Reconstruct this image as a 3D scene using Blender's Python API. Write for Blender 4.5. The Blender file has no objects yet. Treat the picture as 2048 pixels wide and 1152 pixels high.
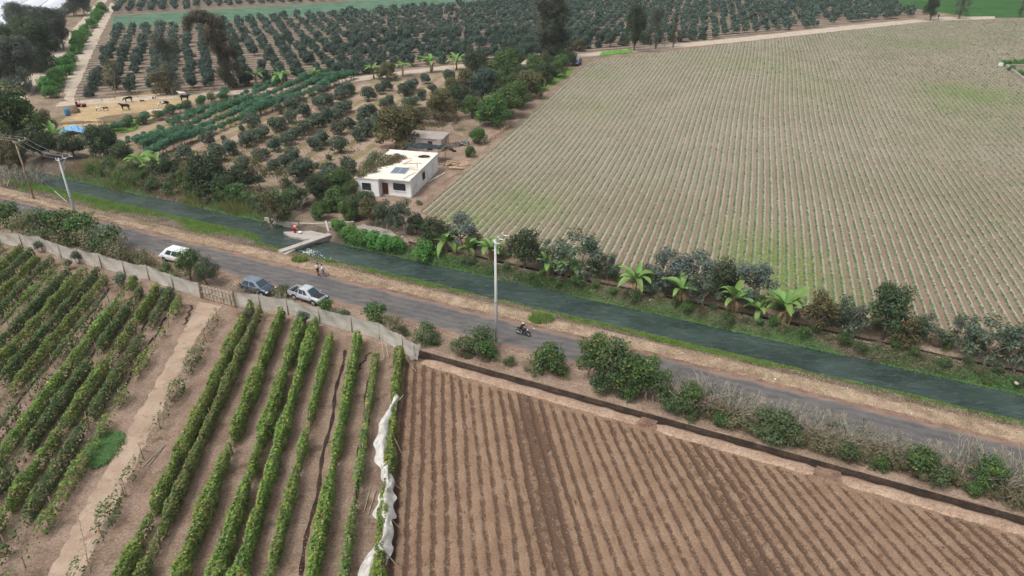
import bpy, bmesh, math, random
import numpy as np
from mathutils import Vector, Matrix

R = math.radians
SC = bpy.context.scene
COL = SC.collection
rng = np.random.default_rng(7)
random.seed(7)

# ------------------------------------------------------------------ camera, sky, sun, exposure
CAM_H = 44.0                      # drone height above the road
FPX = 1450.0                      # focal length in pixels of the 2048 px wide photograph
PITCH = math.atan(776.0 / 1450.0)  # looking down by about 28 degrees
cam_d = bpy.data.cameras.new('camera')
cam_d.sensor_width = 36.0
cam_d.lens = 36.0 * FPX / 2048.0
cam_d.clip_start = 0.5
cam_d.clip_end = 9000.0
cam = bpy.data.objects.new('camera', cam_d)
cam.location = (0, 0, CAM_H)
cam.rotation_euler = (math.pi / 2 - PITCH, 0, 0)
COL.objects.link(cam)
SC.camera = cam

SUN_EL, SUN_AZ = R(62), R(235)     # overcast: a broad weak sun, high, behind the left shoulder
wd = bpy.data.worlds.new('World')
SC.world = wd
wd.use_nodes = True
nt = wd.node_tree
sky = nt.nodes.new('ShaderNodeTexSky')
sky.sky_type = 'NISHITA'
sky.sun_disc = False
sky.sun_elevation = SUN_EL
sky.sun_rotation = SUN_AZ
sky.air_density = 1.0
sky.dust_density = 6.0
sky.ozone_density = 0.6
bg = nt.nodes['Background']
bg.inputs['Strength'].default_value = 0.13
# thin broken cloud all over the sky: brighter and greyer patches in every direction
tc = nt.nodes.new('ShaderNodeTexCoord')
cn = nt.nodes.new('ShaderNodeTexNoise'); cn.inputs['Scale'].default_value = 4.5; cn.inputs['Detail'].default_value = 5.0; cn.inputs['Roughness'].default_value = 0.55
cm = nt.nodes.new('ShaderNodeMapRange'); cm.inputs['From Min'].default_value = 0.42; cm.inputs['From Max'].default_value = 0.6
cx = nt.nodes.new('ShaderNodeMix'); cx.data_type = 'RGBA'
hs_ = nt.nodes.new('ShaderNodeHueSaturation'); hs_.inputs['Saturation'].default_value = 0.45
cl_ = nt.nodes.new('ShaderNodeHueSaturation'); cl_.inputs['Saturation'].default_value = 0.2; cl_.inputs['Value'].default_value = 2.3
nt.links.new(tc.outputs['Generated'], cn.inputs['Vector']); nt.links.new(cn.outputs['Fac'], cm.inputs['Value'])
nt.links.new(sky.outputs[0], hs_.inputs['Color']); nt.links.new(sky.outputs[0], cl_.inputs['Color'])
nt.links.new(cm.outputs[0], cx.inputs[0]); nt.links.new(hs_.outputs[0], cx.inputs[6]); nt.links.new(cl_.outputs[0], cx.inputs[7])
nt.links.new(cx.outputs[2], bg.inputs['Color'])

sd = bpy.data.lights.new('sun', 'SUN')
sd.energy = 1.5
sd.angle = R(15)
sd.color = (1.0, 0.985, 0.955)
sun = bpy.data.objects.new('sun', sd)
sun.rotation_euler = (math.pi / 2 - SUN_EL, 0, math.pi - SUN_AZ)
COL.objects.link(sun)

SC.view_settings.view_transform = 'Standard'
SC.view_settings.look = 'None'
SC.view_settings.exposure = -0.42
SC.view_settings.gamma = 1.0
SC.view_settings.use_curve_mapping = False
SC.cycles.max_bounces = 6
SC.cycles.diffuse_bounces = 3
SC.cycles.glossy_bounces = 3
SC.cycles.transmission_bounces = 4
SC.cycles.volume_bounces = 0
SC.cycles.use_denoising = True


# ------------------------------------------------------------------ survey: photograph pixel -> point of the place at height z
def P(px, py, z=0.0):
    a = (px - 1024.0) / FPX
    b = (576.0 - py) / FPX
    dy = math.cos(PITCH) + b * math.sin(PITCH)
    dz = -math.sin(PITCH) + b * math.cos(PITCH)
    t = (z - CAM_H) / dz
    return Vector((a * t, dy * t, z))


CA = R(25.5)                        # the road and the canal run along u, w is across them
EU = Vector((math.cos(CA), -math.sin(CA), 0))
EW = Vector((math.sin(CA), math.cos(CA), 0))


def UW(u, w, z=0.0):
    p = EU * u + EW * w
    return Vector((p.x, p.y, z))


def to_uw(p):
    return p[0] * EU.x + p[1] * EU.y, p[0] * EW.x + p[1] * EW.y


# ------------------------------------------------------------------ objects
def tag(o, label=None, cat=None, group=None, kind=None):
    if label: o['label'] = label
    if cat: o['category'] = cat
    if group: o['group'] = group
    if kind: o['kind'] = kind
    return o


def obj(name, mesh, parent=None):
    o = bpy.data.objects.new(name, mesh)
    COL.objects.link(o)
    if parent is not None:
        o.parent = parent
    return o


def thing(name, label, cat, loc=(0, 0, 0), rz=0.0, group=None, s=1.0):
    o = bpy.data.objects.new(name, None)
    o.empty_display_size = 0.3
    COL.objects.link(o)
    o.location = loc
    o.rotation_euler = (0, 0, rz)
    if s != 1.0:
        o.scale = (s, s, s) if isinstance(s, (int, float)) else s
    return tag(o, label, cat, group)


def np_mesh(name, v, f, mats, mi=None, smooth=False, attrs=None):
    """v (N,3), f (M,4) or (M,3) index array"""
    v = np.asarray(v, dtype=np.float32)
    f = np.asarray(f, dtype=np.int32)
    me = bpy.data.meshes.new(name)
    k = f.shape[1]
    me.vertices.add(len(v))
    me.vertices.foreach_set('co', v.ravel())
    me.loops.add(f.size)
    me.loops.foreach_set('vertex_index', f.ravel())
    me.polygons.add(len(f))
    me.polygons.foreach_set('loop_start', np.arange(0, f.size, k, dtype=np.int32))
    me.polygons.foreach_set('loop_total', np.full(len(f), k, dtype=np.int32))
    if mi is not None:
        me.polygons.foreach_set('material_index', np.asarray(mi, dtype=np.int32))
    me.polygons.foreach_set('use_smooth', np.full(len(f), bool(smooth)))
    for m in (mats if isinstance(mats, (list, tuple)) else [mats]):
        me.materials.append(m)
    if attrs:
        for an, av in attrs.items():
            a = me.attributes.new(an, 'FLOAT', 'POINT')
            a.data.foreach_set('value', np.asarray(av, dtype=np.float32).ravel())
    me.update(calc_edges=True)
    me.validate()
    return me


class MB:
    """collects simple solids into ONE mesh"""

    def __init__(s):
        s.v, s.f, s.m = [], [], []

    def add(s, vs, fs, mi=0, mat=None):
        b = len(s.v)
        for p in vs:
            p = Vector(p)
            if mat is not None: p = mat @ p
            s.v.append(p)
        for f in fs:
            s.f.append([b + i for i in f]); s.m.append(mi)
        return s

    def box(s, c, d, rz=0.0, mi=0, mat=None, taper=1.0):
        x, y, z = d[0] / 2, d[1] / 2, d[2] / 2
        vs = []
        for sz, t in ((-1, 1.0), (1, taper)):
            for sx, sy in ((-1, -1), (1, -1), (1, 1), (-1, 1)):
                px, py = sx * x * t, sy * y * t
                vs.append((c[0] + px * math.cos(rz) - py * math.sin(rz), c[1] + px * math.sin(rz) + py * math.cos(rz), c[2] + sz * z))
        return s.add(vs, [(3, 2, 1, 0), (4, 5, 6, 7), (0, 1, 5, 4), (1, 2, 6, 5), (2, 3, 7, 6), (3, 0, 4, 7)], mi, mat)

    def tube(s, pts, rad, n=6, mi=0, mat=None, cap=True):
        pts = [Vector(p) for p in pts]
        if isinstance(rad, (int, float)): rad = [rad] * len(pts)
        vs, fs = [], []
        for i, p in enumerate(pts):
            d = (pts[min(i + 1, len(pts) - 1)] - pts[max(i - 1, 0)])
            d = d.normalized() if d.length > 1e-6 else Vector((0, 0, 1))
            a = Vector((1, 0, 0)) if abs(d.x) < 0.8 else Vector((0, 1, 0))
            q = d.cross(a).normalized(); w = d.cross(q)
            for k in range(n):
                t = 2 * math.pi * k / n
                vs.append(p + (q * math.cos(t) + w * math.sin(t)) * rad[i])
        for i in range(len(pts) - 1):
            for k in range(n):
                fs.append((i * n + k, i * n + (k + 1) % n, (i + 1) * n + (k + 1) % n, (i + 1) * n + k))
        if cap:
            fs.append(tuple(range(n - 1, -1, -1)))
            fs.append(tuple((len(pts) - 1) * n + k for k in range(n)))
        return s.add(vs, fs, mi, mat)

    def ball(s, c, r, n=8, m=6, mi=0, mat=None, jit=0.0):
        r = (r, r, r) if isinstance(r, (int, float)) else r
        vs = [(c[0], c[1], c[2] - r[2])]
        for j in range(1, m):
            ph = -math.pi / 2 + math.pi * j / m
            for k in range(n):
                t = 2 * math.pi * k / n
                q = 1 + random.uniform(-jit, jit)
                vs.append((c[0] + r[0] * math.cos(ph) * math.cos(t) * q, c[1] + r[1] * math.cos(ph) * math.sin(t) * q, c[2] + r[2] * math.sin(ph) * q))
        vs.append((c[0], c[1], c[2] + r[2]))
        fs = []
        for k in range(n):
            fs.append((0, 1 + (k + 1) % n, 1 + k))
            fs.append((len(vs) - 1, 1 + (m - 2) * n + k, 1 + (m - 2) * n + (k + 1) % n))
        for j in range(m - 2):
            for k in range(n):
                fs.append((1 + j * n + k, 1 + j * n + (k + 1) % n, 1 + (j + 1) * n + (k + 1) % n, 1 + (j + 1) * n + k))
        return s.add(vs, fs, mi, mat)

    def grid(s, pts, mi=0, mat=None):
        """pts: rows of points"""
        nr, nc = len(pts), len(pts[0])
        vs = [p for r in pts for p in r]
        fs = [(i * nc + j, i * nc + j + 1, (i + 1) * nc + j + 1, (i + 1) * nc + j) for i in range(nr - 1) for j in range(nc - 1)]
        return s.add(vs, fs, mi, mat)

    def loft(s, rings, mi=0, mat=None, cap=True, closed=True):
        n = len(rings[0]); vs = [p for r in rings for p in r]; fs = []
        for i in range(len(rings) - 1):
            for k in range(n if closed else n - 1):
                fs.append((i * n + k, i * n + (k + 1) % n, (i + 1) * n + (k + 1) % n, (i + 1) * n + k))
        if cap:
            fs.append(tuple(range(n - 1, -1, -1))); fs.append(tuple((len(rings) - 1) * n + k for k in range(n)))
        return s.add(vs, fs, mi, mat)

    def mesh(s, name, mats, smooth=False):
        me = bpy.data.meshes.new(name)
        me.from_pydata([tuple(p) for p in s.v], [], s.f)
        for m in (mats if isinstance(mats, (list, tuple)) else [mats]): me.materials.append(m)
        me.polygons.foreach_set('material_index', s.m)
        me.polygons.foreach_set('use_smooth', [bool(smooth)] * len(s.f))
        me.update()
        return me

    def build(s, name, mats, parent=None, smooth=False):
        return obj(name, s.mesh(name, mats, smooth), parent)


# ------------------------------------------------------------------ materials
def hexlin(r, g, b):
    f = lambda c: (c / 255 / 12.92) if c <= 10 else ((c / 255 + 0.055) / 1.055) ** 2.4
    return (f(r), f(g), f(b), 1.0)


class NM:
    def __init__(s, name, rough=0.9, spec=0.2):
        s.m = bpy.data.materials.new(name); s.m.use_nodes = True
        s.t = s.m.node_tree; s.n = s.t.nodes; s.l = s.t.links
        s.b = s.n['Principled BSDF']
        s.b.inputs['Roughness'].default_value = rough
        s.b.inputs['Specular IOR Level'].default_value = spec

    def node(s, typ, **kw):
        n = s.n.new(typ)
        for k, v in kw.items(): setattr(n, k, v)
        return n

    def pos(s, rot=None, scale=(1, 1, 1), which='Position'):
        if which == 'Object':
            o = s.node('ShaderNodeTexCoord').outputs['Object']
        else:
            o = s.node('ShaderNodeNewGeometry').outputs['Position']
        if rot is None and scale == (1, 1, 1): return o
        mp = s.node('ShaderNodeMapping')
        mp.inputs['Scale'].default_value = scale
        mp.inputs['Rotation'].default_value = (0, 0, rot or 0)
        s.l.new(o, mp.inputs['Vector'])
        return mp.outputs[0]

    def noise(s, vec, scale, detail=4, rough=0.6, dist=0.0):
        n = s.node('ShaderNodeTexNoise')
        n.inputs['Scale'].default_value = scale; n.inputs['Detail'].default_value = detail
        n.inputs['Roughness'].default_value = rough; n.inputs['Distortion'].default_value = dist
        s.l.new(vec, n.inputs['Vector'])
        return n.outputs['Fac']

    def ramp(s, fac, lo, hi):
        n = s.node('ShaderNodeMapRange'); n.interpolation_type = 'SMOOTHSTEP'
        n.inputs['From Min'].default_value = lo; n.inputs['From Max'].default_value = hi
        s.l.new(fac, n.inputs['Value'])
        return n.outputs[0]

    def mix(s, fac, a, b):
        n = s.node('ShaderNodeMix'); n.data_type = 'RGBA'
        for sock, val in ((n.inputs[6], a), (n.inputs[7], b)):
            if isinstance(val, tuple): sock.default_value = val if len(val) == 4 else (*val, 1)
            else: s.l.new(val, sock)
        if isinstance(fac, (int, float)): n.inputs[0].default_value = fac
        else: s.l.new(fac, n.inputs[0])
        return n.outputs[2]

    def mul(s, a, b, op='MULTIPLY'):
        n = s.node('ShaderNodeMath', operation=op)
        for i, v in enumerate((a, b)):
            if isinstance(v, (int, float)): n.inputs[i].default_value = v
            else: s.l.new(v, n.inputs[i])
        return n.outputs[0]

    def attr(s, name):
        return s.node('ShaderNodeAttribute', attribute_name=name).outputs['Fac']

    def color(s, c):
        if isinstance(c, tuple): s.b.inputs['Base Color'].default_value = c
        else: s.l.new(c, s.b.inputs['Base Color'])

    def bump(s, h, strength=0.4, dist=0.05):
        n = s.node('ShaderNodeBump')
        n.inputs['Strength'].default_value = strength; n.inputs['Distance'].default_value = dist
        s.l.new(h, n.inputs['Height']); s.l.new(n.outputs[0], s.b.inputs['Normal'])


def soil(name, c1, c2, c3=None, scale=0.25, fine=6.0, bump=0.5, t3=(0.56, 0.66), s3=0.12, con=0.52):
    k = NM(name, 0.95, 0.1)
    p = k.pos()
    c = k.mix(k.ramp(k.noise(p, scale, 6, 0.65), 0.35, 0.65), hexlin(*c1), hexlin(*c2))
    if c3: c = k.mix(k.mul(k.ramp(k.noise(p, s3, 7, 0.7), *t3), 0.85), c, hexlin(*c3))
    f = k.noise(p, fine, 5, 0.7)
    d = k.node('ShaderNodeHueSaturation')
    k.l.new(c, d.inputs['Color'])
    k.l.new(k.mul(k.mul(k.ramp(f, 0.32, 0.68), con), 0.84 - con / 2, 'ADD'), d.inputs['Value'])
    k.color(d.outputs[0])
    k.bump(f, bump, 0.08)
    return k.m


def plain(name, c, rough=0.6, spec=0.3, metal=0.0, var=0.0, vs=3.0):
    k = NM(name, rough, spec)
    k.b.inputs['Metallic'].default_value = metal
    if var:
        n = k.noise(k.pos(which='Object'), vs, 5, 0.65)
        a = hexlin(*[max(0, x * (1 - var)) for x in c]); b = hexlin(*[min(255, x * (1 + var * 0.6)) for x in c])
        k.color(k.mix(k.ramp(n, 0.3, 0.7), a, b))
        k.bump(n, 0.15, 0.02)
    else:
        k.color(hexlin(*c))
    return k.m


def foliage(name, c1, c2, c3=None, p3=0.08, rough=0.55, clump=0.7, gain=.98):
    """c1 dark leaf, c2 light leaf, c3 old leaf; leaf by leaf and clump by clump"""
    k = NM(name, rough, 0.25)
    g = k.node('ShaderNodeNewGeometry')
    isl = g.outputs['Random Per Island']
    n = k.noise(k.pos(which='Object'), clump, 3, 0.5)
    oi = k.node('ShaderNodeObjectInfo').outputs['Random']
    f = k.mul(k.mul(isl, 0.55), k.mul(k.ramp(n, 0.3, 0.7), 0.45), 'ADD')
    c = k.mix(f, hexlin(*c1), hexlin(*c2))
    if c3:
        c = k.mix(k.ramp(k.mul(k.mul(isl, 7.13), 1.0, 'MODULO'), 1 - p3 - 0.01, 1 - p3 + 0.01), c, hexlin(*c3))
    h = k.node('ShaderNodeHueSaturation')
    k.l.new(c, h.inputs['Color'])
    k.l.new(k.mul(k.mul(oi, 0.35), gain, 'ADD'), h.inputs['Value'])
    k.l.new(k.mul(k.mul(oi, 0.03), 0.485, 'ADD'), h.inputs['Hue'])
    k.color(h.outputs[0])
    tr = k.node('ShaderNodeBsdfTranslucent')
    k.l.new(h.outputs[0], tr.inputs['Color'])
    mx = k.node('ShaderNodeMixShader'); mx.inputs[0].default_value = 0.25
    out = k.n['Material Output']
    k.l.new(k.b.outputs[0], mx.inputs[1]); k.l.new(tr.outputs[0], mx.inputs[2]); k.l.new(mx.outputs[0], out.inputs[0])
    return k.m


M = {}
M['ground'] = soil('ground_soil', (134, 117, 100), (164, 146, 126), (118, 112, 80), 0.2, 4.0)
M['verge'] = soil('verge_straw', (166, 145, 122), (192, 171, 146), (138, 116, 98), 0.8, 7.0, 0.8, (0.48, 0.64), 0.5)
M['vine_soil'] = soil('vineyard_soil', (138, 117, 101), (162, 140, 123), (106, 90, 72), 0.35, 5.0, 0.6, (0.54, 0.66), 0.3)
M['track'] = soil('track_dirt', (174, 151, 131), (192, 170, 150), (152, 130, 111), 0.3, 9.0, 0.15, (0.5, 0.65), 0.8, 0.22)
M['lane'] = soil('lane_dirt', (190, 174, 155), (208, 194, 176), (164, 146, 128), 0.5, 3.0, 0.3)
M['pen'] = soil('pen_straw', (182, 156, 118), (200, 176, 138), (150, 128, 104), 0.25, 4.0, 0.4)
M['yard'] = soil('yard_dirt', (144, 122, 106), (170, 148, 130), (124, 104, 88), 0.3, 4.0, 0.4)
M['bank'] = soil('bank_soil', (98, 88, 77), (128, 115, 102), (74, 76, 54), 0.5, 5.0, 0.8)
M['mud'] = soil('wet_mud', (54, 44, 38), (80, 66, 56), (42, 36, 32), 0.8, 5.0, 0.5)
M['berm'] = soil('berm_soil', (164, 138, 118), (184, 159, 138), (138, 114, 94), 0.5, 5.0, 0.4)
M['pale_mud'] = soil('pale_dry_mud', (168, 158, 150), (186, 176, 166), (146, 132, 118), 0.4, 5.0, 0.3)
M['strip_green'] = soil('green_strip', (84, 116, 92), (108, 136, 112), (74, 104, 72), 0.15, 1.2, 0.6)
M['far_green'] = soil('far_green_field', (52, 92, 44), (70, 112, 58), (40, 78, 40), 0.1, 1.0, 0.6)


def striped_soil(name, c1, c2, cs, period, ang, width=0.35, grass=None):
    """soil with damp irrigation lines at a fixed spacing, running along ang"""
    k = NM(name, 0.95, 0.1)
    p = k.pos()
    c = k.mix(k.ramp(k.noise(p, 0.22, 6, 0.65), 0.35, 0.65), hexlin(*c1), hexlin(*c2))
    if grass: c = k.mix(k.mul(k.ramp(k.noise(p, 0.11, 7, 0.72), 0.50, 0.64), 0.7), c, hexlin(*grass))
    q = k.pos(rot=-ang)
    sp = k.node('ShaderNodeSeparateXYZ'); k.l.new(q, sp.inputs[0])
    wob = k.mul(k.mul(k.noise(p, 0.35, 3), 0.5, 'SUBTRACT'), 0.5)
    ph = k.mul(k.mul(k.mul(sp.outputs[1], wob, 'ADD'), 1.0 / period), 1.0, 'FLOORED_MODULO')
    d = k.mul(k.mul(k.mul(ph, 0.5, 'SUBTRACT'), 1.0, 'MULTIPLY'), 0.0, 'ADD')
    ab = k.mul(k.node('ShaderNodeMath', operation='ABSOLUTE').outputs[0], 1.0)
    an = [n for n in k.n if n.type == 'MATH' and n.operation == 'ABSOLUTE'][0]
    k.l.new(d, an.inputs[0])
    st = k.ramp(ab, 0.5 - width, 0.5 - width * 0.35)
    c = k.mix(k.mul(st, k.ramp(k.noise(p, 0.5, 4), 0.25, 0.55)), c, hexlin(*cs))
    f = k.noise(p, 4.0, 5, 0.7)
    h = k.node('ShaderNodeHueSaturation'); k.l.new(c, h.inputs['Color'])
    k.l.new(k.mul(k.mul(k.ramp(f, 0.32, 0.68), 0.5), 0.6, 'ADD'), h.inputs['Value'])
    k.color(h.outputs[0]); k.bump(f, 0.4, 0.08)
    return k.m


M['orchard_soil'] = striped_soil('orchard_soil', (140, 124, 109), (162, 145, 129), (98, 88, 76), 3.8, R(22), 0.3, (150, 140, 116))
M['young_soil'] = striped_soil('young_orchard_soil', (162, 138, 122), (184, 160, 144), (138, 128, 92), 4.6, R(75), 0.3, (164, 152, 108))

k = NM('asphalt', 0.85, 0.25)
p = k.pos(rot=CA)
st = k.pos(rot=CA, scale=(0.06, 1.0, 1.0))
c = k.mix(k.ramp(k.noise(p, 0.5, 6, 0.7), 0.3, 0.7), hexlin(92, 90, 88), hexlin(110, 108, 105))
c = k.mix(k.mul(k.ramp(k.noise(st, 1.3, 5, 0.6), 0.5, 0.72), 0.55), c, hexlin(138, 126, 118))
c = k.mix(k.mul(k.ramp(k.noise(p, 0.16, 5, 0.6), 0.55, 0.7), 0.5), c, hexlin(76, 73, 77))
sx = k.node('ShaderNodeSeparateXYZ'); k.l.new(k.pos(rot=CA), sx.inputs[0])
for w0, hw, cc, am in ((62.7, .28, (74, 70, 76), .55), (63.6, .3, (74, 70, 76), .45), (64.7, .28, (76, 71, 77), .5), (65.6, .28, (74, 70, 76), .5), (61.5, .45, (150, 124, 108), .8), (66.5, .5, (150, 124, 108), .8)):
    dd = k.node('ShaderNodeMath', operation='ABSOLUTE'); k.l.new(k.mul(k.mul(sx.outputs[1], w0, 'SUBTRACT'), k.mul(k.mul(k.noise(p, .35, 4, .6), .5, 'SUBTRACT'), 1.6), 'ADD'), dd.inputs[0])
    c = k.mix(k.mul(k.mul(k.ramp(dd.outputs[0], hw * 1.6, hw * .2), am), k.ramp(k.noise(st, 1.1, 5, .65), .3, .62)), c, hexlin(*cc))
f = k.noise(p, 9.0, 4, 0.8)
h = k.node('ShaderNodeHueSaturation'); k.l.new(c, h.inputs['Color']); k.l.new(k.mul(k.mul(f, 0.7), 0.65, 'ADD'), h.inputs['Value'])
k.color(h.outputs[0]); k.bump(f, 0.3, 0.02)
M['asphalt'] = k.m

k = NM('canal_water', 0.05, 0.75)
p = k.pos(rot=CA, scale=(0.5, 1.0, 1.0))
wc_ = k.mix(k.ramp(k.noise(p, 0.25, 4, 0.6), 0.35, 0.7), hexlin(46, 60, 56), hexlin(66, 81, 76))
wc_ = k.mix(k.mul(k.ramp(k.noise(k.pos(rot=CA, scale=(.55, 1.3, 1)), 1.5, 6, .72, .6), .5, .72), .45), wc_, hexlin(104, 118, 116))  # paler stretched streaks painted into the colour, imitating sky-lit ripples
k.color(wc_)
k.b.inputs['IOR'].default_value = 1.42
hh = k.mul(k.noise(p, 1.3, 5, 0.62, 0.8), k.mul(k.noise(p, 0.35, 3, 0.5), 1.4), 'ADD')
k.bump(hh, 1.0, 0.3)
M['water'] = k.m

k = NM('foam', 0.7, 0.3); k.color(hexlin(225, 232, 232)); M['foam'] = k.m


# ------------------------------------------------------------------ terrain: one sheet to the horizon, with the canal and both ditches cut into it
def sstep(x, a, b):
    t = np.clip((np.asarray(x, dtype=float) - a) / (b - a), 0, 1)
    return t * t * (3 - 2 * t)


_ph = rng.uniform(0, 6.28, (8, 2))
_dr = rng.uniform(0, 6.28, 8)


def wob(x, y, s=1.0):
    """cheap smooth pseudo noise, about -1..1"""
    x = np.asarray(x, float); y = np.asarray(y, float)
    r = 0
    for i in range(8):
        f = s * (0.35 + 0.33 * i)
        r = r + np.sin((x * math.cos(_dr[i]) + y * math.sin(_dr[i])) * f + _ph[i, 0]) * (1.0 / (1 + 0.35 * i))
    return r / 3.4


PW_D = [60, 70.0, 70.8, 71.3, 72.0, 73, 75.4, 76.3, 77.0, 77.6, 78.1, 78.7, 79.0, 79.3, 80.7, 81.1, 82.2, 84]
PZ_D = [0, 0, -0.12, -0.45, -1.4, -2.2, -2.2, -1.4, -0.5, 0.2, 0.55, 0.55, 0.3, -0.45, -0.45, 0.2, 0.08, 0]
PW_U = [60, 71.0, 72.4, 73.4, 74.2, 75, 76.6, 77.4, 78.0, 78.8, 79.8, 81, 83, 85, 88, 90, 94, 96]
PZ_U = [0, 0, -0.05, -0.25, -1.2, -1.9, -1.9, -1.1, -0.2, 0.45, 0.95, 1.1, 0.9, 0.6, 0.3, 0.2, 0.05, 0]


def ground_z(u, w):
    u = np.asarray(u, float); w = np.asarray(w, float)
    d = np.interp(w, PW_D, PZ_D); q = np.interp(w, PW_U, PZ_U)
    t = sstep(u, -77.0, -73.0)
    z = q * (1 - t) + d * t
    z = z + np.interp(w, [79.0, 79.3, 80.7, 81.1], [0, .72, .72, 0]) * (1 - sstep(u, -57.5, -54.5)) * t
    # irrigation ditch above the brown field
    dt = np.interp(w, [55.45, 55.8, 56.25, 56.6], [0, -0.4, -0.4, 0]) * sstep(u, -42, -39.5)
    z = z + dt
    on = ((w > 69.8) & (w < 84)).astype(float)
    z = z + on * 0.10 * wob(u * 1.0, w * 1.6, 1.6)
    return z


def gz(p):
    u, w = to_uw(p)
    return float(ground_z(u, w))


us = np.concatenate([-np.geomspace(3800, 146, 14), np.arange(-140, 62, 0.55), np.geomspace(66, 3800, 14)])
ws = np.concatenate([-np.geomspace(900, 10, 8), np.arange(0, 55, 11.0), [55.2, 55.45, 55.62, 55.8, 56.25, 56.45, 56.6, 57.2], np.arange(60, 69, 3.0),
                     np.arange(69.2, 84.3, 0.3), [86, 88, 90, 94, 97, 104, 115], np.geomspace(130, 4200, 16)])
UU, WW = np.meshgrid(us, ws, indexing='ij')
ZZ = ground_z(UU, WW)
GX = UU * EU.x + WW * EW.x; GY = UU * EU.y + WW * EW.y
nu, nw = UU.shape
idx = np.arange(nu * nw).reshape(nu, nw)
fq = np.stack([idx[:-1, :-1], idx[1:, :-1], idx[1:, 1:], idx[:-1, 1:]], -1).reshape(-1, 4)
wm = (WW[:-1, :-1] + WW[1:, 1:]) / 2; um = (UU[:-1, :-1] + UU[1:, 1:]) / 2
mi = np.zeros(wm.shape, int)
mi[(wm > 69.6) & (wm < 79.0)] = 1
mi[(um < -75) & (wm > 69.6) & (wm < 88)] = 1
mi[(wm > 79.0) & (wm < 80.9) & (um > -55.5)] = 2
mi[(wm > 55.3) & (wm < 56.7) & (um > -41)] = 2
tag(obj('ground', np_mesh('ground', np.stack([GX, GY, ZZ], -1).reshape(-1, 3), fq, [M['ground'], M['bank'], M['mud']], mi.ravel(), True)), kind='structure')


def strip(name, u0, u1, lo, hi, z, mat, du=0.6, jit=0.15, seed=0, kind='structure', cols=3):
    n = int((u1 - u0) / du) + 1
    u = np.linspace(u0, u1, n)
    lo_ = (lo(u) if callable(lo) else np.full(n, lo)) + jit * wob(u + seed * 31, u * 0 + seed, 2.2) + jit * 0.5 * rng.uniform(-1, 1, n)
    hi_ = (hi(u) if callable(hi) else np.full(n, hi)) + jit * wob(u - seed * 17, u * 0 + 9 + seed, 2.4) + jit * 0.5 * rng.uniform(-1, 1, n)
    w = np.stack([lo_ + (hi_ - lo_) * i / (cols - 1) for i in range(cols)], 1)
    U2 = np.repeat(u[:, None], cols, 1)
    v = np.stack([U2 * EU.x + w * EW.x, U2 * EU.y + w * EW.y, np.full_like(w, z)], -1).reshape(-1, 3)
    i2 = np.arange(n * cols).reshape(n, cols)
    f = np.stack([i2[:-1, :-1], i2[1:, :-1], i2[1:, 1:], i2[:-1, 1:]], -1).reshape(-1, 4)
    return tag(obj(name, np_mesh(name, v, f, mat)), kind=kind)


def sheet(name, pts, z, mat, jit=0.4, step=2.0, kind='structure'):
    """flat patch of ground with an uneven edge"""
    out = []
    for i, a in enumerate(pts):
        b = pts[(i + 1) % len(pts)]
        a = Vector((a[0], a[1], 0)); b = Vector((b[0], b[1], 0))
        L = (b - a).length; n = max(1, min(60, int(L / step)))
        nrm = Vector((-(b - a).y, (b - a).x, 0)).normalized()
        for k in range(n):
            q = a.lerp(b, k / n) + (nrm * random.uniform(-jit, jit) if k else Vector((0, 0, 0)))
            out.append((q.x, q.y, z))
    me = bpy.data.meshes.new(name)
    me.from_pydata(out, [], [list(range(len(out)))])
    me.materials.append(mat)
    me.update()
    return tag(obj(name, me), kind=kind)


strip('verge', -140, 60, 65.9, lambda u: np.interp(u, [-140, -100, -80, 60], [68.4, 68.2, 69.0, 69.2]), 0.018, M['verge'], jit=0.25, seed=1)
strip('roadside', -140, 60, lambda u: np.where(u > -40, 56.75, 55.8), 62.0, 0.014, M['yard'], jit=0.1, seed=2)
strip('road_shoulder', -140, 60, 65.8, 67.15, 0.027, soil('shoulder_dirt', (132, 104, 90), (160, 130, 112), (112, 90, 80), .6, 6.0, .6), jit=0.28, seed=5)
strip('road_shoulder', -140, 60, 60.9, 62.2, 0.026, soil('shoulder_dirt_near', (140, 110, 95), (166, 138, 122), (120, 98, 86), .6, 6.0, .6), jit=0.25, seed=6)
strip('road', -200, 90, 61.45, 66.55, 0.036, M['asphalt'], jit=0.22, seed=3, cols=5)

# water of the canal, two levels either side of the weir
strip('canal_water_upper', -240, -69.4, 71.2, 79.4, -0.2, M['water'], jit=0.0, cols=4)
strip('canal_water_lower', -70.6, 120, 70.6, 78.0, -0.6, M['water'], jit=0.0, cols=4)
# the ditch by the brown field still holds a little water here and there
k = NM('ditch_water', 0.1, 0.5); k.color(hexlin(58, 48, 42)); M['ditch_water'] = k.m
strip('ditch_water', -38.6, 70, 55.7, 56.4, -0.31, M['ditch_water'], jit=0.06, seed=8)
strip('ditch_water', -55, 90, 79.3, 80.7, -0.38, M['ditch_water'], jit=0.05, seed=9)

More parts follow.
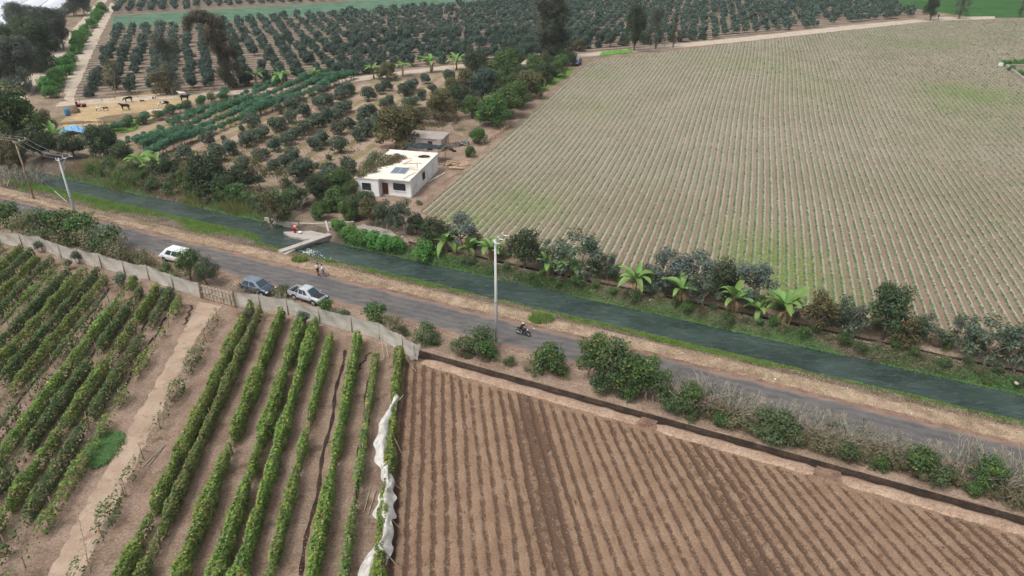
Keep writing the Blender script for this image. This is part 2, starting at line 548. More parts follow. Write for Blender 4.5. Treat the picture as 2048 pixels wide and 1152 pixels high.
# patches of soil and lanes
sheet('vineyard_soil', [UW(-150, 55.9), UW(-37.9, 55.9), P(806, 760), P(790, 1180), P(740, 1500), (-16, 12, 0), (-120, 12, 0)], 0.010, M['vine_soil'], 0.1)
TR = [P(398, 603), P(420, 607), P(445, 613), P(425, 632), P(403, 660), P(380, 705), P(277, 915), P(165, 1152), (-30.6, 20, 0), (-33.2, 20, 0), P(96, 1152), P(222, 920), P(330, 735)]
sheet('dirt_track', [(p[0], p[1]) for p in TR], 0.03, M['track'], 0.16, 0.6)
sheet('orchard_soil', [P(128, 200), P(330, 188), P(650, 162), P(1000, 128), P(1200, 103), P(1500, 71), P(1850, 30), P(1990, -40), P(1200, -90), P(700, -60), P(215, -40)], 0.016, M['orchard_soil'], 0.4, 4)
sheet('young_orchard_soil', [P(250, 320), P(345, 345), P(430, 395), P(560, 440), P(640, 400), P(720, 372), P(790, 280), P(890, 190), P(930, 150), P(680, 172), P(450, 205), P(210, 275)], 0.022, M['young_soil'], 0.4, 3)
sheet('green_strip', [P(222, 57), P(600, 33), P(800, 18), P(1000, 4), P(1080, -6), P(740, 0), P(600, 9), P(228, 32)], 0.05, M['strip_green'], 0.4, 6)
sheet('far_green_field', [P(1745, 2), P(1850, 20), P(1950, 36), P(2060, 35), P(2400, 10), P(2300, -60), P(1700, -40)], 0.05, M['far_green'], 0.4, 6)
sheet('dirt_lane', [P(110, 214), P(330, 198), P(520, 186), P(650, 172), P(830, 147), P(930, 136), P(1050, 128), P(1190, 112), P(1340, 98), P(1500, 82), P(1700, 60), P(1850, 44), P(1990, 38), P(1990, 33), P(1890, 34), P(1700, 51), P(1500, 73), P(1340, 90), P(1190, 105), P(1050, 121), P(930, 128), P(830, 139), P(650, 163), P(520, 178), P(330, 190), P(120, 204)], 0.055, M['lane'], 0.25, 3)
sheet('field_path', [P(838, 418), P(900, 365), P(1010, 262), P(1120, 168), P(1165, 132), P(1190, 108), P(1150, 112), P(1138, 135), P(1085, 180), P(1030, 240), P(960, 262), P(905, 292), P(880, 345), P(820, 400)], 0.04, M['yard'], 0.3, 2)
sheet('cattle_pen_ground', [P(120, 245), P(165, 205), P(250, 192), P(420, 180), P(425, 186), P(370, 215), P(300, 240), P(220, 262), P(150, 272)], 0.045, M['pen'], 0.5, 2)
sheet('farmyard_path', [P(20, 225), P(60, 190), P(110, 135), P(150, 85), P(185, 45), P(205, 15), P(222, -10), P(205, -10), P(180, 20), P(150, 55), P(110, 95), P(75, 130), P(20, 190)], 0.042, M['lane'], 0.4, 3)
sheet('stony_verge', [P(130, 200), P(145, 205), P(165, 150), P(205, 65), P(232, 10), P(222, 5), P(188, 60), P(155, 110), P(135, 150)], 0.046, M['lane'], 0.4, 3)
sheet('house_yard', [P(700, 405), P(840, 425), P(905, 362), P(960, 300), P(900, 258), P(790, 300), P(705, 370)], 0.028, M['yard'], 0.4, 2)
sheet('pale_apron', [UW(-66.0, 79.2), UW(-62, 79.0), UW(-58.2, 79.2), UW(-57.2, 81.0), UW(-59.5, 82.4), UW(-64.5, 82.6)], 0.36, M['pale_mud'], 0.25, 1.0)

# ------------------------------------------------------------------ brown furrowed field (beds and furrows are modelled)
k = NM('furrow_soil', 0.95, 0.12)
p = k.pos()
c = k.mix(k.ramp(k.noise(p, 0.45, 6, 0.65), 0.3, 0.7), hexlin(143, 116, 95), hexlin(160, 134, 111))
wet = k.attr('wet')
wn = k.mul(k.mul(k.mul(k.noise(p, 1.1, 5, .7), .5, 'SUBTRACT'), 1.5), k.mul(k.mul(k.noise(p, 5.0, 4, .75), .5, 'SUBTRACT'), 1.1), 'ADD')
wet = k.mul(wet, wn, 'ADD')
c = k.mix(k.ramp(wet, 0.2, 0.8), c, hexlin(103, 82, 67))
n1 = k.noise(p, 9.0, 5, 0.75)
h = k.node('ShaderNodeHueSaturation'); k.l.new(c, h.inputs['Color']); k.l.new(k.mul(k.mul(k.ramp(n1, .3, .7), 0.6), 0.56, 'ADD'), h.inputs['Value'])
k.color(h.outputs[0]); k.bump(n1, 0.8, 0.08)
M['furrow'] = k.m


def kslope(a): return -0.089 - (a + 8) * 0.0043


rows_a = np.arange(-9.6, 44, 1.02)
prof = [(-0.51, 0.02, 0.0), (-0.32, 0.02, 0.0), (-0.23, 0.0, 0.2), (-0.15, -0.05, 0.6), (0.0, -0.08, 0.72), (0.15, -0.05, 0.6), (0.23, 0.0, 0.2), (0.36, 0.02, 0.0)]
NS = 210
V, WET = [], []
for ri, a0 in enumerate(rows_a):
    for (da, dz, wt) in prof:
        a = a0 + da
        # top of the row: where it meets the berm w = 54.1
        kk = kslope(a)
        # solve y: x = a+(y-45)k ; w = x*EWx + y*EWy = 54.1
        yt = (54.15 - EW.x * (a - 45 * kk)) / (EW.y + EW.x * kk)
        y = np.linspace(20, yt, NS)
        wv = 0.05 * np.sin(y * 0.35 + ri * 1.3) + 0.03 * np.sin(y * 1.1 + ri * 2.1) + 0.035 * np.sin(y * 3.7 + ri * 4.3 + da * 9) + 0.03 * rng.uniform(-1, 1, NS)
        x = a + (y - 45) * kk + wv
        fade = sstep(yt - y, 0.2, 1.2)
        z = 0.21 + dz * fade + 0.035 * rng.uniform(-1, 1, NS)
        V.append(np.stack([x, y, z], 1))
        bl = 0.5 + 0.5 * wob(x * 0.55, y * 0.16, 0.55) + 0.18 * rng.uniform(-1, 1, NS)
        patch = sstep(bl, 0.45, 0.8) * 0.7 + 1.7 * np.exp(-(((x - 2.2 - .12 * (50 - y)) / 1.9) ** 2)) * (0.6 + .5 * wob(x * .9, y * .35, .9)) + 1.3 * np.exp(-(((x - 17 - .2 * (48 - y)) / 2.2) ** 2)) * (.35 + .7 * wob(x * .8 + 4, y * .3, .9))
        WET.append(np.clip(wt * fade * rng.uniform(0.8, 1.1, NS) + patch * (0.6 + 0.4 * wt), 0, 1))
V = np.array(V); WET = np.array(WET)
nr = V.shape[0]
i2 = np.arange(nr * NS).reshape(nr, NS)
fq = np.stack([i2[:-1, :-1], i2[1:, :-1], i2[1:, 1:], i2[:-1, 1:]], -1).reshape(-1, 4)
tag(obj('furrowed_field', np_mesh('furrowed_field', V.reshape(-1, 3), fq, M['furrow'], None, True, {'wet': WET})), kind='structure')

# raised earth berm between the ditch and the brown field, broken where water is let in
for n_, (a, b) in enumerate([(-36.8, -12.6), (-11.2, 3.3), (5.0, 70)]):
    m = MB()
    nn = max(6, int((b - a) / 0.5)); rws = []
    for i in range(nn + 1):
        u = a + (b - a) * i / nn
        e = min(1.0, (i + 0.3) / 2.0, (nn - i + 0.3) / 2.0)
        r_ = []
        for j, (w, z) in enumerate([(53.75, 0.05), (54.05, 0.26), (54.45, 0.33), (54.95, 0.33), (55.3, 0.24), (55.5, -0.12)]):
            r_.append(UW(u, w + 0.10 * math.sin(u * 1.7 + j) * 0.6 + random.uniform(-.04, .04), z * e + random.uniform(-.015, .02)))
        rws.append(r_)
    m.grid(rws)
    tag(m.build('earth_berm', M['berm'], None, True), kind='structure')

M['inlet'] = soil('inlet_soil', (116, 93, 78), (146, 120, 103), (84, 68, 58), .9)
for a, b in ((-12.9, -10.9), (3.0, 5.3)):
    sheet('damp_inlet', [UW(a, 53.7), UW((a + b) / 2, 53.4), UW(b, 53.7), UW(b - .2, 55.6), UW(a + .2, 55.6)], 0.19, M['inlet'], .12, .4)

# ------------------------------------------------------------------ big field of seedling rows
DF = R(72.3)
DX, DY = math.cos(DF), math.sin(DF)          # along a row
QX, QY = math.sin(DF), -math.cos(DF)         # across the rows, to the right
O = P(841, 424)
FN = [P(841, 424), P(886, 447), P(1010, 490), P(1250, 556), P(1450, 594), P(1600, 620), P(1840, 652), P(2048, 690), P(2300, 740)]
FF = [P(1197, 121), P(1500, 84), P(1800, 50), P(1900, 41), P(2048, 38), P(2600, 36)]


def across(p): return (p[0] - O.x) * QX + (p[1] - O.y) * QY


def along(p): return (p[0] - O.x) * DX + (p[1] - O.y) * DY


fn_q = np.array([across(p) for p in FN]); fn_t = np.array([along(p) for p in FN])
ff_q = np.array([across(p) for p in FF]); ff_t = np.array([along(p) for p in FF])
PITCH_R = 1.12
nrow = int(235 / PITCH_R)
prof2 = [(0.0, 0.0, 0.0), (0.2, 0.02, 0.05), (0.34, 0.08, 0.4), (0.46, 0.12, 0.9), (0.62, 0.10, 0.85), (0.78, 0.04, 0.4), (0.95, 0.0, 0.05)]
NS2 = 110
V, PALE, WEED, BROWN = [], [], [], []
weed_c = [(P(1555, 540), 7, 13, 1.3), (P(1945, 190), 12, 13, 1.0), (P(1050, 410), 7, 7, 0.8), (P(1180, 215), 9, 9, 0.3), (P(1480, 130), 20, 16, 0.25), (P(1600, 160), 10, 24, 0.25),
          (P(1830, 85), 20, 13, 0.35), (P(930, 440), 6, 6, 0.7), (P(1210, 150), 8, 6, 0.35), (P(1900, 215), 8, 8, 0.5), (P(1700, 610), 4, 5, 0.5), (P(2000, 250), 12, 10, 0.25)]


def weed_at(x, y):
    r = np.zeros_like(np.asarray(x, float))
    for c_, sx, sy, s_ in weed_c:
        r = np.maximum(r, s_ * np.exp(-(((x - c_.x) / sx) ** 2 + ((y - c_.y) / sy) ** 2)))
    return r


plants = []
for i in range(nrow):
    q0 = i * PITCH_R
    for (dq, dz, pl) in prof2:
        q = q0 + dq
        t0 = np.interp(q, fn_q, fn_t); t1 = np.interp(q, ff_q, ff_t)
        s_ = np.linspace(0, 1, NS2) ** 1.25
        t = t0 + (t1 - t0) * s_
        wv = 0.35 * np.sin(t * 0.045 + q0 * 0.02) + 0.02 * np.sin(t * 0.6 + i)
        x = O.x + DX * t + QX * (q + wv); y = O.y + DY * t + QY * (q + wv)
        V.append(np.stack([x, y, 0.06 + dz + 0.015 * rng.uniform(-1, 1, NS2)], 1))
        bz = 0.6 + 0.3 * wob(x * 0.35, y * 0.35, 0.5)
        PALE.append(np.clip(pl * (0.55 + 0.6 * bz) + 0.2 * rng.uniform(-1, 1, NS2), 0, 1))
        WEED.append(np.clip(weed_at(x, y) * (0.75 + 0.5 * rng.uniform(-1, 1, NS2)) + 0.12 * sstep(wob(x * .25, y * .25, .6), .3, .9), 0, 1))
        BROWN.append(np.clip((1 - s_ * 3.5) * 0.9 + 0.35 * wob(x * 0.2, y * 0.2, 0.7), 0, 1) * (1 - pl * 0.7))
    # plants on the crest, thinning with distance
    t0 = float(np.interp(q0, fn_q, fn_t)); t1 = float(np.interp(q0, ff_q, ff_t))
    t = t0 + 0.5
    while t < t1:
        x = O.x + DX * t; y = O.y + DY * t
        dist = math.hypot(x, y)
        if abs(x) < y * 0.72 + 6:
            plants.append((q0 + 0.30, t, dist, i))
        t += (0.30 if dist < 150 else 0.5 if dist < 220 else 0.9) * random.uniform(0.6, 1.4)
V = np.array(V); nr = V.shape[0]
i2 = np.arange(nr * NS2).reshape(nr, NS2)
fq = np.stack([i2[:-1, :-1], i2[1:, :-1], i2[1:, 1:], i2[:-1, 1:]], -1).reshape(-1, 4)
k = NM('seedling_field_soil', 0.95, 0.12)
p = k.pos()
c = k.mix(k.ramp(k.noise(p, 0.07, 6, 0.65), 0.35, 0.65), hexlin(145, 130, 113), hexlin(157, 143, 126))
c = k.mix(k.mul(k.attr('brown'), 0.6), c, hexlin(132, 108, 88))
c = k.mix(k.mul(k.mul(k.ramp(k.attr('pale'), 0.3, 0.9), 0.8), k.ramp(k.noise(p, .8, 4, .7), .2, .5)), c, hexlin(184, 177, 160))
c = k.mix(k.mul(k.attr('weed'), k.ramp(k.noise(p, 1.6, 5, 0.75), 0.3, 0.62)), c, hexlin(112, 134, 62))
n1 = k.noise(p, 6.0, 5, 0.75)
h = k.node('ShaderNodeHueSaturation'); k.l.new(c, h.inputs['Color']); k.l.new(k.mul(k.mul(k.ramp(n1, .32, .68), 0.45), 0.64, 'ADD'), h.inputs['Value'])
k.color(h.outputs[0]); k.bump(n1, 0.6, 0.06)
tag(obj('seedling_field', np_mesh('seedling_field', V.reshape(-1, 3), fq, k.m, None, True, {'pale': PALE, 'weed': WEED, 'brown': BROWN})), kind='structure')


# ------------------------------------------------------------------ leaves
def leaf_quads(c, n, size, aspect=0.45, flop=0.5):
    """c (N,3) centres, n (N,3) facing, size (N,) -> rhombic leaves"""
    c = np.asarray(c, float); N = len(c)
    n = np.asarray(n, float) + rng.normal(0, flop, (N, 3))
    n /= np.linalg.norm(n, axis=1, keepdims=True) + 1e-9
    r = rng.normal(0, 1, (N, 3))
    a = np.cross(n, r); a /= np.linalg.norm(a, axis=1, keepdims=True) + 1e-9
    b = np.cross(n, a)
    s = (np.asarray(size) * np.ones(N))[:, None]
    v = np.stack([c - a * s * 0.5, c + b * s * aspect * 0.5, c + a * s * 0.5, c - b * s * aspect * 0.5], 1)
    return v.reshape(-1, 3)


def leaf_mesh(name, c, n, size, mat, aspect=0.45, flop=0.5):
    v = leaf_quads(c, n, size, aspect, flop)
    return np_mesh(name, v, np.arange(len(v)).reshape(-1, 4), mat)


def blades(base, h, wdt, lean=0.35):
    """upright blades (triangles)"""
    base = np.asarray(base, float); N = len(base)
    an = rng.uniform(0, 6.283, N); h = h * np.ones(N)
    d = np.stack([np.cos(an), np.sin(an), np.zeros(N)], 1)
    la = rng.uniform(0, 6.283, N)
    tip = base + np.stack([np.cos(la) * lean * h, np.sin(la) * lean * h, h], 1)
    v = np.stack([base - d * wdt / 2, base + d * wdt / 2, tip], 1).reshape(-1, 3)
    return v, np.arange(3 * N).reshape(-1, 3)


F_ = {}
F_['mango'] = foliage('mango_leaf', (52, 71, 61), (90, 110, 97), (126, 118, 78), 0.05)
F_['mango_near'] = foliage('mango_leaf_grey', (58, 74, 60), (108, 124, 104), (134, 116, 76), 0.06)
F_['dark'] = foliage('dark_leaf', (40, 56, 38), (80, 98, 66), (112, 98, 60), 0.06)
F_['olive'] = foliage('olive_leaf', (60, 66, 42), (112, 112, 76), (140, 112, 70), 0.12)
F_['green'] = foliage('green_leaf', (46, 74, 38), (92, 122, 68), (150, 142, 70), 0.06)
F_['bright'] = foliage('bright_green_leaf', (58, 104, 46), (104, 150, 76), None)
F_['hedge'] = foliage('hedge_leaf', (54, 76, 46), (102, 122, 82), (132, 118, 84), 0.07)
F_['dry'] = foliage('dry_brush_leaf', (96, 92, 70), (146, 136, 110), (92, 104, 66), 0.35)
F_['vine'] = foliage('vine_leaf', (72, 104, 42), (136, 163, 74), (176, 160, 80), 0.05)
F_['vine_dull'] = foliage('vine_leaf_dull', (66, 86, 50), (114, 128, 82), (150, 118, 70), 0.14)
F_['cassava'] = foliage('cassava_leaf', (54, 96, 68), (98, 140, 106), None)
F_['banana'] = foliage('banana_leaf', (76, 114, 54), (142, 172, 98), (196, 190, 128), 0.12, 0.45, 0.5)
F_['banana_dry'] = foliage('banana_dry_leaf', (140, 112, 78), (186, 156, 116), None)
F_['brown'] = foliage('brown_needles', (74, 66, 54), (112, 102, 86), (76, 84, 60), 0.3)
F_['grey'] = foliage('greygreen_needles', (66, 78, 66), (108, 118, 104), (92, 80, 62), 0.15)
F_['bluegrey'] = foliage('bluegrey_leaf', (64, 78, 74), (110, 124, 118), (110, 104, 80), 0.1)
F_['grass'] = foliage('grass_blade', (86, 122, 54), (136, 168, 86), (164, 150, 104), 0.15)
F_['reed'] = foliage('reed_blade', (78, 104, 54), (130, 148, 88), (160, 138, 100), 0.3)
F_['straw'] = foliage('straw_blade', (142, 124, 98), (186, 166, 136), (110, 112, 72), 0.2)
F_['creeper'] = foliage('creeper_leaf', (54, 92, 48), (98, 138, 78), (122, 112, 70), 0.08)
F_['fallen'] = foliage('fallen_leaf', (170, 122, 56), (206, 166, 92), (128, 92, 62), 0.3)
F_['seedling'] = foliage('seedling_leaf', (78, 104, 70), (116, 138, 100), None)
F_['weed'] = foliage('weed_leaf', (86, 128, 52), (132, 170, 82), None)
M['bark'] = plain('bark', (112, 98, 84), 0.9, 0.1, var=0.25, vs=5)
M['bark_grey'] = plain('bark_grey', (150, 140, 128), 0.9, 0.1, var=0.2, vs=5)
M['twig'] = plain('twig_pale', (168, 160, 144), 0.9, 0.1, var=0.15, vs=4)
M['twig_brown'] = plain('twig_brown', (128, 112, 92), 0.9, 0.1, var=0.2, vs=4)

# seedlings and weeds of the big field: nobody could count them
pc, ps = [], []
for (q, t, dist, i) in plants:
    wv = 0.35 * math.sin(t * 0.045 + (q - 0.3) * 0.02) + 0.02 * math.sin(t * 0.6 + i)
    x = O.x + DX * t + QX * (q + wv); y = O.y + DY * t + QY * (q + wv)
    vig = 0.85 + random.uniform(-.3, .25)
    if random.random() < .16: continue
    s_ = (0.37 if dist < 150 else 0.46 if dist < 220 else 0.6) * vig
    for _ in range(3 if dist < 150 else 2):
        pc.append((x + random.uniform(-.12, .12), y + random.uniform(-.12, .12), 0.16 + random.uniform(0.0, 0.12))); ps.append(s_ * random.uniform(.8, 1.2))
pc = np.array(pc); ps = np.array(ps)
tag(obj('seedling_crop', leaf_mesh('seedling_crop', pc, np.tile((0, -0.5, 0.8), (len(pc), 1)), ps, F_['seedling'], 0.6, 0.4)), 'low green seedlings in rows across the wide pale field', 'crop', kind='stuff')
wc = []
for c_, sx, sy, s_ in weed_c:
    n = int(sx * sy * 9 * s_)
    q = np.stack([rng.normal(c_.x, sx * 0.62, n), rng.normal(c_.y, sy * 0.62, n), np.full(n, 0.13)], 1)
    tt = np.array([along(p) for p in q]); qq = np.array([across(p) for p in q])
    ok = (qq > 0) & (tt > np.interp(qq, fn_q, fn_t)) & (tt < np.interp(qq, ff_q, ff_t))
    wc.append(q[ok])
wc = np.concatenate(wc)
tag(obj('field_weeds', leaf_mesh('field_weeds', wc, np.tile((0, -0.4, 0.8), (len(wc), 1)), rng.uniform(.2, .42, len(wc)), F_['weed'], 0.5, 0.4)), 'bright green weeds in patches between the seedling rows', 'weeds', kind='stuff')


# ------------------------------------------------------------------ plant kinds: a few meshes each, shared by all copies
_ONES = ['zeroth', 'first', 'second', 'third', 'fourth', 'fifth', 'sixth', 'seventh', 'eighth', 'ninth', 'tenth', 'eleventh', 'twelfth', 'thirteenth', 'fourteenth', 'fifteenth', 'sixteenth', 'seventeenth', 'eighteenth', 'nineteenth']
_TENS = {2: ('twentieth', 'twenty'), 3: ('thirtieth', 'thirty'), 4: ('fortieth', 'forty'), 5: ('fiftieth', 'fifty'), 6: ('sixtieth', 'sixty'), 7: ('seventieth', 'seventy')}


def ordw(i):
    if i < 20: return _ONES[i]
    t, o = divmod(i, 10)
    return _TENS[t][0] if o == 0 else _TENS[t][1] + '-' + _ONES[o]


def crown_cloud(clumps, per, size, shell=0.55):
    C, N, S = [], [], []
    for (cx, cy, cz, rx, ry, rz) in clumps:
        n = max(8, int(per * (rx * ry + rx * rz + ry * rz) / 3))
        d = rng.normal(0, 1, (n, 3)); d /= np.linalg.norm(d, axis=1, keepdims=True)
        r = rng.uniform(shell ** 2, 1.0, n) ** 0.5 * rng.uniform(0.93, 1.07, n)
        C.append(np.stack([cx + d[:, 0] * rx * r, cy + d[:, 1] * ry * r, cz + d[:, 2] * rz * r], 1))
        N.append(d * 0.9 + np.array([0, 0, 0.5]))
        S.append(size * rng.uniform(0.7, 1.25, n))
    C = np.concatenate(C); N = np.concatenate(N); S = np.concatenate(S)
    ok = C[:, 2] > 0.03
    return C[ok], N[ok], S[ok]


def limbs(m, top, r0, targets, base=(0, 0, 0), bend=0.15, n=6):
    """a tapered trunk to top, then a limb to each target"""
    b = Vector(base); t = Vector(top)
    mid = b.lerp(t, 0.5) + Vector((random.uniform(-bend, bend), random.uniform(-bend, bend), 0))
    m.tube([b - Vector((0, 0, 0.15)), b + Vector((0, 0, .08)), mid, t], [r0 * 1.35, r0, r0 * 0.8, r0 * 0.62], n)
    for q in targets:
        q = Vector(q)
        mm = t.lerp(q, 0.5) + Vector((random.uniform(-bend, bend), random.uniform(-bend, bend), random.uniform(0, bend * 1.5)))
        m.tube([t - (t - b).normalized() * r0 * 0.5, mm, q], [r0 * 0.5, r0 * 0.33, r0 * 0.12], 5)


def ring_clumps(n, R0, zlo, zhi, rr, core=None, flat=0.85):
    out = []
    if core: out.append(core)
    for i in range(n):
        a = i * 2.399 + random.uniform(-.4, .4)
        f = random.uniform(0.45, 1.0)
        z = random.uniform(zlo, zhi)
        k_ = R0 * f * math.sqrt(max(0.15, 1 - ((z - zlo) / (zhi - zlo + 1e-6)) ** 2 * 0.75))
        r = random.uniform(*rr)
        out.append((k_ * math.cos(a), k_ * math.sin(a), z, r, r * random.uniform(.85, 1.1), r * flat))
    return out


KIND = {}


def add_kind(name, parts): KIND.setdefault(name, []).append(parts)


def mk_tree(kind, mat, R0, H0, per, leaf, nclump, rr, trunk_h, r0, zlo=None, core=True, aspect=0.45, bark='bark', variants=4, shell=0.55, flop=0.5, stems=1):
    for v in range(variants):
        zl = zlo if zlo is not None else trunk_h
        cl = ring_clumps(nclump, R0 - rr[1] * 0.7, zl, H0 - rr[0] * 0.9, rr, (0, 0, (zl + H0) / 2, R0 * 0.62, R0 * 0.62, (H0 - zl) * 0.48) if core else None)
        C, N, S = crown_cloud(cl, per, leaf, shell)
        cm = leaf_mesh(kind + '_crown', C, N, S, F_[mat] if isinstance(mat, str) else F_[mat[v % len(mat)]], aspect, flop)
        m = MB()
        pick = random.sample(cl, min(len(cl), 6))
        for s_ in range(stems):
            b = (0, 0, 0) if stems == 1 else (random.uniform(-.35, .35) * R0, random.uniform(-.35, .35) * R0, 0)
            limbs(m, (b[0] + random.uniform(-.2, .2), b[1] + random.uniform(-.2, .2), trunk_h), r0, [c_[:3] for c_ in pick[s_::stems]], b)
        add_kind(kind, [('trunk', m.mesh(kind + '_trunk', M[bark], True)), ('crown', cm)])


mk_tree('mango', 'mango', 1.65, 2.75, 330, 0.34, 9, (0.55, 0.8), 0.7, 0.11, 0.55, variants=6)
mk_tree('young', 'mango_near', 1.5, 2.3, 420, 0.30, 9, (0.45, 0.7), 0.4, 0.09, 0.4, variants=5)
mk_tree('broad', ['dark', 'mango', 'green', 'olive'], 3.6, 6.2, 260, 0.36, 17, (0.95, 1.5), 1.8, 0.24, 1.5, variants=4)
mk_tree('broad_green', 'green', 3.2, 5.2, 280, 0.34, 15, (0.85, 1.3), 1.2, 0.2, 0.9, variants=2)
mk_tree('broad_dark', 'dark', 3.4, 5.4, 290, 0.34, 16, (0.8, 1.3), 1.4, 0.22, 1.0, variants=2)
mk_tree('broad_olive', 'olive', 3.4, 5.4, 290, 0.34, 16, (0.8, 1.3), 1.4, 0.22, 1.0, variants=2)
mk_tree('bank_tree', ['mango_near', 'bluegrey', 'olive'], 2.2, 4.2, 300, 0.28, 14, (0.5, 0.85), 1.3, 0.12, 1.5, core=False, bark='bark_grey', variants=6, shell=0.3)
mk_tree('bank_dark', 'dark', 2.4, 4.4, 320, 0.26, 16, (0.55, 0.9), 1.2, 0.14, 1.3, variants=2, shell=0.35)
mk_tree('bush', ['hedge', 'green', 'hedge'], 1.35, 1.9, 400, 0.20, 11, (0.4, 0.65), 0.3, 0.05, 0.35, variants=6, stems=4, shell=0.4)
mk_tree('dry_bush', 'dry', 1.2, 1.5, 300, 0.20, 9, (0.35, 0.6), 0.3, 0.035, 0.3, core=False, variants=3, stems=5, bark='twig_brown', shell=0.25, aspect=0.3)
mk_tree('tall_bush', ['green', 'hedge'], 1.7, 3.6, 420, 0.22, 16, (0.45, 0.75), 1.0, 0.08, 1.1, variants=4, stems=4, bark='bark_grey', shell=0.4)
mk_tree('lush', 'bright', 1.3, 1.7, 520, 0.22, 12, (0.4, 0.65), 0.2, 0.05, 0.3, variants=3, stems=3)
mk_tree('round_shrub', 'mango_near', 0.75, 1.9, 900, 0.16, 9, (0.32, 0.48), 0.7, 0.05, 0.8, variants=2)
mk_tree('sparse', 'olive', 1.7, 5.2, 120, 0.3, 16, (0.5, 0.9), 1.5, 0.1, 1.4, core=False, variants=2, bark='bark_grey', shell=0.1, aspect=0.3)
mk_tree('feathery', ['dark', 'green'], 2.0, 3.6, 480, 0.26, 22, (0.4, 0.75), 0.9, 0.1, 0.9, variants=2, shell=0.2, aspect=0.22)


def mk_tall(kind, mat, H0, Wd, hook=False, lean=0.0, dens=150, variants=2, open_=0.2):
    for v in range(variants):
        m = MB(); cl = []
        pts = [Vector((lean * H0 * t * t + random.uniform(-.1, .1), 0, H0 * t)) for t in (0, .25, .5, .75, .95)]
        m.tube(pts, [0.32, 0.26, 0.2, 0.13, 0.05], 7)
        for i in range(26):
            t = random.uniform(0.12, 1.0)
            b = Vector((lean * H0 * t * t, 0, H0 * t))
            a = random.uniform(0, 6.28)
            L = Wd * (0.35 + 0.65 * math.sin(math.pi * min(1, t * 0.9 + 0.1))) * random.uniform(.4, 1.0)
            q = b + Vector((math.cos(a) * L, math.sin(a) * L, random.uniform(-.3, .8)))
            m.tube([b, b.lerp(q, .5) + Vector((0, 0, .2)), q], [0.07, 0.05, 0.015], 4)
            r = random.uniform(.6, 1.15) * (Wd / 2.2)
            cl.append((q.x, q.y, q.z, r, r, r * 1.25)); cl.append((b.x, b.y, b.z, r * .8, r * .8, r * 1.2))
        if hook:
            for i in range(12):
                t = i / 11
                cl.append((-1.2 - 5.0 * t + random.uniform(-.5, .5), random.uniform(-.7, .7), H0 - 0.2 + 1.4 * math.sin(t * 2.6) - 1.6 * t * t, 1.5 - .4 * t, 1.4 - .4 * t, 1.3))
            m.tube([(0, 0, H0 * .9), (-2, 0, H0 + .6), (-6, 0, H0 - .8)], [.12, .08, .03], 5)
        C, N, S = crown_cloud(cl, dens, 0.62, open_)
        add_kind(kind, [('trunk', m.mesh(kind + '_trunk', M['bark_grey'], True)), ('crown', leaf_mesh(kind + '_crown', C, N, S, F_[mat], 0.16, 0.6))])


mk_tall('tall_brown', 'brown', 13.5, 3.0, hook=True, lean=-0.06, dens=230, variants=1)
mk_tall('tall_grey', 'grey', 13.0, 2.9, lean=0.03, dens=75, variants=2)
mk_tall('tall_dark', 'dark', 13.0, 3.6, lean=0.02, dens=230, variants=2)
mk_tall('tall_thin', 'brown', 11.0, 1.5, lean=0.02, dens=110, variants=2)
mk_tree('giant', ['grey', 'dark'], 6.5, 12.5, 170, 0.6, 34, (1.5, 2.4), 2.5, 0.35, 1.8, variants=2, aspect=0.25, stems=4, bark='bark_grey')

# cassava: thin stems under a dome of drooping leaf fingers
for v in range(4):
    cl = ring_clumps(7, 0.55, 1.0, 1.55, (0.4, 0.55), (0, 0, 1.35, .75, .75, .6))
    C, N, S = crown_cloud(cl, 620, 0.32, 0.5)
    m = MB()
    for i in range(5):
        a = random.uniform(0, 6.28)
        m.tube([(math.cos(a) * .12, math.sin(a) * .12, -.05), (math.cos(a) * .4, math.sin(a) * .4, 1.3)], [.025, .015], 5)
    add_kind('cassava', [('trunk', m.mesh('cassava_stems', M['twig_brown'], True)), ('crown', leaf_mesh('cassava_crown', C, N, S, F_['cassava'], 0.28, 0.35))])


# bare grey shrubs: forked twigs from a knotted stool
def fork(m, p, d, L, r, lv):
    q = p + d * L
    m.tube([p, p.lerp(q, .5) + Vector((random.uniform(-.05, .05), random.uniform(-.05, .05), 0)) * L, q], [r, r * .8, r * .6], 4 if lv > 1 else 3, cap=False)
    if lv == 0: return
    for _ in range(random.choice((2, 2, 3))):
        e = (d + Vector((random.uniform(-.6, .6), random.uniform(-.6, .6), random.uniform(-.1, .35)))).normalized()
        fork(m, q, e, L * random.uniform(.65, .9), r * .68, lv - 1)


for v in range(5):
    m = MB()
    for i in range(7):
        a = i * 0.9 + random.uniform(-.2, .2)
        d = Vector((math.cos(a) * .5, math.sin(a) * .5, .9)).normalized()
        fork(m, Vector((math.cos(a) * .15, math.sin(a) * .15, -.1)), d, 0.6, 0.048, 3)
    C, N, S = crown_cloud(ring_clumps(6, .8, .3, 1.3, (.3, .5)), 50, .16, .1)
    add_kind('bare_shrub', [('branches', m.mesh('bare_branches', M['twig'], True)), ('leaves', leaf_mesh('bare_leaves', C, N, S, F_['hedge'], .45, .5))])


# banana: every leaf is a part of its own
def banana_leaf_mesh(L, wd_, droop, mat, dry=False):
    rows, n = [], 8
    for i in range(n + 1):
        t = i / n
        x = L * (t - 0.12 * droop * t * t); z = L * (0.75 * t - droop * 0.95 * t * t)
        hw = wd_ * 0.5 * (math.sin(math.pi * min(1, 0.12 + 0.86 * t)) ** 0.55) * (1 if t < .98 else .3)
        if t < .1: hw = 0.05
        j = random.uniform(-.06, .06) * wd_
        rows.append([(x, -hw, z + hw * .32 + j), (x, -hw * .5, z + hw * .10), (x, 0, z - hw * .12), (x, hw * .5, z + hw * .10), (x, hw, z + hw * .32 - j)])
    return MB().grid(rows).mesh('banana_leaf', mat, True)


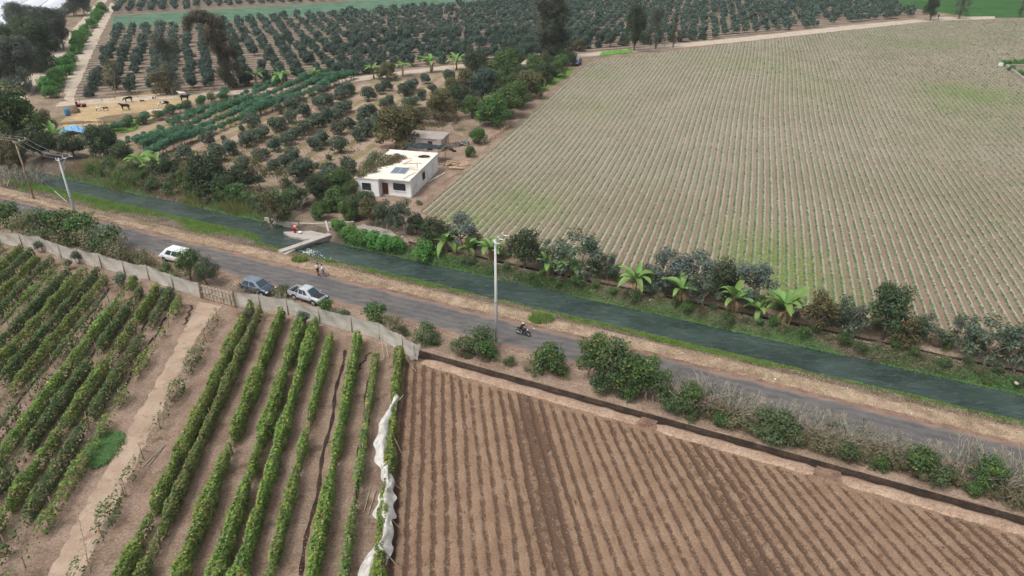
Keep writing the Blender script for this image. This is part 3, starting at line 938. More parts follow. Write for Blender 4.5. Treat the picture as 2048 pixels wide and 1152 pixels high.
BL = [banana_leaf_mesh(2.0, 0.62, d, F_['banana']) for d in (0.35, 0.6, 0.9, 1.15, 0.5, 0.75)]
BLD = [banana_leaf_mesh(1.7, 0.4, d, F_['banana_dry']) for d in (1.5, 1.8)]
bs = MB()
bs.tube([(0, 0, -.1), (0.02, 0, .6), (0, .03, 1.3), (0, 0, 1.75)], [.17, .15, .11, .07], 8)
BSTEM = bs.mesh('banana_stem', plain('banana_stem', (150, 134, 92), .7, .2, var=.3, vs=4), True)


def banana(p, label, s=1.0, n=8, group='banana plants on the canal bank', ndry=2):
    t = thing('banana_plant', label, 'banana plant', p, random.uniform(0, 6.28), group, s)
    obj('stem', BSTEM, t)
    for i in range(n):
        o = obj('leaf', random.choice(BL), t)
        o.location = (0, 0, 1.55 + random.uniform(-.1, .15))
        o.rotation_euler = (random.uniform(-.2, .2), -random.uniform(.05, .75) if i % 3 == 0 else random.uniform(-.25, .25), i * 2.399 + random.uniform(-.3, .3))
        k_ = random.uniform(.75, 1.1); o.scale = (k_, k_ * random.uniform(.85, 1.15), k_)
    for i in range(ndry):
        o = obj('dry_leaf', random.choice(BLD), t)
        o.location = (0, 0, 1.25); o.rotation_euler = (0, 0.5, random.uniform(0, 6.28))
        o.scale = (.7, .8, .8)
    return t


def place(kind, p, label, cat='tree', group=None, s=1.0, rz=None, v=None, name=None):
    vs = KIND[kind]
    parts = vs[(v if v is not None else random.randrange(len(vs))) % len(vs)]
    z = p[2] if len(p) > 2 and abs(p[2]) > 1e-6 else gz(p)
    t = thing(name or {'shrub': 'shrub', 'bush': 'bush'}.get(cat, 'tree'), label, cat, (p[0], p[1], z - 0.02), random.uniform(0, 6.28) if rz is None else rz, group, s)
    for pn, me in parts:
        o = obj(pn, me, t)
    return t


# ------------------------------------------------------------------ large orchard behind the lane
def inside(pt, poly):
    x, y = pt; r = False
    for i in range(len(poly)):
        a = poly[i]; b = poly[i - 1]
        if (a[1] > y) != (b[1] > y) and x < (b[0] - a[0]) * (y - a[1]) / (b[1] - a[1]) + a[0]: r = not r
    return r


OA = R(22)
c1 = Vector((math.cos(OA), math.sin(OA), 0)); c2 = Vector((-math.sin(OA), math.cos(OA), 0))
ORCH = [P(150, 198), P(330, 184), P(520, 172), P(650, 157), P(800, 140), P(930, 122), P(1060, 117), P(1190, 100), P(1340, 86), P(1500, 69), P(1700, 47), P(1848, 31), P(1740, -4), P(1080, -8), P(1000, 6), P(800, 21), P(600, 35), P(228, 59), P(175, 140)]
ORCH2 = [P(228, 30), P(420, 17), P(600, 7), P(760, -3), P(700, -30), P(226, -22)]
cand = []
for i in range(-30, 110):
    for j in range(-30, 110):
        q = P(140, 196) + c1 * (i * 4.75) + c2 * (j * 6.7)
        q = q + Vector((random.uniform(-.55, .55), random.uniform(-1.1, 1.1), 0))
        if random.random() < 0.06: continue
        if abs(q.x) > q.y * 0.725 + 4: continue
        for zone, poly in ((1, ORCH), (2, ORCH2)):
            if inside((q.x, q.y), [(p.x, p.y) for p in poly]):
                cand.append((q.length, q, i, j, zone)); break
cand.sort(key=lambda t: t[0])
print('orchard trees', len(cand))
cols = sorted(set(c_[2] for c_ in cand))
incol = {i: sorted(c_[3] for c_ in cand if c_[2] == i) for i in cols}
for n_, (d_, q, i, j, zone) in enumerate(cand[:300]):
    s_ = random.uniform(.95, 1.6) * (1.08 if q.x > -15 else 1.0)
    place('mango', (q.x, q.y, 0.03), '%s tree back from the lane in the %s column of the large orchard' % (ordw(incol[i].index(j) + 1), ordw(cols.index(i) + 1)), 'tree', 'trees of the large orchard', s_, name='orchard_tree')
# the rest reads as one mass
far = cand[300:]
tmpl = []
for v in range(5):
    cl = ring_clumps(6, 1.0, .8, 2.0, (.55, .8), (0, 0, 1.4, 1.2, 1.2, 1.0))
    C, N, S = crown_cloud(cl, 46, .62, .6)
    tmpl.append(leaf_quads(C, N, S, .55, .45))
vv = []
for (d_, q, i, j, zone) in far:
    t_ = random.choice(tmpl); a = random.uniform(0, 6.28)
    s_ = random.uniform(.95, 1.6) * (1.08 if q.x > -15 else 1.0)
    ca, sa = math.cos(a) * s_, math.sin(a) * s_
    vv.append(np.stack([t_[:, 0] * ca - t_[:, 1] * sa + q.x, t_[:, 0] * sa + t_[:, 1] * ca + q.y, t_[:, 2] * s_ + .03], 1))
vv = np.concatenate(vv)
k_far = foliage('far_orchard_leaf', (50, 68, 58), (86, 106, 92), (118, 112, 80), .04, clump=0.25)
tag(obj('far_orchard', np_mesh('far_orchard', vv, np.arange(len(vv)).reshape(-1, 4), k_far)), 'far rows of the dark green orchard below the top edge', 'orchard', kind='stuff')

# ------------------------------------------------------------------ young orchard between the house and the tall green rows
rows_y = [  # (start px, end px, number)
    ((372, 318), (655, 182), 16), ((395, 345), (700, 188), 20), ((425, 372), (780, 178), 23), ((500, 378), (850, 168), 23), ((545, 395), (905, 160), 24), ((585, 405), (925, 185), 22), ((625, 402), (800, 268), 12)]
for ri, (a, b, n) in enumerate(rows_y):
    A, B = P(*a), P(*b)
    for j in range(n):
        if random.random() < .13: continue
        q = A.lerp(B, (j + random.uniform(-.25, .25)) / (n - 1))
        small = random.random() < .22
        s_ = random.uniform(.5, .8) if small else random.uniform(1.1, 1.6)
        # keep clear of the house and the big trees beside it
        if (q - P(800, 300)).length < 11: continue
        place('young', (q.x, q.y, 0.03), '%s %s tree from the lower end, %s young orchard row from the tall crop' % (ordw(j + 1), 'stunted' if small else 'bushy', ordw(ri + 1)), 'tree', 'trees of the young orchard row %d' % (ri + 1), s_, name='fruit_tree')

# tall green crop rows (cassava-like), each plant by itself
for ri, (a, b, n, sc) in enumerate([((300, 318), (705, 158), 46, 1.05), ((292, 306), (690, 152), 46, 1.0), ((283, 296), (655, 150), 42, .95), ((246, 296), (570, 170), 36, .7), ((262, 284), (560, 166), 34, .7)]):
    A, B = P(*a), P(*b)
    for j in range(n):
        if ri >= 3 and random.random() < .12: continue
        q = A.lerp(B, j / (n - 1)) + Vector((random.uniform(-.35, .35), random.uniform(-.35, .35), 0))
        f = 1.0 + .25 * math.sin(j * .35 + ri)
        place('cassava', (q.x, q.y, .03), '%s leafy crop plant from the lower end of the %s tall green row' % (ordw(j + 1), ordw(ri + 1)), 'crop plant', 'tall green crop row %d' % (ri + 1), sc * f * random.uniform(.9, 1.15) * 1.22, name='crop_plant')
# broad-leaved band by the cattle pen
for j in range(26):
    A, B = P(215, 268), P(455, 196)
    q = A.lerp(B, j / 25) + Vector((random.uniform(-1.2, 1.2), random.uniform(-1.2, 1.2), 0))
    place('cassava' if j % 3 else 'bush', (q.x, q.y, .04), '%s plant from the left in the leafy band along the cattle pen' % ordw(j + 1), 'crop plant', 'leafy band along the cattle pen', random.uniform(1.0, 1.4) if j % 3 else 1.3, name='crop_plant')


def hpx(px, yb, yt):
    """height of something standing at (px, yb) whose top shows at yt"""
    g = P(px, yb)
    b = (576.0 - yt) / FPX
    return CAM_H + (-math.sin(PITCH) + b * math.cos(PITCH)) * g.y / (math.cos(PITCH) + b * math.sin(PITCH))


# ------------------------------------------------------------------ single trees
for (kind, px, yb, yt, nom, label) in [
    ('tall_brown', 457, 178, 28, 14.5, 'tall brown tree with drooping hooked top standing in the orchard'),
    ('tall_grey', 347, 190, 60, 13.0, 'tall thin grey-green tree leaning above the cattle pen'),
    ('tall_grey', 1087, 124, -14, 13.0, 'tall grey tree, left of the pair near the blue car'),
    ('tall_dark', 1109, 122, -12, 13.0, 'tall dark tree, right of the pair near the blue car'),
    ('tall_dark', 1268, 101, 16, 13.0, 'dark narrow tree, leftmost of three beside the far lane'),
    ('tall_grey', 1312, 98, 8, 13.0, 'faint grey tree, middle of three beside the far lane'),
    ('tall_thin', 1346, 95, 36, 11.0, 'small dark tree, rightmost of three beside the far lane'),
    ('tall_dark', 1860, 41, -22, 13.0, 'dark tree at the far corner beside the walking person'),
    ('tall_grey', 1918, 38, -30, 13.0, 'leaning pale trunked tree right of the far corner'),
    ('tall_thin', 2038, 34, -8, 11.0, 'tree cut by the right edge above the far field')]:
    g = P(px, yb)
    place(kind, (g.x, g.y, .03), label, 'tree', None, hpx(px, yb, yt) / nom, rz=0.0 if kind == 'tall_brown' else None)

for (kind, px, py, s_, label) in [
    # tree belt along the left side of the seedling field
    ('broad_dark', 953, 160, 1.15, 'dark crowned tree beside the lane, farthest left of the tree belt'),
    ('broad_olive', 935, 184, .85, 'olive tree at the edge of the young orchard, beneath the dark crown'),
    ('broad', 965, 208, 1.1, 'large blue-green tree in the middle of the tree belt'),
    ('broad_olive', 884, 240, 1.0, 'olive-green tree standing apart left of the tree belt'),
    ('broad_green', 988, 254, 1.15, 'green tree nearest the branch fence in the tree belt'),
    ('broad_green', 1013, 234, 1.1, 'second green tree of the belt, counting away from the house'),
    ('broad_green', 1035, 216, 1.0, 'third green tree of the belt, counting away from the house'),
    ('broad_olive', 1056, 197, 1.0, 'fourth tree of the belt beside the field path, olive tinged'),
    ('broad_dark', 1086, 168, .85, 'dark tree beside the field path near the blue car'),
    ('broad_green', 1112, 156, .8, 'green tree beside the grass strip near the blue car'),
    ('broad_dark', 1136, 132, .8, 'dark tree right behind the blue car'),
    ('broad', 1010, 165, 1.1, 'grey-green tree behind the belt, left of the pale bale'),
    ('broad_dark', 1030, 140, 1.0, 'dark tree between the lane and the tall pair'),
    ('broad_green', 985, 190, 1.0, 'green tree in the inner row of the belt'),
    ('broad_green', 1068, 150, .9, 'green rounded tree in front of the tall pair'),
    ('broad_olive', 1158, 102, .6, 'small yellow-green tree at the lane corner'),
    ('broad_olive', 775, 160, .75, 'olive round tree beside the lane among the banana plants'),
    # around the house
    ('broad_olive', 792, 300, 1.22, 'big olive-green tree leaning over the dark shade roof'),
    ('broad_olive', 818, 268, .95, 'olive-green tree right behind the big tree by the house'),
    ('broad_green', 957, 288, .55, 'slim bright green tree by the end of the branch fence'),
    ('broad_green', 940, 314, .35, 'small bright green shrub beside the log pile'),
    ('sparse', 862, 250, .9, 'yellowish thin tree behind the adobe shed'),
    ('sparse', 910, 262, .7, 'bushy brush heap tree behind the adobe shed'),
    ('broad_dark', 716, 436, .6, 'dark green bush between the house and the pale apron'),
    ('broad_green', 640, 440, .45, 'bright green bush above the concrete wall'),
    ('broad_green', 672, 420, .6, 'green shrub left of the house front'),
    # cattle pen and left edge
    ('broad_olive', 333, 188, .95, 'dark leaning tree at the corner of the cattle pen'),
    ('sparse', 232, 190, 1.45, 'wispy olive tree at the back of the cattle pen'),
    ('broad_dark', 490, 172, .5, 'small dark round tree at the foot of the hooked tree'),
    ('broad_dark', 466, 176, .42, 'low dark bush left of the small round tree'),
    ('broad_green', 30, 288, 1.9, 'huge dark green tree at the left edge'),
    ('broad_olive', 88, 268, .75, 'grey-green tree between the huge tree and the blue tarp'),
    ('broad_dark', 150, 322, .72, 'dark bushy tree right behind the concrete pole'),
    ('broad_dark', 212, 322, 1.0, 'broad dark tree right of the blue tarp'),
    ('broad_dark', 88, 330, .95, 'dark tree between the wooden pole and the concrete pole'),
    ('broad_olive', 22, 330, .8, 'yellowish tree behind the wooden pole'),
    ('broad_dark', 424, 396, 1.02, 'dark round tree at the lower end of the young orchard'),
    ('broad_dark', 492, 388, .7, 'smaller dark tree right of the dark round tree'),
    ('sparse', 523, 385, 1.05, 'thin grey-green tree at the end of an orchard row'),
    ('sparse', 546, 455, 1.35, 'half bare leaning tree above the concrete wall'),
    ('sparse', 572, 408, .85, 'thin tree right of the half bare leaning tree'),
    ('giant', 46, 182, 1.15, 'enormous dark tree in front of the greenhouse, nearest one'),
    ('giant', 80, 142, 1.2, 'enormous dark tree in front of the greenhouse, second nearest'),
    ('giant', 112, 102, 1.15, 'enormous dark tree in front of the greenhouse, third along the path'),
    ('giant', 18, 142, 1.1, 'enormous dark tree at the left edge beside the white greenhouse'),
    ('giant', 62, 96, 1.2, 'enormous dark tree behind the path side ones'),
    ('giant', 160, 32, 1.0, 'tall dark tree at the top of the farmyard path'),
    ('giant', 138, 10, .9, 'dark tree behind the tall one at the top of the path')]:
    g = P(px, py)
    place(kind, (g.x, g.y, gz(g) + .02), label, 'tree', None, s_ * (1.0 if kind == 'giant' else 1.3))

# trees on the far bank, between the ditch and the field
for (kind, v, px, py, s_, label) in [
    ('bank_dark', 0, 868, 498, .95, 'dark tree on the far bank behind the leftmost banana'),
    ('bank_tree', 1, 925, 500, 1.0, 'blue-grey tree on the far bank behind the second banana'),
    ('bank_dark', 1, 1050, 540, 1.1, 'brownish dark tree just right of the tall concrete pole'),
    ('bank_tree', 0, 1160, 560, 1.4, 'spreading grey-green tree behind the large dark banana'),
    ('bank_tree', 3, 1105, 545, 1.0, 'grey-green tree left of the spreading one'),
    ('bank_tree', 0, 1214, 562, .7, 'small light green tree right of the spreading one'),
    ('bank_tree', 1, 1330, 588, 1.1, 'blue-grey tree behind the lone banana, left of its cluster'),
    ('bank_tree', 4, 1385, 596, 1.2, 'blue-grey tree in the middle of the bank cluster'),
    ('bank_dark', 0, 1440, 604, 1.0, 'dark green tree in the middle of the bank cluster'),
    ('bank_tree', 1, 1500, 615, 1.15, 'blue-grey rounded tree behind the three bananas'),
    ('bank_tree', 3, 1405, 622, .9, 'low grey-green tree in front of the bank cluster'),
    ('bank_tree', 0, 1300, 590, .85, 'grey-green tree at the left end of the bank cluster'),
    ('bank_tree', 2, 1628, 668, .95, 'small olive tree right of the bright banana'),
    ('bank_tree', 3, 1690, 672, 1.0, 'grey-green tree touching the black-green tree'),
    ('bank_dark', 1, 1765, 678, 1.2, 'large black-green tree on the far bank at right'),
    ('bank_tree', 2, 1805, 700, .8, 'thin olive tree under the black-green tree'),
    ('bank_tree', 0, 1842, 690, .7, 'small ragged tree beside the white rubbish'),
    ('bank_tree', 3, 1915, 705, .85, 'ragged grey-green tree right of the white rubbish'),
    ('bank_tree', 0, 1972, 730, 1.15, 'green topped tree near the right end of the far bank'),
    ('bank_tree', 3, 2030, 738, 1.0, 'green tree cut by the right edge on the far bank'),
    ('bank_tree', 0, 812, 470, 1.0, 'green tree in front of the house yard'),
    ('bank_tree', 3, 775, 462, .9, 'greyish tree in front of the house door'),
    ('bank_tree', 2, 742, 452, .85, 'thin olive tree left of the greyish one by the house')]:
    g = P(px, py)
    place(kind, (g.x, g.y, gz(g)), label, 'tree', None, s_ * 1.3, v=v)

# bananas
for (px, py, s_, n, label) in [
    (893, 507, 1.25, 8, 'leftmost banana plant on the far canal bank, upright pale leaves'),
    (937, 516, 1.0, 8, 'second banana plant from the left on the far canal bank'),
    (980, 520, 1.15, 9, 'banana plant just behind the tall concrete pole'),
    (1096, 556, .9, 6, 'ragged banana stem left of the large dark banana'),
    (1132, 560, 1.3, 10, 'large dark green banana plant under the spreading tree'),
    (1268, 596, 1.2, 8, 'lone banana plant left of the bank tree cluster'),
    (1358, 616, 1.15, 8, 'banana plant in the middle of the bank tree cluster'),
    (1463, 634, 1.2, 8, 'left one of the three big bananas right of the cluster'),
    (1516, 642, 1.1, 8, 'middle one of the three big bananas right of the cluster'),
    (1566, 650, 1.45, 12, 'bright green largest banana, right one of the three')]:
    g = P(px, py)
    g.z = gz(g)
    banana(g, label, s_ * 1.15, n + 2)
for i, (px, py, s_) in enumerate([(514, 172, 1.6), (565, 174, 1.75), (627, 170, 1.6), (748, 158, 1.6), (806, 152, 1.75), (862, 145, 1.9), (913, 140, 1.75)]):
    banana(P(px, py, .04), '%s banana plant from the left along the dirt lane' % ordw(i + 1), s_, 10, 'banana plants along the dirt lane', 1)
banana(P(287, 352, .5), 'left banana plant on the reed bank behind the concrete pole', 1.85, 9, 'banana plants on the reed bank', 3)
banana(P(318, 360, .5), 'right banana plant on the reed bank behind the concrete pole', 1.6, 9, 'banana plants on the reed bank', 3)
banana(P(112, 296, .2), 'yellow-green banana plant in front of the blue tarp', 1.7, 9, 'banana plants on the reed bank', 0)

for i in range(46):
    u = -46 + i * 1.62 + random.uniform(-.5, .5); w = random.uniform(77.3, 78.8)
    kd = ('dry_bush', 'bush', 'bush')[i % 3]; q = UW(u, w)
    place(kd, (q.x, q.y, gz(q) - .05), '%s %s scrub plant from the left on the far bank slope' % (ordw(i + 1), 'dry' if kd == 'dry_bush' else 'green'), 'bush', 'scrub plants on the far bank slope', random.uniform(.5, .95))
for i in range(40):
    u = -45 + i * 1.75 + random.uniform(-.6, .6); q = UW(u, random.uniform(81.6, 83.4))
    place(('bush', 'dry_bush')[i % 2], (q.x, q.y, gz(q)), '%s undergrowth bush from the left beneath the far bank trees' % ordw(i + 1), 'bush', 'undergrowth beneath the far bank trees', random.uniform(.9, 1.4))
# lush bushes on the island below the weir
for i, (u, w, s_) in enumerate([(-65.6, 78.0, 1.25), (-63.4, 77.7, 1.3), (-61.3, 77.5, 1.3), (-59.2, 77.4, 1.35), (-57.2, 77.3, 1.35), (-55.2, 77.3, 1.4), (-50.4, 77.5, 1.65)]):
    place('lush', UW(u, w, .0), 'lone large lush bush at the canal edge' if i == 6 else '%s lush bright bush downstream of the weir' % ordw(i + 1), 'bush', 'lush bushes below the weir', s_)

# ------------------------------------------------------------------ bushes between the road and the fence / brown field
HB = [  # kind, u, w, scale
    ('bush', -113.5, 59.4, 1.3, 'roadside bush at the left edge above the net fence'), ('dry_bush', -109.5, 58.8, 1.5, 'dry roadside brush at the left edge'),
    ('bush', -104.6, 59.2, 1.5, 'green roadside bush, leftmost of the large clump by the concrete pole'), ('bush', -101.2, 59.6, 1.6, 'green bush in the clump just left of the concrete pole foot'),
    ('bush', -97.6, 60.0, 1.55, 'green bush at the foot of the left concrete pole'), ('dry_bush', -99.5, 58.0, 1.5, 'brown brush in front of the large clump'),
    ('dry_bush', -94.6, 58.4, 1.6, 'brown brush between the pole clump and the next bush'), ('bush', -91.6, 59.4, 1.35, 'green bush right of the left concrete pole'),
    ('dry_bush', -89.0, 58.6, 1.4, 'brown bush right of the pole clump'), ('dry_bush', -86.6, 58.2, 1.2, 'small brown brush beside the road bend'),
    ('bush', -84.0, 58.8, .9, 'small green bush left of the white van'), ('dry_bush', -82.1, 58.2, 1.3, 'dry bush in front of the white van'), ('dry_bush', -85.7, 57.9, 1.0, 'low dry brush left of the white van'),
    ('bare_shrub', -65.6, 57.9, 1.0, 'bare twigs in front of the dark hatchback'), ('bare_shrub', -63.4, 57.8, .9, 'bare twigs by the hatchback front wheel'),
    ('dry_bush', -60.4, 58.9, .9, 'grey-green brush between the hatchback and the pickup'), ('bush', -60.2, 59.9, .65, 'green leafy shrub between the two parked cars'),
    ('bare_shrub', -58.9, 58.0, 1.0, 'bare twigs beside the pickup rear door'), ('bare_shrub', -57.0, 57.7, .9, 'bare twigs beside the pickup front wheel'), ('bare_shrub', -54.6, 57.8, .7, 'low bare twigs in front of the pickup'),
    ('bush', -53.0, 58.9, .75, 'small green shrub right in front of the pickup'), ('bush', -49.6, 58.2, .6, 'tiny green shrub along the net fence'), ('dry_bush', -51.0, 58.0, .7, 'low dry weeds along the net fence'),
    ('bush', -45.9, 59.2, 1.15, 'green roadside bush midway between pickup and tall pole'), ('dry_bush', -43.2, 58.6, 1.15, 'thin yellowish brush right of the midway bush'), ('bare_shrub', -44.0, 57.6, .7, 'bare twigs below the midway bush'),
    ('bush', -38.6, 58.3, 1.0, 'dark green bush above the torn fence end'), ('bush', -34.6, 58.4, .6, 'small bush between the dark bush and the pole clump'),
    ('bush', -32.4, 59.0, 1.35, 'big leafy bush left of the tall concrete pole'), ('dry_bush', -33.4, 57.9, 1.0, 'dry grey bush under the big leafy one'), ('bush', -31.0, 58.5, 1.0, 'leafy bush touching the tall concrete pole'),
    ('bush', -24.1, 59.0, 1.35, 'isolated dense bush below the motorcycle'), ('bush', -22.9, 58.8, 1.0, 'thin leafed half of the isolated bush below the motorcycle'),
    ('tall_bush', -18.8, 59.3, 1.05, 'tall leafy bush, leftmost of the tall roadside group'), ('tall_bush', -16.8, 59.1, 1.05, 'second tall leafy bush of the roadside group'), ('tall_bush', -15.1, 58.8, .95, 'third tall leafy bush of the roadside group'),
    ('tall_bush', -13.5, 59.0, .9, 'fourth tall leafy bush of the roadside group'), ('bush', -17.7, 58.0, 1.0, 'low dark bush under the tall roadside group'), ('tall_bush', -11.9, 58.6, .75, 'thin last bush of the tall roadside group'), ('bush', -14.8, 57.9, .8, 'small leafy bush below the third tall one')]
for (kind, u, w, s_, label) in HB:
    place(kind, UW(u, w, .02), label, 'bush', None, s_ * (1.0 if kind == 'bare_shrub' else 1.65 if u < -85 else 1.5 if kind == 'tall_bush' else 1.35))
# the ragged hedge that runs on to the right edge
hk = []
u = -10.4
while u < 24:
    hk.append(u); u += random.uniform(1.05, 1.4)
for i, u in enumerate(hk):
    place('bare_shrub', UW(u, 59.6 + random.uniform(-.5, .5), .02), '%s bare grey twiggy shrub of the ragged roadside hedge' % ordw(i + 1), 'shrub', 'bare shrubs of the roadside hedge', random.uniform(1.6, 2.1) * (1.1 if u < -4 or u > 14 else .9))
    if i % 7 != 6:
        kd = random.choice(('dry_bush', 'dry_bush', 'dry_bush', 'tall_bush', 'bush'))
        place(kd, UW(u + .4, 58.3 + random.uniform(-.4, .5), .02), '%s leafy bush along the ditch side of the ragged hedge' % ordw(i + 1), 'bush', 'leafy bushes of the roadside hedge', random.uniform(1.15, 1.6) * (.7 if kd == 'tall_bush' else 1))

for i in range(24):
    u = -10 + i * 1.42 + random.uniform(-.4, .4)
    kd = ('dry_bush', 'bush', 'dry_bush', 'bush', 'dry_bush')[i % 5]
    place(kd, UW(u, 57.7 + random.uniform(-.25, .5), .02), '%s low %s clump along the ditch edge of the ragged hedge' % (ordw(i + 1), 'dry' if kd == 'dry_bush' else 'green'), 'bush', 'low clumps along the ditch edge', random.uniform(.75, 1.15))
for i in range(13):
    u = -53 + i * 2.25 + random.uniform(-.5, .5)
    place(('dry_bush', 'bush')[i % 2], UW(u, 57.9 + random.uniform(-.4, .8), .02), '%s low weed clump between the pickup and the isolated bush' % ordw(i + 1), 'bush', 'weed clumps along the near road edge', random.uniform(.35, .7))
# feathery tree over the van
place('feathery', UW(-74.6, 58.2, .02), 'feathery green tree hanging over the white van and the net fence', 'tree', None, 1.3, v=1)
place('feathery', UW(-71.4, 58.0, .02), 'dark feathery shrub at the left gate post', 'tree', None, 1.05, v=0)
place('feathery', UW(-77.4, 57.0, .02), 'yellowish feathery shrub in front of the van', 'tree', None, .7, v=1)

# farmyard hedge strip, bright green
A = [P(95, 196), P(110, 175), P(122, 158), P(134, 140), P(144, 120), P(150, 105), P(158, 88), P(166, 76), P(180, 58), P(188, 46), P(196, 34), P(205, 18)]
for i in range(24):
    t = i / 23 * (len(A) - 1); j = min(int(t), len(A) - 2)
    q = A[j].lerp(A[j + 1], t - j)
    if i in (9, 18): continue
    place('lush', (q.x + random.uniform(-1, 1), q.y, .04), '%s bright green bush along the farmyard path, counting away' % ordw(i + 1), 'bush', 'bright bushes along the farmyard path', random.uniform(1.7, 2.5))
# shrubs growing at the house and over its roof edge
for (px, py, s_, kind, label) in [(705, 392, 1.5, 'bush', 'green bush at the left house corner'), (690, 372, 1.6, 'bush', 'green bush behind the left house corner'), (728, 352, 1.7, 'dry_bush', 'brown brush heap along the left house wall'),
                                  (745, 335, 1.6, 'bush', 'green bush along the left house wall'), (760, 322, 1.6, 'dry_bush', 'brown brush under the big olive tree'), (668, 392, 1.3, 'bush', 'bush left of the house by the orchard'),
                                  (772, 408, .6, 'dry_bush', 'low dry weeds in front of the house door'), (800, 412, .7, 'dry_bush', 'low dry weeds in front of the house window'), (838, 410, .5, 'bush', 'tiny weed tuft right of the house corner'),
                                  (655, 425, 1.1, 'bush', 'green bush above the pale apron'), (690, 425, 1.2, 'bush', 'dark bush in front of the house'), (700, 345, 1.2, 'dry_bush', 'thin dry brush beside the orchard row end'), (600, 430, 1.3, 'bare_shrub', 'fallen grey branches above the concrete wall')]:
    g = P(px, py)
    place(kind, (g.x, g.y, gz(g) + .03), label, 'bush', None, s_)
# grey leafless thicket at the far left bank
for i, (px, py, s_) in enumerate([(10, 372, 2.2), (40, 372, 2.0), (75, 366, 1.9), (98, 358, 1.7), (20, 350, 2.0), (60, 345, 2.0)]):
    g = P(px, py)
    place('bare_shrub', (g.x, g.y, gz(g)), '%s grey leafless shrub of the thicket by the wooden pole' % ordw(i + 1), 'shrub', 'leafless thicket by the wooden pole', s_)
# scrub covering the upstream bank
for i, u in enumerate(np.arange(-119, -77, 2.6)):
    kd = ('bush', 'dry_bush', 'dry_bush', 'bush')[i % 4]
    q = UW(u + random.uniform(-.6, .6), random.uniform(80.0, 82.5))
    place(kd, (q.x, q.y, gz(q)), '%s scrub bush from the left on the upstream bank top' % ordw(i + 1), 'bush', 'scrub on the upstream bank', random.uniform(1.3, 2.0))
for i in range(34):
    u = -121 + i * 1.32; q = UW(u + random.uniform(-.6, .6), random.uniform(78.8, 80.4))
    place(('bush', 'dry_bush', 'bush')[i % 3], (q.x, q.y, gz(q)), '%s low bush from the left down the upstream bank slope' % ordw(i + 1), 'bush', 'low bushes on the upstream bank slope', random.uniform(.8, 1.3))
for i, (px, py, s_, kd, lb) in enumerate([(250, 340, .7, 'broad_dark', 'dark tree behind the reed bank bananas'), (350, 365, .75, 'broad_dark', 'dark tree right of the reed bank bananas'), (385, 380, .65, 'broad_olive', 'olive tree left of the dark round tree'), (455, 405, .6, 'broad_dark', 'dark bush below the dark round tree'), (600, 418, .55, 'broad_dark', 'dark bush above the concrete wall corner'), (640, 405, .7, 'broad_dark', 'dark tree at the lower end of the last orchard row'), (680, 385, .7, 'broad_green', 'green tree left of the house corner'), (735, 425, .6, 'broad_dark', 'dark bush in front of the left house window'), (700, 440, .55, 'broad_green', 'green bush at the top of the pale apron'), (760, 440, .45, 'broad_olive', 'olive bush in front of the house door'), (790, 450, .45, 'broad_green', 'green bush in front of the house window'), (835, 470, .5, 'broad_dark', 'dark bush at the near corner of the seedling field'),
                                      (1000, 215, .9, 'broad_dark', 'dark tree in the thick middle of the belt'), (1025, 190, .9, 'broad_green', 'green tree in the back row of the belt'), (1045, 172, .9, 'broad_dark', 'dark tree in the back row of the belt'), (1072, 182, .85, 'broad_green', 'green tree at the front edge of the belt above the grass strip'), (1098, 146, .8, 'broad_dark', 'dark tree behind the grass strip'), (920, 215, .9, 'broad_dark', 'dark tree between the olive tree and the belt'), (945, 235, .85, 'broad_green', 'green tree at the lower left of the belt'), (975, 165, .9, 'broad_dark', 'dark tree at the upper left of the belt'), (905, 190, .7, 'broad_olive', 'olive tree on the orchard side of the belt'), (1122, 140, .75, 'broad_green', 'green bush between the belt and the blue car')]):
    g = P(px, py)
    place(kd, (g.x, g.y, gz(g) + .02), lb, 'tree', None, s_ * 1.2)


# ------------------------------------------------------------------ grass, reeds and creepers: uncountable
def strip_grass(name, n, ur, wr, h, wdt, mat, label, dens=None, lean=.4, zoff=0.0, cat='grass'):
    u = rng.uniform(*ur, n); w = rng.uniform(*wr, n)
    if dens is not None:
        ok = rng.uniform(0, 1, n) < dens(u, w); u, w = u[ok], w[ok]
    z = ground_z(u, w) + zoff
    base = np.stack([u * EU.x + w * EW.x, u * EU.y + w * EW.y, z], 1)
    hh = h * rng.uniform(.5, 1.4, len(u)) * (0.8 + .35 * wob(u, w, 1.3))
    v, f = blades(base, hh, wdt, lean)
    return tag(obj(name, np_mesh(name, v, f, mat)), label, cat, kind='stuff')


strip_grass('bank_grass', 120000, (-75, 40), (69.6, 71.5), .3, .07, F_['grass'], 'green grass along the road side edge of the canal', lambda u, w: np.clip(.1 + .85 * wob(u * .6, w * .4, .8) + .6 * (w - 70.2), 0.02, 1))
strip_grass('upstream_grass', 110000, (-135, -72), (68.6, 73.4), .3, .08, F_['grass'], 'thick green grass on the upstream verge', lambda u, w: np.clip((.15 + .9 * wob(u * .35, w * .25, .7)) + .28 * (w - 70.6), 0, 1))
strip_grass('verge_straw_grass', 16000, (-125, 40), (66.6, 70.6), .16, .05, F_['straw'], 'dry straw on the canal verge', lambda u, w: .5 + .5 * wob(u, w, .9))
strip_grass('roadside_straw', 9000, (-125, 40), (57.3, 61.5), .22, .04, F_['straw'], 'dry weeds along the near road edge', lambda u, w: np.clip(.2 + .8 * wob(u * .6, w * .8, .9), 0, 1))
strip_grass('far_bank_straw', 16000, (-72, 60), (78.0, 79.0), .2, .05, F_['straw'], 'dry grass on the crest of the far bank', lambda u, w: np.clip(.2 + .7 * wob(u * .8, w, .8), 0, 1))
strip_grass('far_bank_fern', 40000, (-64, 60), (76.8, 78.0), .5, .09, F_['creeper'], 'green ferny growth on the far bank slope', lambda u, w: np.clip(.2 + 1.1 * wob(u * .45 + 9, w * .8, .8), 0, 1), .6)
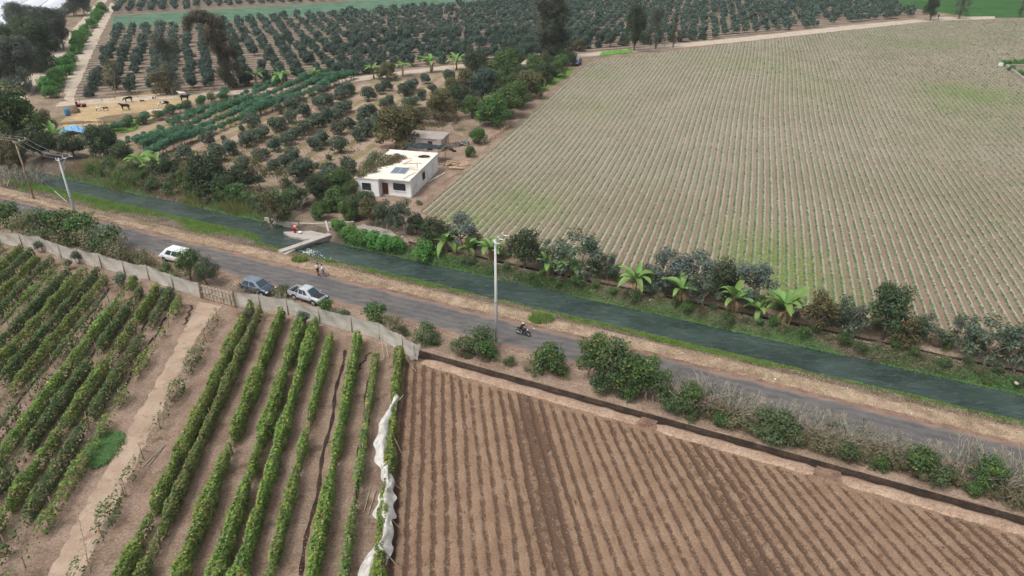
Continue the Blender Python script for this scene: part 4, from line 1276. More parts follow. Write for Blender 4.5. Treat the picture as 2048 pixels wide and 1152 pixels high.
strip_grass('upstream_reeds', 26000, (-128, -77), (78.0, 83.5), 1.0, .07, F_['reed'], 'reeds and cane on the upstream far bank', lambda u, w: np.clip(.3 + .9 * wob(u * .4 + 3, w * .4, .7), 0, 1), .45)
strip_grass('upstream_dry_reeds', 24000, (-128, -77), (78.0, 82.5), .8, .06, F_['straw'], 'dry reeds on the upstream far bank', lambda u, w: np.clip(.35 - .8 * wob(u * .4 + 3, w * .4, .7), 0, 1), .5)
strip_grass('field_margin_grass', 14000, (-60, 60), (81.2, 84.0), .25, .05, F_['straw'], 'dry grass under the far bank trees', lambda u, w: np.clip(.25 + .6 * wob(u * .7, w, .8), 0, 1))


def creep(name, n, ur, wr, sz, mat, label, dens, lift=.1):
    u = rng.uniform(*ur, n); w = rng.uniform(*wr, n)
    ok = rng.uniform(0, 1, n) < dens(u, w); u, w = u[ok], w[ok]
    z = ground_z(u, w) + rng.uniform(0, lift, len(u))
    z = np.maximum(z, np.where(u < -70, -.17, -.57) + rng.uniform(0, .1, len(u)))
    c_ = np.stack([u * EU.x + w * EW.x, u * EU.y + w * EW.y, z], 1)
    return tag(obj(name, leaf_mesh(name, c_, np.tile((-.3, -.6, .7), (len(c_), 1)), rng.uniform(.6, 1.3, len(c_)) * sz, mat, .55, .45)), label, 'creeper', kind='stuff')


creep('far_bank_creeper', 70000, (-64, 60), (76.6, 78.0), .24, F_['creeper'], 'green creeper hanging to the water on the far bank', lambda u, w: np.clip(.6 - (w - 76.7) * .45 + .95 * wob(u * .5, w * .6, .8), 0, 1), .3)
creep('upstream_creeper', 50000, (-128, -76), (77.4, 79.6), .24, F_['creeper'], 'green creeper on the upstream far bank', lambda u, w: np.clip(.35 + .6 * wob(u * .4, w * .6, .8), 0, 1), .3)
creep('verge_litter_straw', 44000, (-125, 45), (66.9, 70.6), .16, F_['straw'], 'flattened dry straw on the canal verge', lambda u, w: np.clip(.45 + .7 * wob(u * .8, w, .9), 0, 1), .06)
creep('roadside_litter', 26000, (-125, 45), (57.3, 61.3), .15, F_['dry'], 'dead leaves and twigs under the roadside bushes', lambda u, w: np.clip(.3 + .8 * wob(u * .7, w, .9), 0, 1), .08)
creep('far_bank_scrub', 60000, (-66, 60), (76.9, 79.0), .2, F_['dry'], 'dry scrub leaves on the far bank slope', lambda u, w: np.clip(.3 + .6 * wob(u * .6 + 5, w * .9, .9), 0, 1), .3)
# tall grass clump by the canal and the green mats
for nm, px, py, n, r_, hh, mt, lb in [('grass_clump', 1082, 640, 700, 1.1, .9, 'grass', 'tall fresh grass clump at the water right of the tall pole'), ('grass_clump', 600, 521, 500, .8, .8, 'grass', 'dark grass tuft just below the weir'),
                                      ('reed_clump', 250, 372, 1500, 2.2, 2.2, 'reed', 'bright green cane clump hanging over the water'), ('reed_clump', 215, 352, 1400, 2.4, 2.4, 'reed', 'cane clump right of the concrete pole top'), ('reed_clump', 480, 420, 1200, 2.2, 1.6, 'reed', 'pale cane clump below the dark round tree'), ('reed_clump', 395, 405, 900, 2.0, 1.6, 'reed', 'cane clump left of the pale one')]:
    g = P(px, py)
    a = rng.uniform(0, 6.283, n); rr_ = r_ * np.sqrt(rng.uniform(0, 1, n))
    bx = np.stack([g.x + np.cos(a) * rr_ * 1.4, g.y + np.sin(a) * rr_, np.zeros(n)], 1)
    bx[:, 2] = [gz(q) for q in bx]
    v, f = blades(bx, rng.uniform(.5, 1.15, n) * hh, .07 if hh < 1 else .1, .5)
    tag(obj(nm, np_mesh(nm, v, f, F_[mt])), lb, 'grass', kind='stuff')
# grass strip on the field path and bright ground plants
for nm, poly, n, sz, mt, lb in [('path_grass', [P(1075, 190), P(1140, 150), P(1150, 138), P(1128, 140), P(1065, 182)], 3000, .35, 'weed', 'bright grass strip between the tree belt and the field path'),
                                ('lane_grass', [P(1200, 113), P(1265, 106), P(1262, 100), P(1205, 105)], 2500, .4, 'weed', 'green grass beside the lane at the field corner'),
                                ('pen_grass', [P(205, 272), P(270, 262), P(280, 240), P(215, 252)], 4500, .34, 'weed', 'yellow-green grass patch below the cattle pen'),
                                ('ground_cover', [P(178, 928), P(186, 937), P(200, 934), P(214, 925), P(228, 908), P(242, 886), P(244, 874), P(234, 868), P(214, 869), P(200, 873), P(188, 888), P(179, 908)], 9000, .17, 'creeper', 'dense dark green plant mat beside the dirt track'),
                                ('orchard_weeds', [P(600, 190), P(760, 240), P(700, 330), P(560, 400), P(400, 360)], 9000, .22, 'olive', 'dry weeds between the young orchard rows')]:
    xs = [p.x for p in poly]; ys = [p.y for p in poly]; c_ = []
    while len(c_) < n:
        q = (random.uniform(min(xs), max(xs)), random.uniform(min(ys), max(ys)))
        if inside(q, [(p.x, p.y) for p in poly]): c_.append((q[0] + random.gauss(0, .22), q[1] + random.gauss(0, .22), random.uniform(.05, .32)))
    tag(obj(nm, leaf_mesh(nm, np.array(c_), np.tile((0, -.4, .9), (n, 1)), rng.uniform(.7, 1.3, n) * sz, F_[mt], .5, .4)), lb, 'ground plants', kind='stuff')

# ------------------------------------------------------------------ vine rows
M['post'] = plain('weathered_post', (158, 140, 122), .9, .1, var=.2, vs=6)
M['wire'] = plain('trellis_wire', (150, 140, 128), .6, .3)
POSTM = MB().tube([(0, 0, -.2), (0.02, 0, 1.0), (0, 0, 2.0)], [.045, .04, .035], 6).mesh('vine_post', M['post'], True)
POST_N = 0


def vine_row(a, b, label, dens, hgt=1.75, wid=.46, mats=('vine', 'vine_dull'), group='vine rows', gaps=.3, seed=0, top=.5):
    A = Vector(a); B = Vector(b); L = (B - A).length
    d = (B - A) / L; n_ = Vector((-d.y, d.x, 0))
    t = thing('vine_row', label, 'vine row', A, math.atan2(d.y, d.x), group)
    # posts
    k_ = 0.2
    while k_ < L:
        o = obj('post', POSTM, t); o.location = (k_, random.uniform(-.08, .08), 0); o.rotation_euler = (random.uniform(-.12, .12), random.uniform(-.1, .1), 0)
        k_ += random.uniform(4.2, 5.6)
    m = MB()
    for z in (1.0, 1.72):
        m.tube([(x, 0, z - .06 * math.sin(x * 1.2)) for x in np.linspace(0, L, max(3, int(L / 2.5)))], .010, 3, cap=False)
    m.build('wire', M['wire'], t)
    N = int(L * dens)
    for mi_, mt in enumerate(mats):
        nn = int(N * (.68 if mi_ == 0 else .32))
        x = rng.uniform(0, L, nn)
        thick = 0.76 + .5 * wob(x + seed * 13.7, x * 0 + seed * 3.1, 1.1) + .34 * wob(x * 2.6 + seed, x * 0 + 2, 1.2)
        keep = rng.uniform(0, 1, nn) < np.clip((thick - gaps + .1) / .5, 0.05, 1)
        x = x[keep]; thick = np.clip(thick[keep], .3, 1.5)
        nn = len(x)
        zt = rng.uniform(0, 1, nn) ** .8
        z = .12 + zt * hgt * np.clip(.72 + .3 * thick, .6, 1.15)
        prof_ = wid * thick * (0.55 + .75 * np.sin(np.pi * np.clip(zt * .8 + .18, 0, 1)))
        side = rng.choice([-1.0, 1.0], nn)
        rr_ = np.where(zt > .7, rng.uniform(0, 1, nn) ** .7, np.sqrt(rng.uniform(.2, 1, nn))) * side
        y = rr_ * prof_ + .06 * wob(x * 2, z * 2, 2.0)
        nrm = np.stack([np.zeros(nn), side * (1 - zt * .7), .35 + zt], 1)
        me = leaf_mesh('vine_leaves', np.stack([x, y, z], 1), nrm, rng.uniform(.17, .31, nn), F_[mt], .72, .45)
        tag(obj('foliage', me, t), kind='stuff')
    return t


dR = Vector((math.cos(R(-85.2)), math.sin(R(-85.2)), 0))
right_rows = [((504, 620), -30.4, 330, 1.8, .6, .30, 'thick vine row right beside the sparse row, at the fence shrub'), ((521, 632), -28.0, 260, 1.6, .5, .34, 'vine row with the bare grey ridge, second dense one from the track'),
              ((565, 638), None, 370, 1.85, .6, .25, 'dense bright vine row, third from the dirt track'), ((607, 645), None, 350, 1.8, .6, .28, 'vine row ending at the round dark shrub'),
              ((634, 652), None, 340, 1.8, .58, .28, 'vine row just right of the round dark shrub'), ((664, 680), None, 230, 1.6, .45, .36, 'thin vine row in the middle of the right block'),
              ((718, 683), None, 320, 1.75, .55, .28, 'dense vine row third from the brown field'), ((753, 722), None, 170, 1.5, .42, .42, 'sparse vine row next to the torn white net'),
              ((800, 718), None, 360, 1.8, .55, .25, 'vine row bordering the brown field under the torn net')]
for i, (px, _, dn, hg, wd_, gp, lb) in enumerate(right_rows):
    a = P(px[0], px[1], .2); a.z = .02
    L = (a.y - 27.0) / -dR.y
    vine_row(a, a + dR * L, lb, dn, hg, wd_ * .82, ('vine', 'vine_dull') if i not in (1, 7) else ('vine_dull', 'vine'), 'vine rows right of the track', gp, i)
a = P(437, 640, 0); a.z = .02
vine_row(a, a + dR * 44, 'patchy half-bare vine row along the right side of the dirt track', 120, 1.6, .5, ('green', 'vine_dull'), 'vine rows right of the track', .74, 31)
dL = Vector((math.cos(R(-83.8)), math.sin(R(-83.8)), 0))
x0 = -40.6
for i in range(20):
    # start under the fence line
    xx = x0 - i * 2.0
    t_ = (54.6 - xx * EW.x) / EW.y
    a = Vector((xx, t_ - (1.2 if i % 3 else 2.4), .02))
    L = 44 if i < 14 else 30
    lb = 'patchy vine row along the left side of the dirt track' if i == 0 else '%s vine row left of the dirt track, counting leftwards' % ordw(i + 1)
    dn = (150, 250, 310, 300, 320)[i % 5] if i else 150
    vine_row(a, a + dL * L, lb, dn * .85, (1.5, 1.6, 1.65)[i % 3], .38, ('green', 'vine_dull') if i % 2 else ('vine', 'vine_dull'), 'vine rows left of the track', (.62, .48, .42, .46, .44)[i % 5] if i else .66, 50 + i)
# yellow leaves dropped under the vines
u = rng.uniform(-33, -9, 5200); w = rng.uniform(30, 70, 5200)
ok = (np.sin(u * 2.6) + .8 * wob(u, w, .6) > .1) & (u * EW.x + w * EW.y < 54.6)
tag(obj('fallen_leaves', leaf_mesh('fallen_leaves', np.stack([u[ok], w[ok], np.full(ok.sum(), .035)], 1), np.tile((0, 0, 1.), (ok.sum(), 1)), rng.uniform(.06, .15, ok.sum()), F_['fallen'], .7, .15)), 'yellow fallen leaves under the vine rows', 'leaves', kind='stuff')
# dark round shrubs at the head of the rows
for (px, py, s_, lb) in [(80, 505, 1.0, 'small dark round shrub inside the fence, far left'), (157, 528, 1.1, 'dark round shrub inside the fence, second from the left'), (140, 538, .8, 'low dark shrub left of the second round shrub'), (247, 578, 1.25, 'dark round shrub beside a white post inside the fence'),
                         (272, 568, .7, 'small dark shrub right of the white post'), (330, 596, .8, 'small dark shrub near the gate'), (345, 600, .95, 'grey-green shrub near the gate'), (497, 645, .95, 'dark round shrub right of the gate'), (608, 655, 1.2, 'dark ball-shaped shrub on top of a vine row')]:
    place('round_shrub', P(px, py, .02), lb, 'shrub', 'dark round shrubs inside the fence', s_)


# ------------------------------------------------------------------ house
def stained(name, c, stain, amt=.6, scale=.6, rough=.85):
    k = NM(name, rough, .2)
    p = k.pos(which='Object')
    n = k.ramp(k.noise(p, scale, 7, .7), .48, .72)
    n2 = k.noise(p, 7, 4, .7)
    col = k.mix(k.mul(n, amt), hexlin(*c), hexlin(*stain))
    k.color(col); k.bump(n2, .25, .03)
    return k.m


M['wall'] = stained('white_plaster', (238, 240, 240), (178, 168, 154), .7, .55)
M['roof'] = stained('cream_roof', (228, 221, 208), (182, 164, 140), .75, .3)
M['conc'] = stained('concrete', (178, 170, 160), (140, 128, 114), .7, .8)
M['adobe'] = stained('grey_adobe', (176, 168, 162), (140, 128, 116), .7, .6)
M['wood_dark'] = plain('dark_wood', (92, 58, 46), .7, .2, var=.2, vs=6)
M['frame_dark'] = plain('dark_frame', (48, 40, 38), .6, .3)
M['wood'] = plain('raw_wood', (176, 152, 126), .85, .1, var=.2, vs=5)
M['log'] = plain('log_wood', (190, 164, 136), .85, .1, var=.25, vs=5)
k = NM('window_glass', .08, .5); k.color(hexlin(54, 60, 66)); M['pane'] = k.m
k = NM('solar_glass', .15, .5); k.color(hexlin(112, 128, 142)); M['solar'] = k.m
HA = R(-13)
HO = P(822, 397.5, 0)
hs = thing('house', 'small white flat-roofed house at the corner of the seedling field', 'house', (HO.x, HO.y, .03), HA)
HT = 3.0
foot = [(-9.4, -.5), (-5.4, -.5), (-5.4, .75), (0, .3), (0, 14.6), (-9.2, 14.6)]
m = MB(); n = len(foot)
m.add([(x, y, 0) for x, y in foot] + [(x, y, HT) for x, y in foot], [(i, (i + 1) % n, n + (i + 1) % n, n + i) for i in range(n)] + [tuple(range(n, 2 * n))])
m.build('wall', M['wall'], hs)
m = MB()
rf = [(-9.55, -.62), (-5.25, -.62), (-5.25, -.15), (.18, -.15), (.14, 14.75), (-9.35, 14.75)]
m.add([(x, y, HT + .004) for x, y in rf] + [(x, y, HT + .16) for x, y in rf], [(i, (i + 1) % n, n + (i + 1) % n, n + i) for i in range(n)] + [tuple(range(n, 2 * n)), tuple(range(n - 1, -1, -1))])
roof = m.build('roof', M['roof'], hs)
pm = MB()
pm.box((.06, 7.3, HT + .25), (.14, 14.8, .17)); pm.box((-4.7, 14.66, HT + .25), (9.3, .14, .17))
pm.build('parapet', M['wall'], roof)
MB().box((-2.6, .42, .08), (5.1, .5, .16), R(-4.8)).box((-7.4, -.6, .08), (4.1, .18, .16)).build('plinth', M['conc'], hs)


def window(x, y, z, w, h, rz, bars, parent):
    mt = Matrix.Translation((x, y, z)) @ Matrix.Rotation(rz, 4, 'Z')
    wn = MB().box((0, -.02, 0), (w, .05, h), mat=mt).build('window', M['pane'], parent)
    f = MB()
    for s_ in (-1, 1):
        f.box((s_ * w / 2, -.06, 0), (.09, .1, h + .09), mat=mt); f.box((0, -.063, s_ * h / 2), (w - .09, .1, .09), mat=mt)
    f.build('frame', M['frame_dark'], wn)
    b = MB()
    for i in range(1, bars): b.box((-w / 2 + w * i / bars, -.07, 0), (.045, .04, h - .1), mat=mt)
    b.box((0, -.075, 0), (w - .1, .03, .03), mat=mt)
    b.build('bars', M['frame_dark'], wn)
    MB().box((0, -.09, -h / 2 - .09), (w + .25, .2, .08), mat=mt).build('sill', M['wall'], wn)


window(-7.55, -.5, 1.7, 1.45, 1.15, 0, 3, hs)
window(-2.1, .47, 1.72, 2.1, 1.1, R(-4.8), 5, hs)
window(0, 6.6, 1.75, 1.1, 1.2, R(90), 2, hs)
mt = Matrix.Translation((-4.72, .68, 1.1)) @ Matrix.Rotation(R(-4.8), 4, 'Z')
dr = MB().box((0, -.04, 0), (1.05, .08, 2.15), mat=mt).build('door', M['wood_dark'], hs)
dp = MB()
for i in (-1, 1):
    for j in range(3): dp.box((i * .24, -.09, -.68 + j * .66), (.36, .03, .5), mat=mt)
dp.build('panel', M['wood_dark'], dr)
MB().ball((0, 0, 0), .05, mat=mt @ Matrix.Translation((.4, -.13, -.05))).build('handle', M['frame_dark'], dr)
HM = Matrix.Translation((HO.x, HO.y, .03)) @ Matrix.Rotation(HA, 4, 'Z')


def H3(x, y, z): return HM @ Vector((x, y, z))


def laid(name, label, cat, loc, rz=0.0, group=None): return thing(name, label, cat, loc, rz, group)


sp = laid('solar_panel', 'blue-grey glazed panel lying on the cream house roof', 'panel', H3(-3.3, 4.2, HT + .165), HA + R(4))
MB().box((0, 0, .05), (2.5, 3.0, .08)).build('glass', M['solar'], sp)
f = MB()
for x in (-1.27, 0, 1.27): f.box((x, 0, .055), (.08, 3.1, .1))
for y in (-1.54, 1.54): f.box((0, y, .057), (2.6, .08, .1))
f.build('frame', plain('alloy', (186, 188, 188), .5, .4), sp)
m = MB(); m.ball((0, 0, 0), (1.1, .7, .22), 12, 6, jit=.12)
tag(m.build('earth_heap', M['mud'], None, True), 'dark earth heap on the far roof corner', 'heap').location = H3(-1.8, 12.4, HT + .2)
for i, (x, y, rz, L) in enumerate([(-2.6, 8.2, 20, 3.4), (-3.6, 8.9, 75, 2.6), (-1.4, 7.6, 110, 3.0), (-.8, 2.2, 75, 3.6), (-4.6, 10.2, 40, 2.4)]):
    o = MB().tube([(-L / 2, 0, .05), (0, .04, .08), (L / 2, 0, .05)], [.05, .045, .035], 6).build('roof_pole', M['wood'])
    o.location = H3(x, y, HT + .17); o.rotation_euler = (0, 0, HA + R(rz))
    tag(o, '%s loose wooden pole lying on the house roof, counting from the back' % ordw(i + 1), 'pole', 'loose poles on the house roof')
# creeper spilling over the left roof edge
cl = [(x, y, HT + .35, 1.05, 1.15, .42) for x, y in [(-9.0, 1.0), (-8.4, 2.2), (-7.6, 2.8), (-8.8, 3.6), (-8.0, 5.0), (-8.9, 6.2), (-7.2, 6.4), (-8.2, 7.6), (-9.0, 9.0), (-7.4, 9.4), (-8.4, 10.8), (-6.6, 8.2), (-9.3, 4.8), (-6.2, 9.9), (-8.6, .2), (-6.4, 7.2), (-5.6, 8.6), (-6.8, 11.4), (-5.4, 10.6)]]
C, N, S = crown_cloud(cl, 420, .26, .3)
cp = thing('roof_creeper', 'olive creeper and brush spilling over the left half of the house roof', 'creeper', (HO.x, HO.y, .03), HA)
obj('leaves', leaf_mesh('roof_creeper', C, N, S, F_['olive'], .45, .5), cp)
m = MB()
for i in range(40):
    b = Vector((random.uniform(-9.3, -6), random.uniform(2, 11), HT + .25)); a = random.uniform(0, 6.28)
    m.tube([b, b + Vector((math.cos(a) * .9, math.sin(a) * .9, random.uniform(.1, .5)))], [.03, .012], 4)
m.build('stems', M['twig_brown'], cp)

# shade roof with rafters behind the house
sh = thing('shade_roof', 'dark shade cloth roof on poles behind the white house', 'shelter', H3(-4.2, 19.0, 0), HA)
rows = [[(x, y, 2.95 + .12 * math.sin(x * 1.3 + y) - .05 * y) for x in np.linspace(-3.6, 3.6, 10)] for y in np.linspace(-1.4, 2.2, 6)]
MB().grid(rows).build('cloth', plain('shade_cloth', (52, 62, 66), .9, .1, var=.2, vs=2), sh, True)
for i in range(7):
    x = -3.6 + i * 1.2
    MB().tube([(x - .3, -2.9, 2.75), (x + .25, 2.3, 2.86)], [.05, .04], 6).build('rafter', M['wood'], sh)
for x in (-3.5, 0, 3.5):
    for y in (-1.5, 2.1): MB().tube([(x, y, -.1), (x, y, 2.8)], .07, 6).build('post', M['post'], sh)

# adobe shed
so = P(884, 303, 0)
sd_ = thing('adobe_shed', 'low grey adobe shed with flat mud roof behind the house', 'shed', (so.x, so.y, .02), HA)
MB().box((-3.6, 2.4, 1.2), (7.2, 4.8, 2.4)).build('wall', M['adobe'], sd_)
m = MB(); m.grid([[(x, y, 2.46 + random.uniform(-.04, .04)) for x in np.linspace(-7.4, .2, 9)] for y in np.linspace(-.2, 5.0, 6)])
m.box((-3.6, 2.4, 2.41), (7.5, 5.1, .06)); m.build('roof', M['pale_mud'], sd_)
MB().box((-.45, -.16, 1.25), (.9, .34, 2.3)).build('buttress', M['adobe'], sd_)
MB().box((-2.4, -.012, .95), (.95, .05, 1.9)).build('door', M['frame_dark'], sd_)
# brush arbour behind the shed
ba = thing('brush_arbour', 'brushwood covered arbour behind the adobe shed', 'shelter', P(862, 270, .02), HA)
C, N, S = crown_cloud([(x, y, 2.3, 1.3, 1.2, .35) for x in (-3, -1.2, .6, 2.4) for y in (-.6, .9)], 300, .3, .3)
obj('brush', leaf_mesh('arbour_brush', C, N, S, F_['olive'], .35, .5), ba)
for x in (-3.5, -1, 1.2, 3): MB().tube([(x, -1, -.1), (x + .1, -1, 2.4)], .06, 6).build('post', M['post'], ba)
# rack of poles and heap of junk
rk = thing('pole_rack', 'leaning rack of wooden poles right of the adobe shed', 'rack', P(893, 300, .02), HA)
for i in range(9):
    MB().tube([(.1 + .22 * i, .3 + .25 * i, 0), (.0 + .2 * i, .9 + .35 * i, 2.1 - .06 * i)], .05, 6).build('pole', M['wood'], rk)
for z in (.6, 1.2, 1.7): MB().tube([(0, .3, z), (2.0, 3.4, z - .1)], .045, 6).build('rail', M['wood'], rk)
jp = P(915, 292, 0)
for i, (dx, dy, c_, nm, lb) in enumerate([(0, 0, (58, 84, 104), 'tarp', 'crumpled dark blue tarp in the yard behind the house'), (-1.8, -1.2, (150, 160, 166), 'plastic_sheet', 'pale crumpled plastic sheet in the yard behind the house'), (1.4, .8, (70, 96, 92), 'sack', 'dark green sack in the yard behind the house')]):
    m = MB(); m.ball((0, 0, .25), (.9, .7, .5), 12, 7, jit=.2)
    o = m.build(nm, plain(nm + '_stuff', c_, .6, .3, var=.2), None); o.location = (jp.x + dx, jp.y + dy, .02); tag(o, lb, nm.replace('_', ' '))
for i in range(10):
    o = MB().tube([(-1.3, 0, .06), (1.3, 0, .06)], [.05, .04], 6).build('waste_pole', M['wood'])
    o.location = (jp.x + random.uniform(-2.5, 2.5), jp.y + random.uniform(-2, 3), .05 + .06 * i); o.rotation_euler = (random.uniform(-.1, .1), random.uniform(-.15, .15), random.uniform(0, 3.1))
    tag(o, 'loose grey pole in the yard heap behind the house', 'pole', 'loose poles in the yard heap')
for i in range(3):
    m = MB(); R1, r1 = .34, .13
    m.loft([[(math.cos(a) * (R1 + r1 * math.cos(b)), math.sin(a) * (R1 + r1 * math.cos(b)), .14 + r1 * math.sin(b)) for b in np.linspace(0, 2 * math.pi, 8, endpoint=False)] for a in np.linspace(0, 2 * math.pi, 15)], cap=False)
    o = m.build('tyre', plain('old_rubber', (44, 42, 42), .8, .2), None, True)
    o.location = [P(902, 300, .04), P(908, 303, .04), P(39, 190, .08)][i]
    if i == 2: o.scale = (3, 3, 1.6)
    tag(o, ['old tyre by the pole rack behind the house', 'old tyre in front of the blue tarp in the house yard', 'large tyre trough beside the white awning at far left'][i], 'tyre')
# log pile
lp = P(913, 330, 0)
for i in range(17):
    L = random.uniform(1.0, 2.0); r = random.uniform(.10, .17)
    o = MB().tube([(-L / 2, 0, 0), (0, random.uniform(-.08, .08), random.uniform(-.03, .05)), (L / 2, 0, 0)], [r, r * .95, r * .85], 8).build('log', M['log'])
    ly = i % 3 if i > 4 else 0
    o.location = (lp.x + random.uniform(-2.0, 1.8), lp.y + random.uniform(-1.0, 1.0), .05 + r + ly * .17); o.rotation_euler = (0, random.uniform(-.1, .1), R(25) + random.uniform(-.7, .7))
    tag(o, 'cut pale log in the pile between the house and the field', 'log', 'logs in the pile beside the field')
o = MB().tube([(-1.3, 0, 0), (0, .05, .03), (1.3, 0, 0)], [.26, .25, .22], 10).build('log', M['log']); o.location = P(912, 336, .3); o.rotation_euler = (0, 0, R(-8))
tag(o, 'thickest pale log lying in front of the log pile', 'log')
for i in range(5):
    o = MB().tube([(-1.9, 0, 0), (1.9, .08, 0)], [.05, .035], 6).build('stick', M['wood']); q = P(896 + i * 2.5, 360 - i * 2, .1); o.location = q; o.rotation_euler = (0, 0, R(62) + random.uniform(-.14, .14))
    tag(o, 'long thin stick on the ground right of the house', 'stick', 'long sticks right of the house')
for (px, py) in [(868, 358), (880, 352)]:
    o = MB().tube([(-1.6, 0, 0), (1.6, .05, .15)], [.08, .06], 6).build('plank', M['wall']); o.location = P(px, py, .12); o.rotation_euler = (0, 0, R(60))
    tag(o, 'pale plank leaning at the foot of the right house wall, %s' % ('near one' if px < 875 else 'far one'), 'plank')
# fence of cut branches along the field
fa, fb = P(966, 291, .03), P(1024, 253, .03)
bf = thing('branch_fence', 'low fence of pale cut branches along the field path', 'fence', fa, math.atan2(fb.y - fa.y, fb.x - fa.x))
FL = (fb - fa).length
bm_ = [MB().tube([(0, 0, -.1), (.04, .02, .5), (0, .06, h_)], [.07, .06, .05], 5).mesh('branch', M['log'], True) for h_ in (.8, 1.0, 1.2)]
for i in range(int(FL / .42)):
    o = obj('branch', random.choice(bm_), bf); o.location = (i * .42, random.uniform(-.15, .15), 0); o.rotation_euler = (random.uniform(-.25, .25), random.uniform(-.35, .35), 0)

# ------------------------------------------------------------------ weir and concrete works
def prism(pts, z0, z1, mat, name, parent):
    n = len(pts); m = MB()
    m.add([(p[0], p[1], z0) for p in pts] + [(p[0], p[1], z1) for p in pts], [(i, (i + 1) % n, n + (i + 1) % n, n + i) for i in range(n)] + [tuple(range(n, 2 * n)), tuple(range(n - 1, -1, -1))])
    return m.build(name, mat, parent)


def bar(a, b, wd_, z0, z1):
    a = Vector((a[0], a[1], 0)); b = Vector((b[0], b[1], 0)); d = (b - a).normalized(); n_ = Vector((-d.y, d.x, 0)) * wd_ / 2
    return [(q.x, q.y) for q in (a - n_, b - n_, b + n_, a + n_)]


we = thing('weir', 'concrete weir with a footbridge slab across the canal', 'weir', (0, 0, 0))
prism(bar(UW(-69.6, 69.6), UW(-67.0, 77.6), .95, 0, 0), .02, .24, M['conc'], 'bridge_slab', we)
prism(bar(UW(-70.1, 71.2), UW(-69.0, 75.6), .3, 0, 0), -2.2, -.24, M['conc'], 'sill_wall', we)
prism([UW(-69.9, 69.4), UW(-68.4, 69.4), UW(-68.4, 71.5), UW(-69.9, 71.5)], -2.0, .015, M['conc'], 'abutment', we)
isl = [UW(-74.0, 75.4), UW(-72.0, 74.6), UW(-69.4, 74.7), UW(-67.3, 76.0), UW(-66.4, 78.4), UW(-70.4, 77.6)]
prism(isl, -2.0, .10, M['adobe'], 'apron', we)
m = MB()
pts = [UW(-79.5, 77.6), UW(-74.5, 77.7), UW(-71.0, 79.0), UW(-68.6, 80.6), UW(-66.0, 82.2)]
for a, b in zip(pts[:-1], pts[1:]):
    q = bar(a, b, .34, 0, 0)
    n4 = 4; m.add([(x, y, -1.6) for x, y in q] + [(x, y, .62) for x, y in q], [(i, (i + 1) % 4, 4 + (i + 1) % 4, 4 + i) for i in range(4)] + [(4, 5, 6, 7)])
m.build('training_wall', M['conc'], we)
g0 = UW(-67.5, 78.0); o = MB().box((0, 0, 1.0), (.28, .08, 2.0), R(-20), mat=Matrix.Rotation(R(-8), 4, 'Y')).build('marker_board', plain('white_paint', (226, 226, 222), .6, .3))
o.location = (g0.x, g0.y, .08); tag(o, 'upright white board standing on the weir apron', 'board')
# foam on the fall: uncountable
fc = []
for i in range(700):
    t = random.random(); q = UW(-70.2 + 1.2 * t, 70.7 + 4.6 * t)
    fc.append((q.x + random.uniform(-.1, .5), q.y + random.uniform(-.2, .2), random.uniform(-.58, -.2)))
for (px, py, n, r_) in [(612, 503, 130, .8), (622, 512, 60, .8), (618, 505, 70, .5), (655, 521, 30, 1.2), (588, 495, 160, .5)]:
    g = P(px, py, -.58)
    for i in range(n): fc.append((g.x + random.gauss(0, r_), g.y + random.gauss(0, r_ * .55), -.575 + random.uniform(0, .04)))
fc = np.array(fc)
tag(obj('weir_foam', leaf_mesh('weir_foam', fc, np.tile((0, 0, 1.), (len(fc), 1)), rng.uniform(.05, .22, len(fc)), M['foam'], .6, .35)), 'white foam where the water drops over the weir', 'foam', kind='stuff')
# concrete lip of the far ditch
m = MB()
for u in np.arange(-55, 60, 2.0):
    q = bar(UW(u, 79.12 + .05 * math.sin(u)), UW(u + 1.97, 79.12 + .05 * math.sin(u + 2)), .24, 0, 0); z1 = .40 + random.uniform(-.05, .03)
    m.add([(x, y, -.4) for x, y in q] + [(x, y, z1) for x, y in q], [(i, (i + 1) % 4, 4 + (i + 1) % 4, 4 + i) for i in range(4)] + [(4, 5, 6, 7)])
tag(m.build('ditch_lip', M['conc']), kind='structure')

# ------------------------------------------------------------------ utility poles and wires
M['pole_conc'] = stained('pole_concrete', (206, 210, 210), (176, 178, 176), .6, 1.2, .7)
M['pole_wood'] = plain('pole_wood', (164, 142, 122), .85, .1, var=.2, vs=3)
M['galv'] = plain('galvanised', (150, 152, 154), .5, .4, .3)
M['porc'] = plain('porcelain', (228, 226, 222), .3, .5)


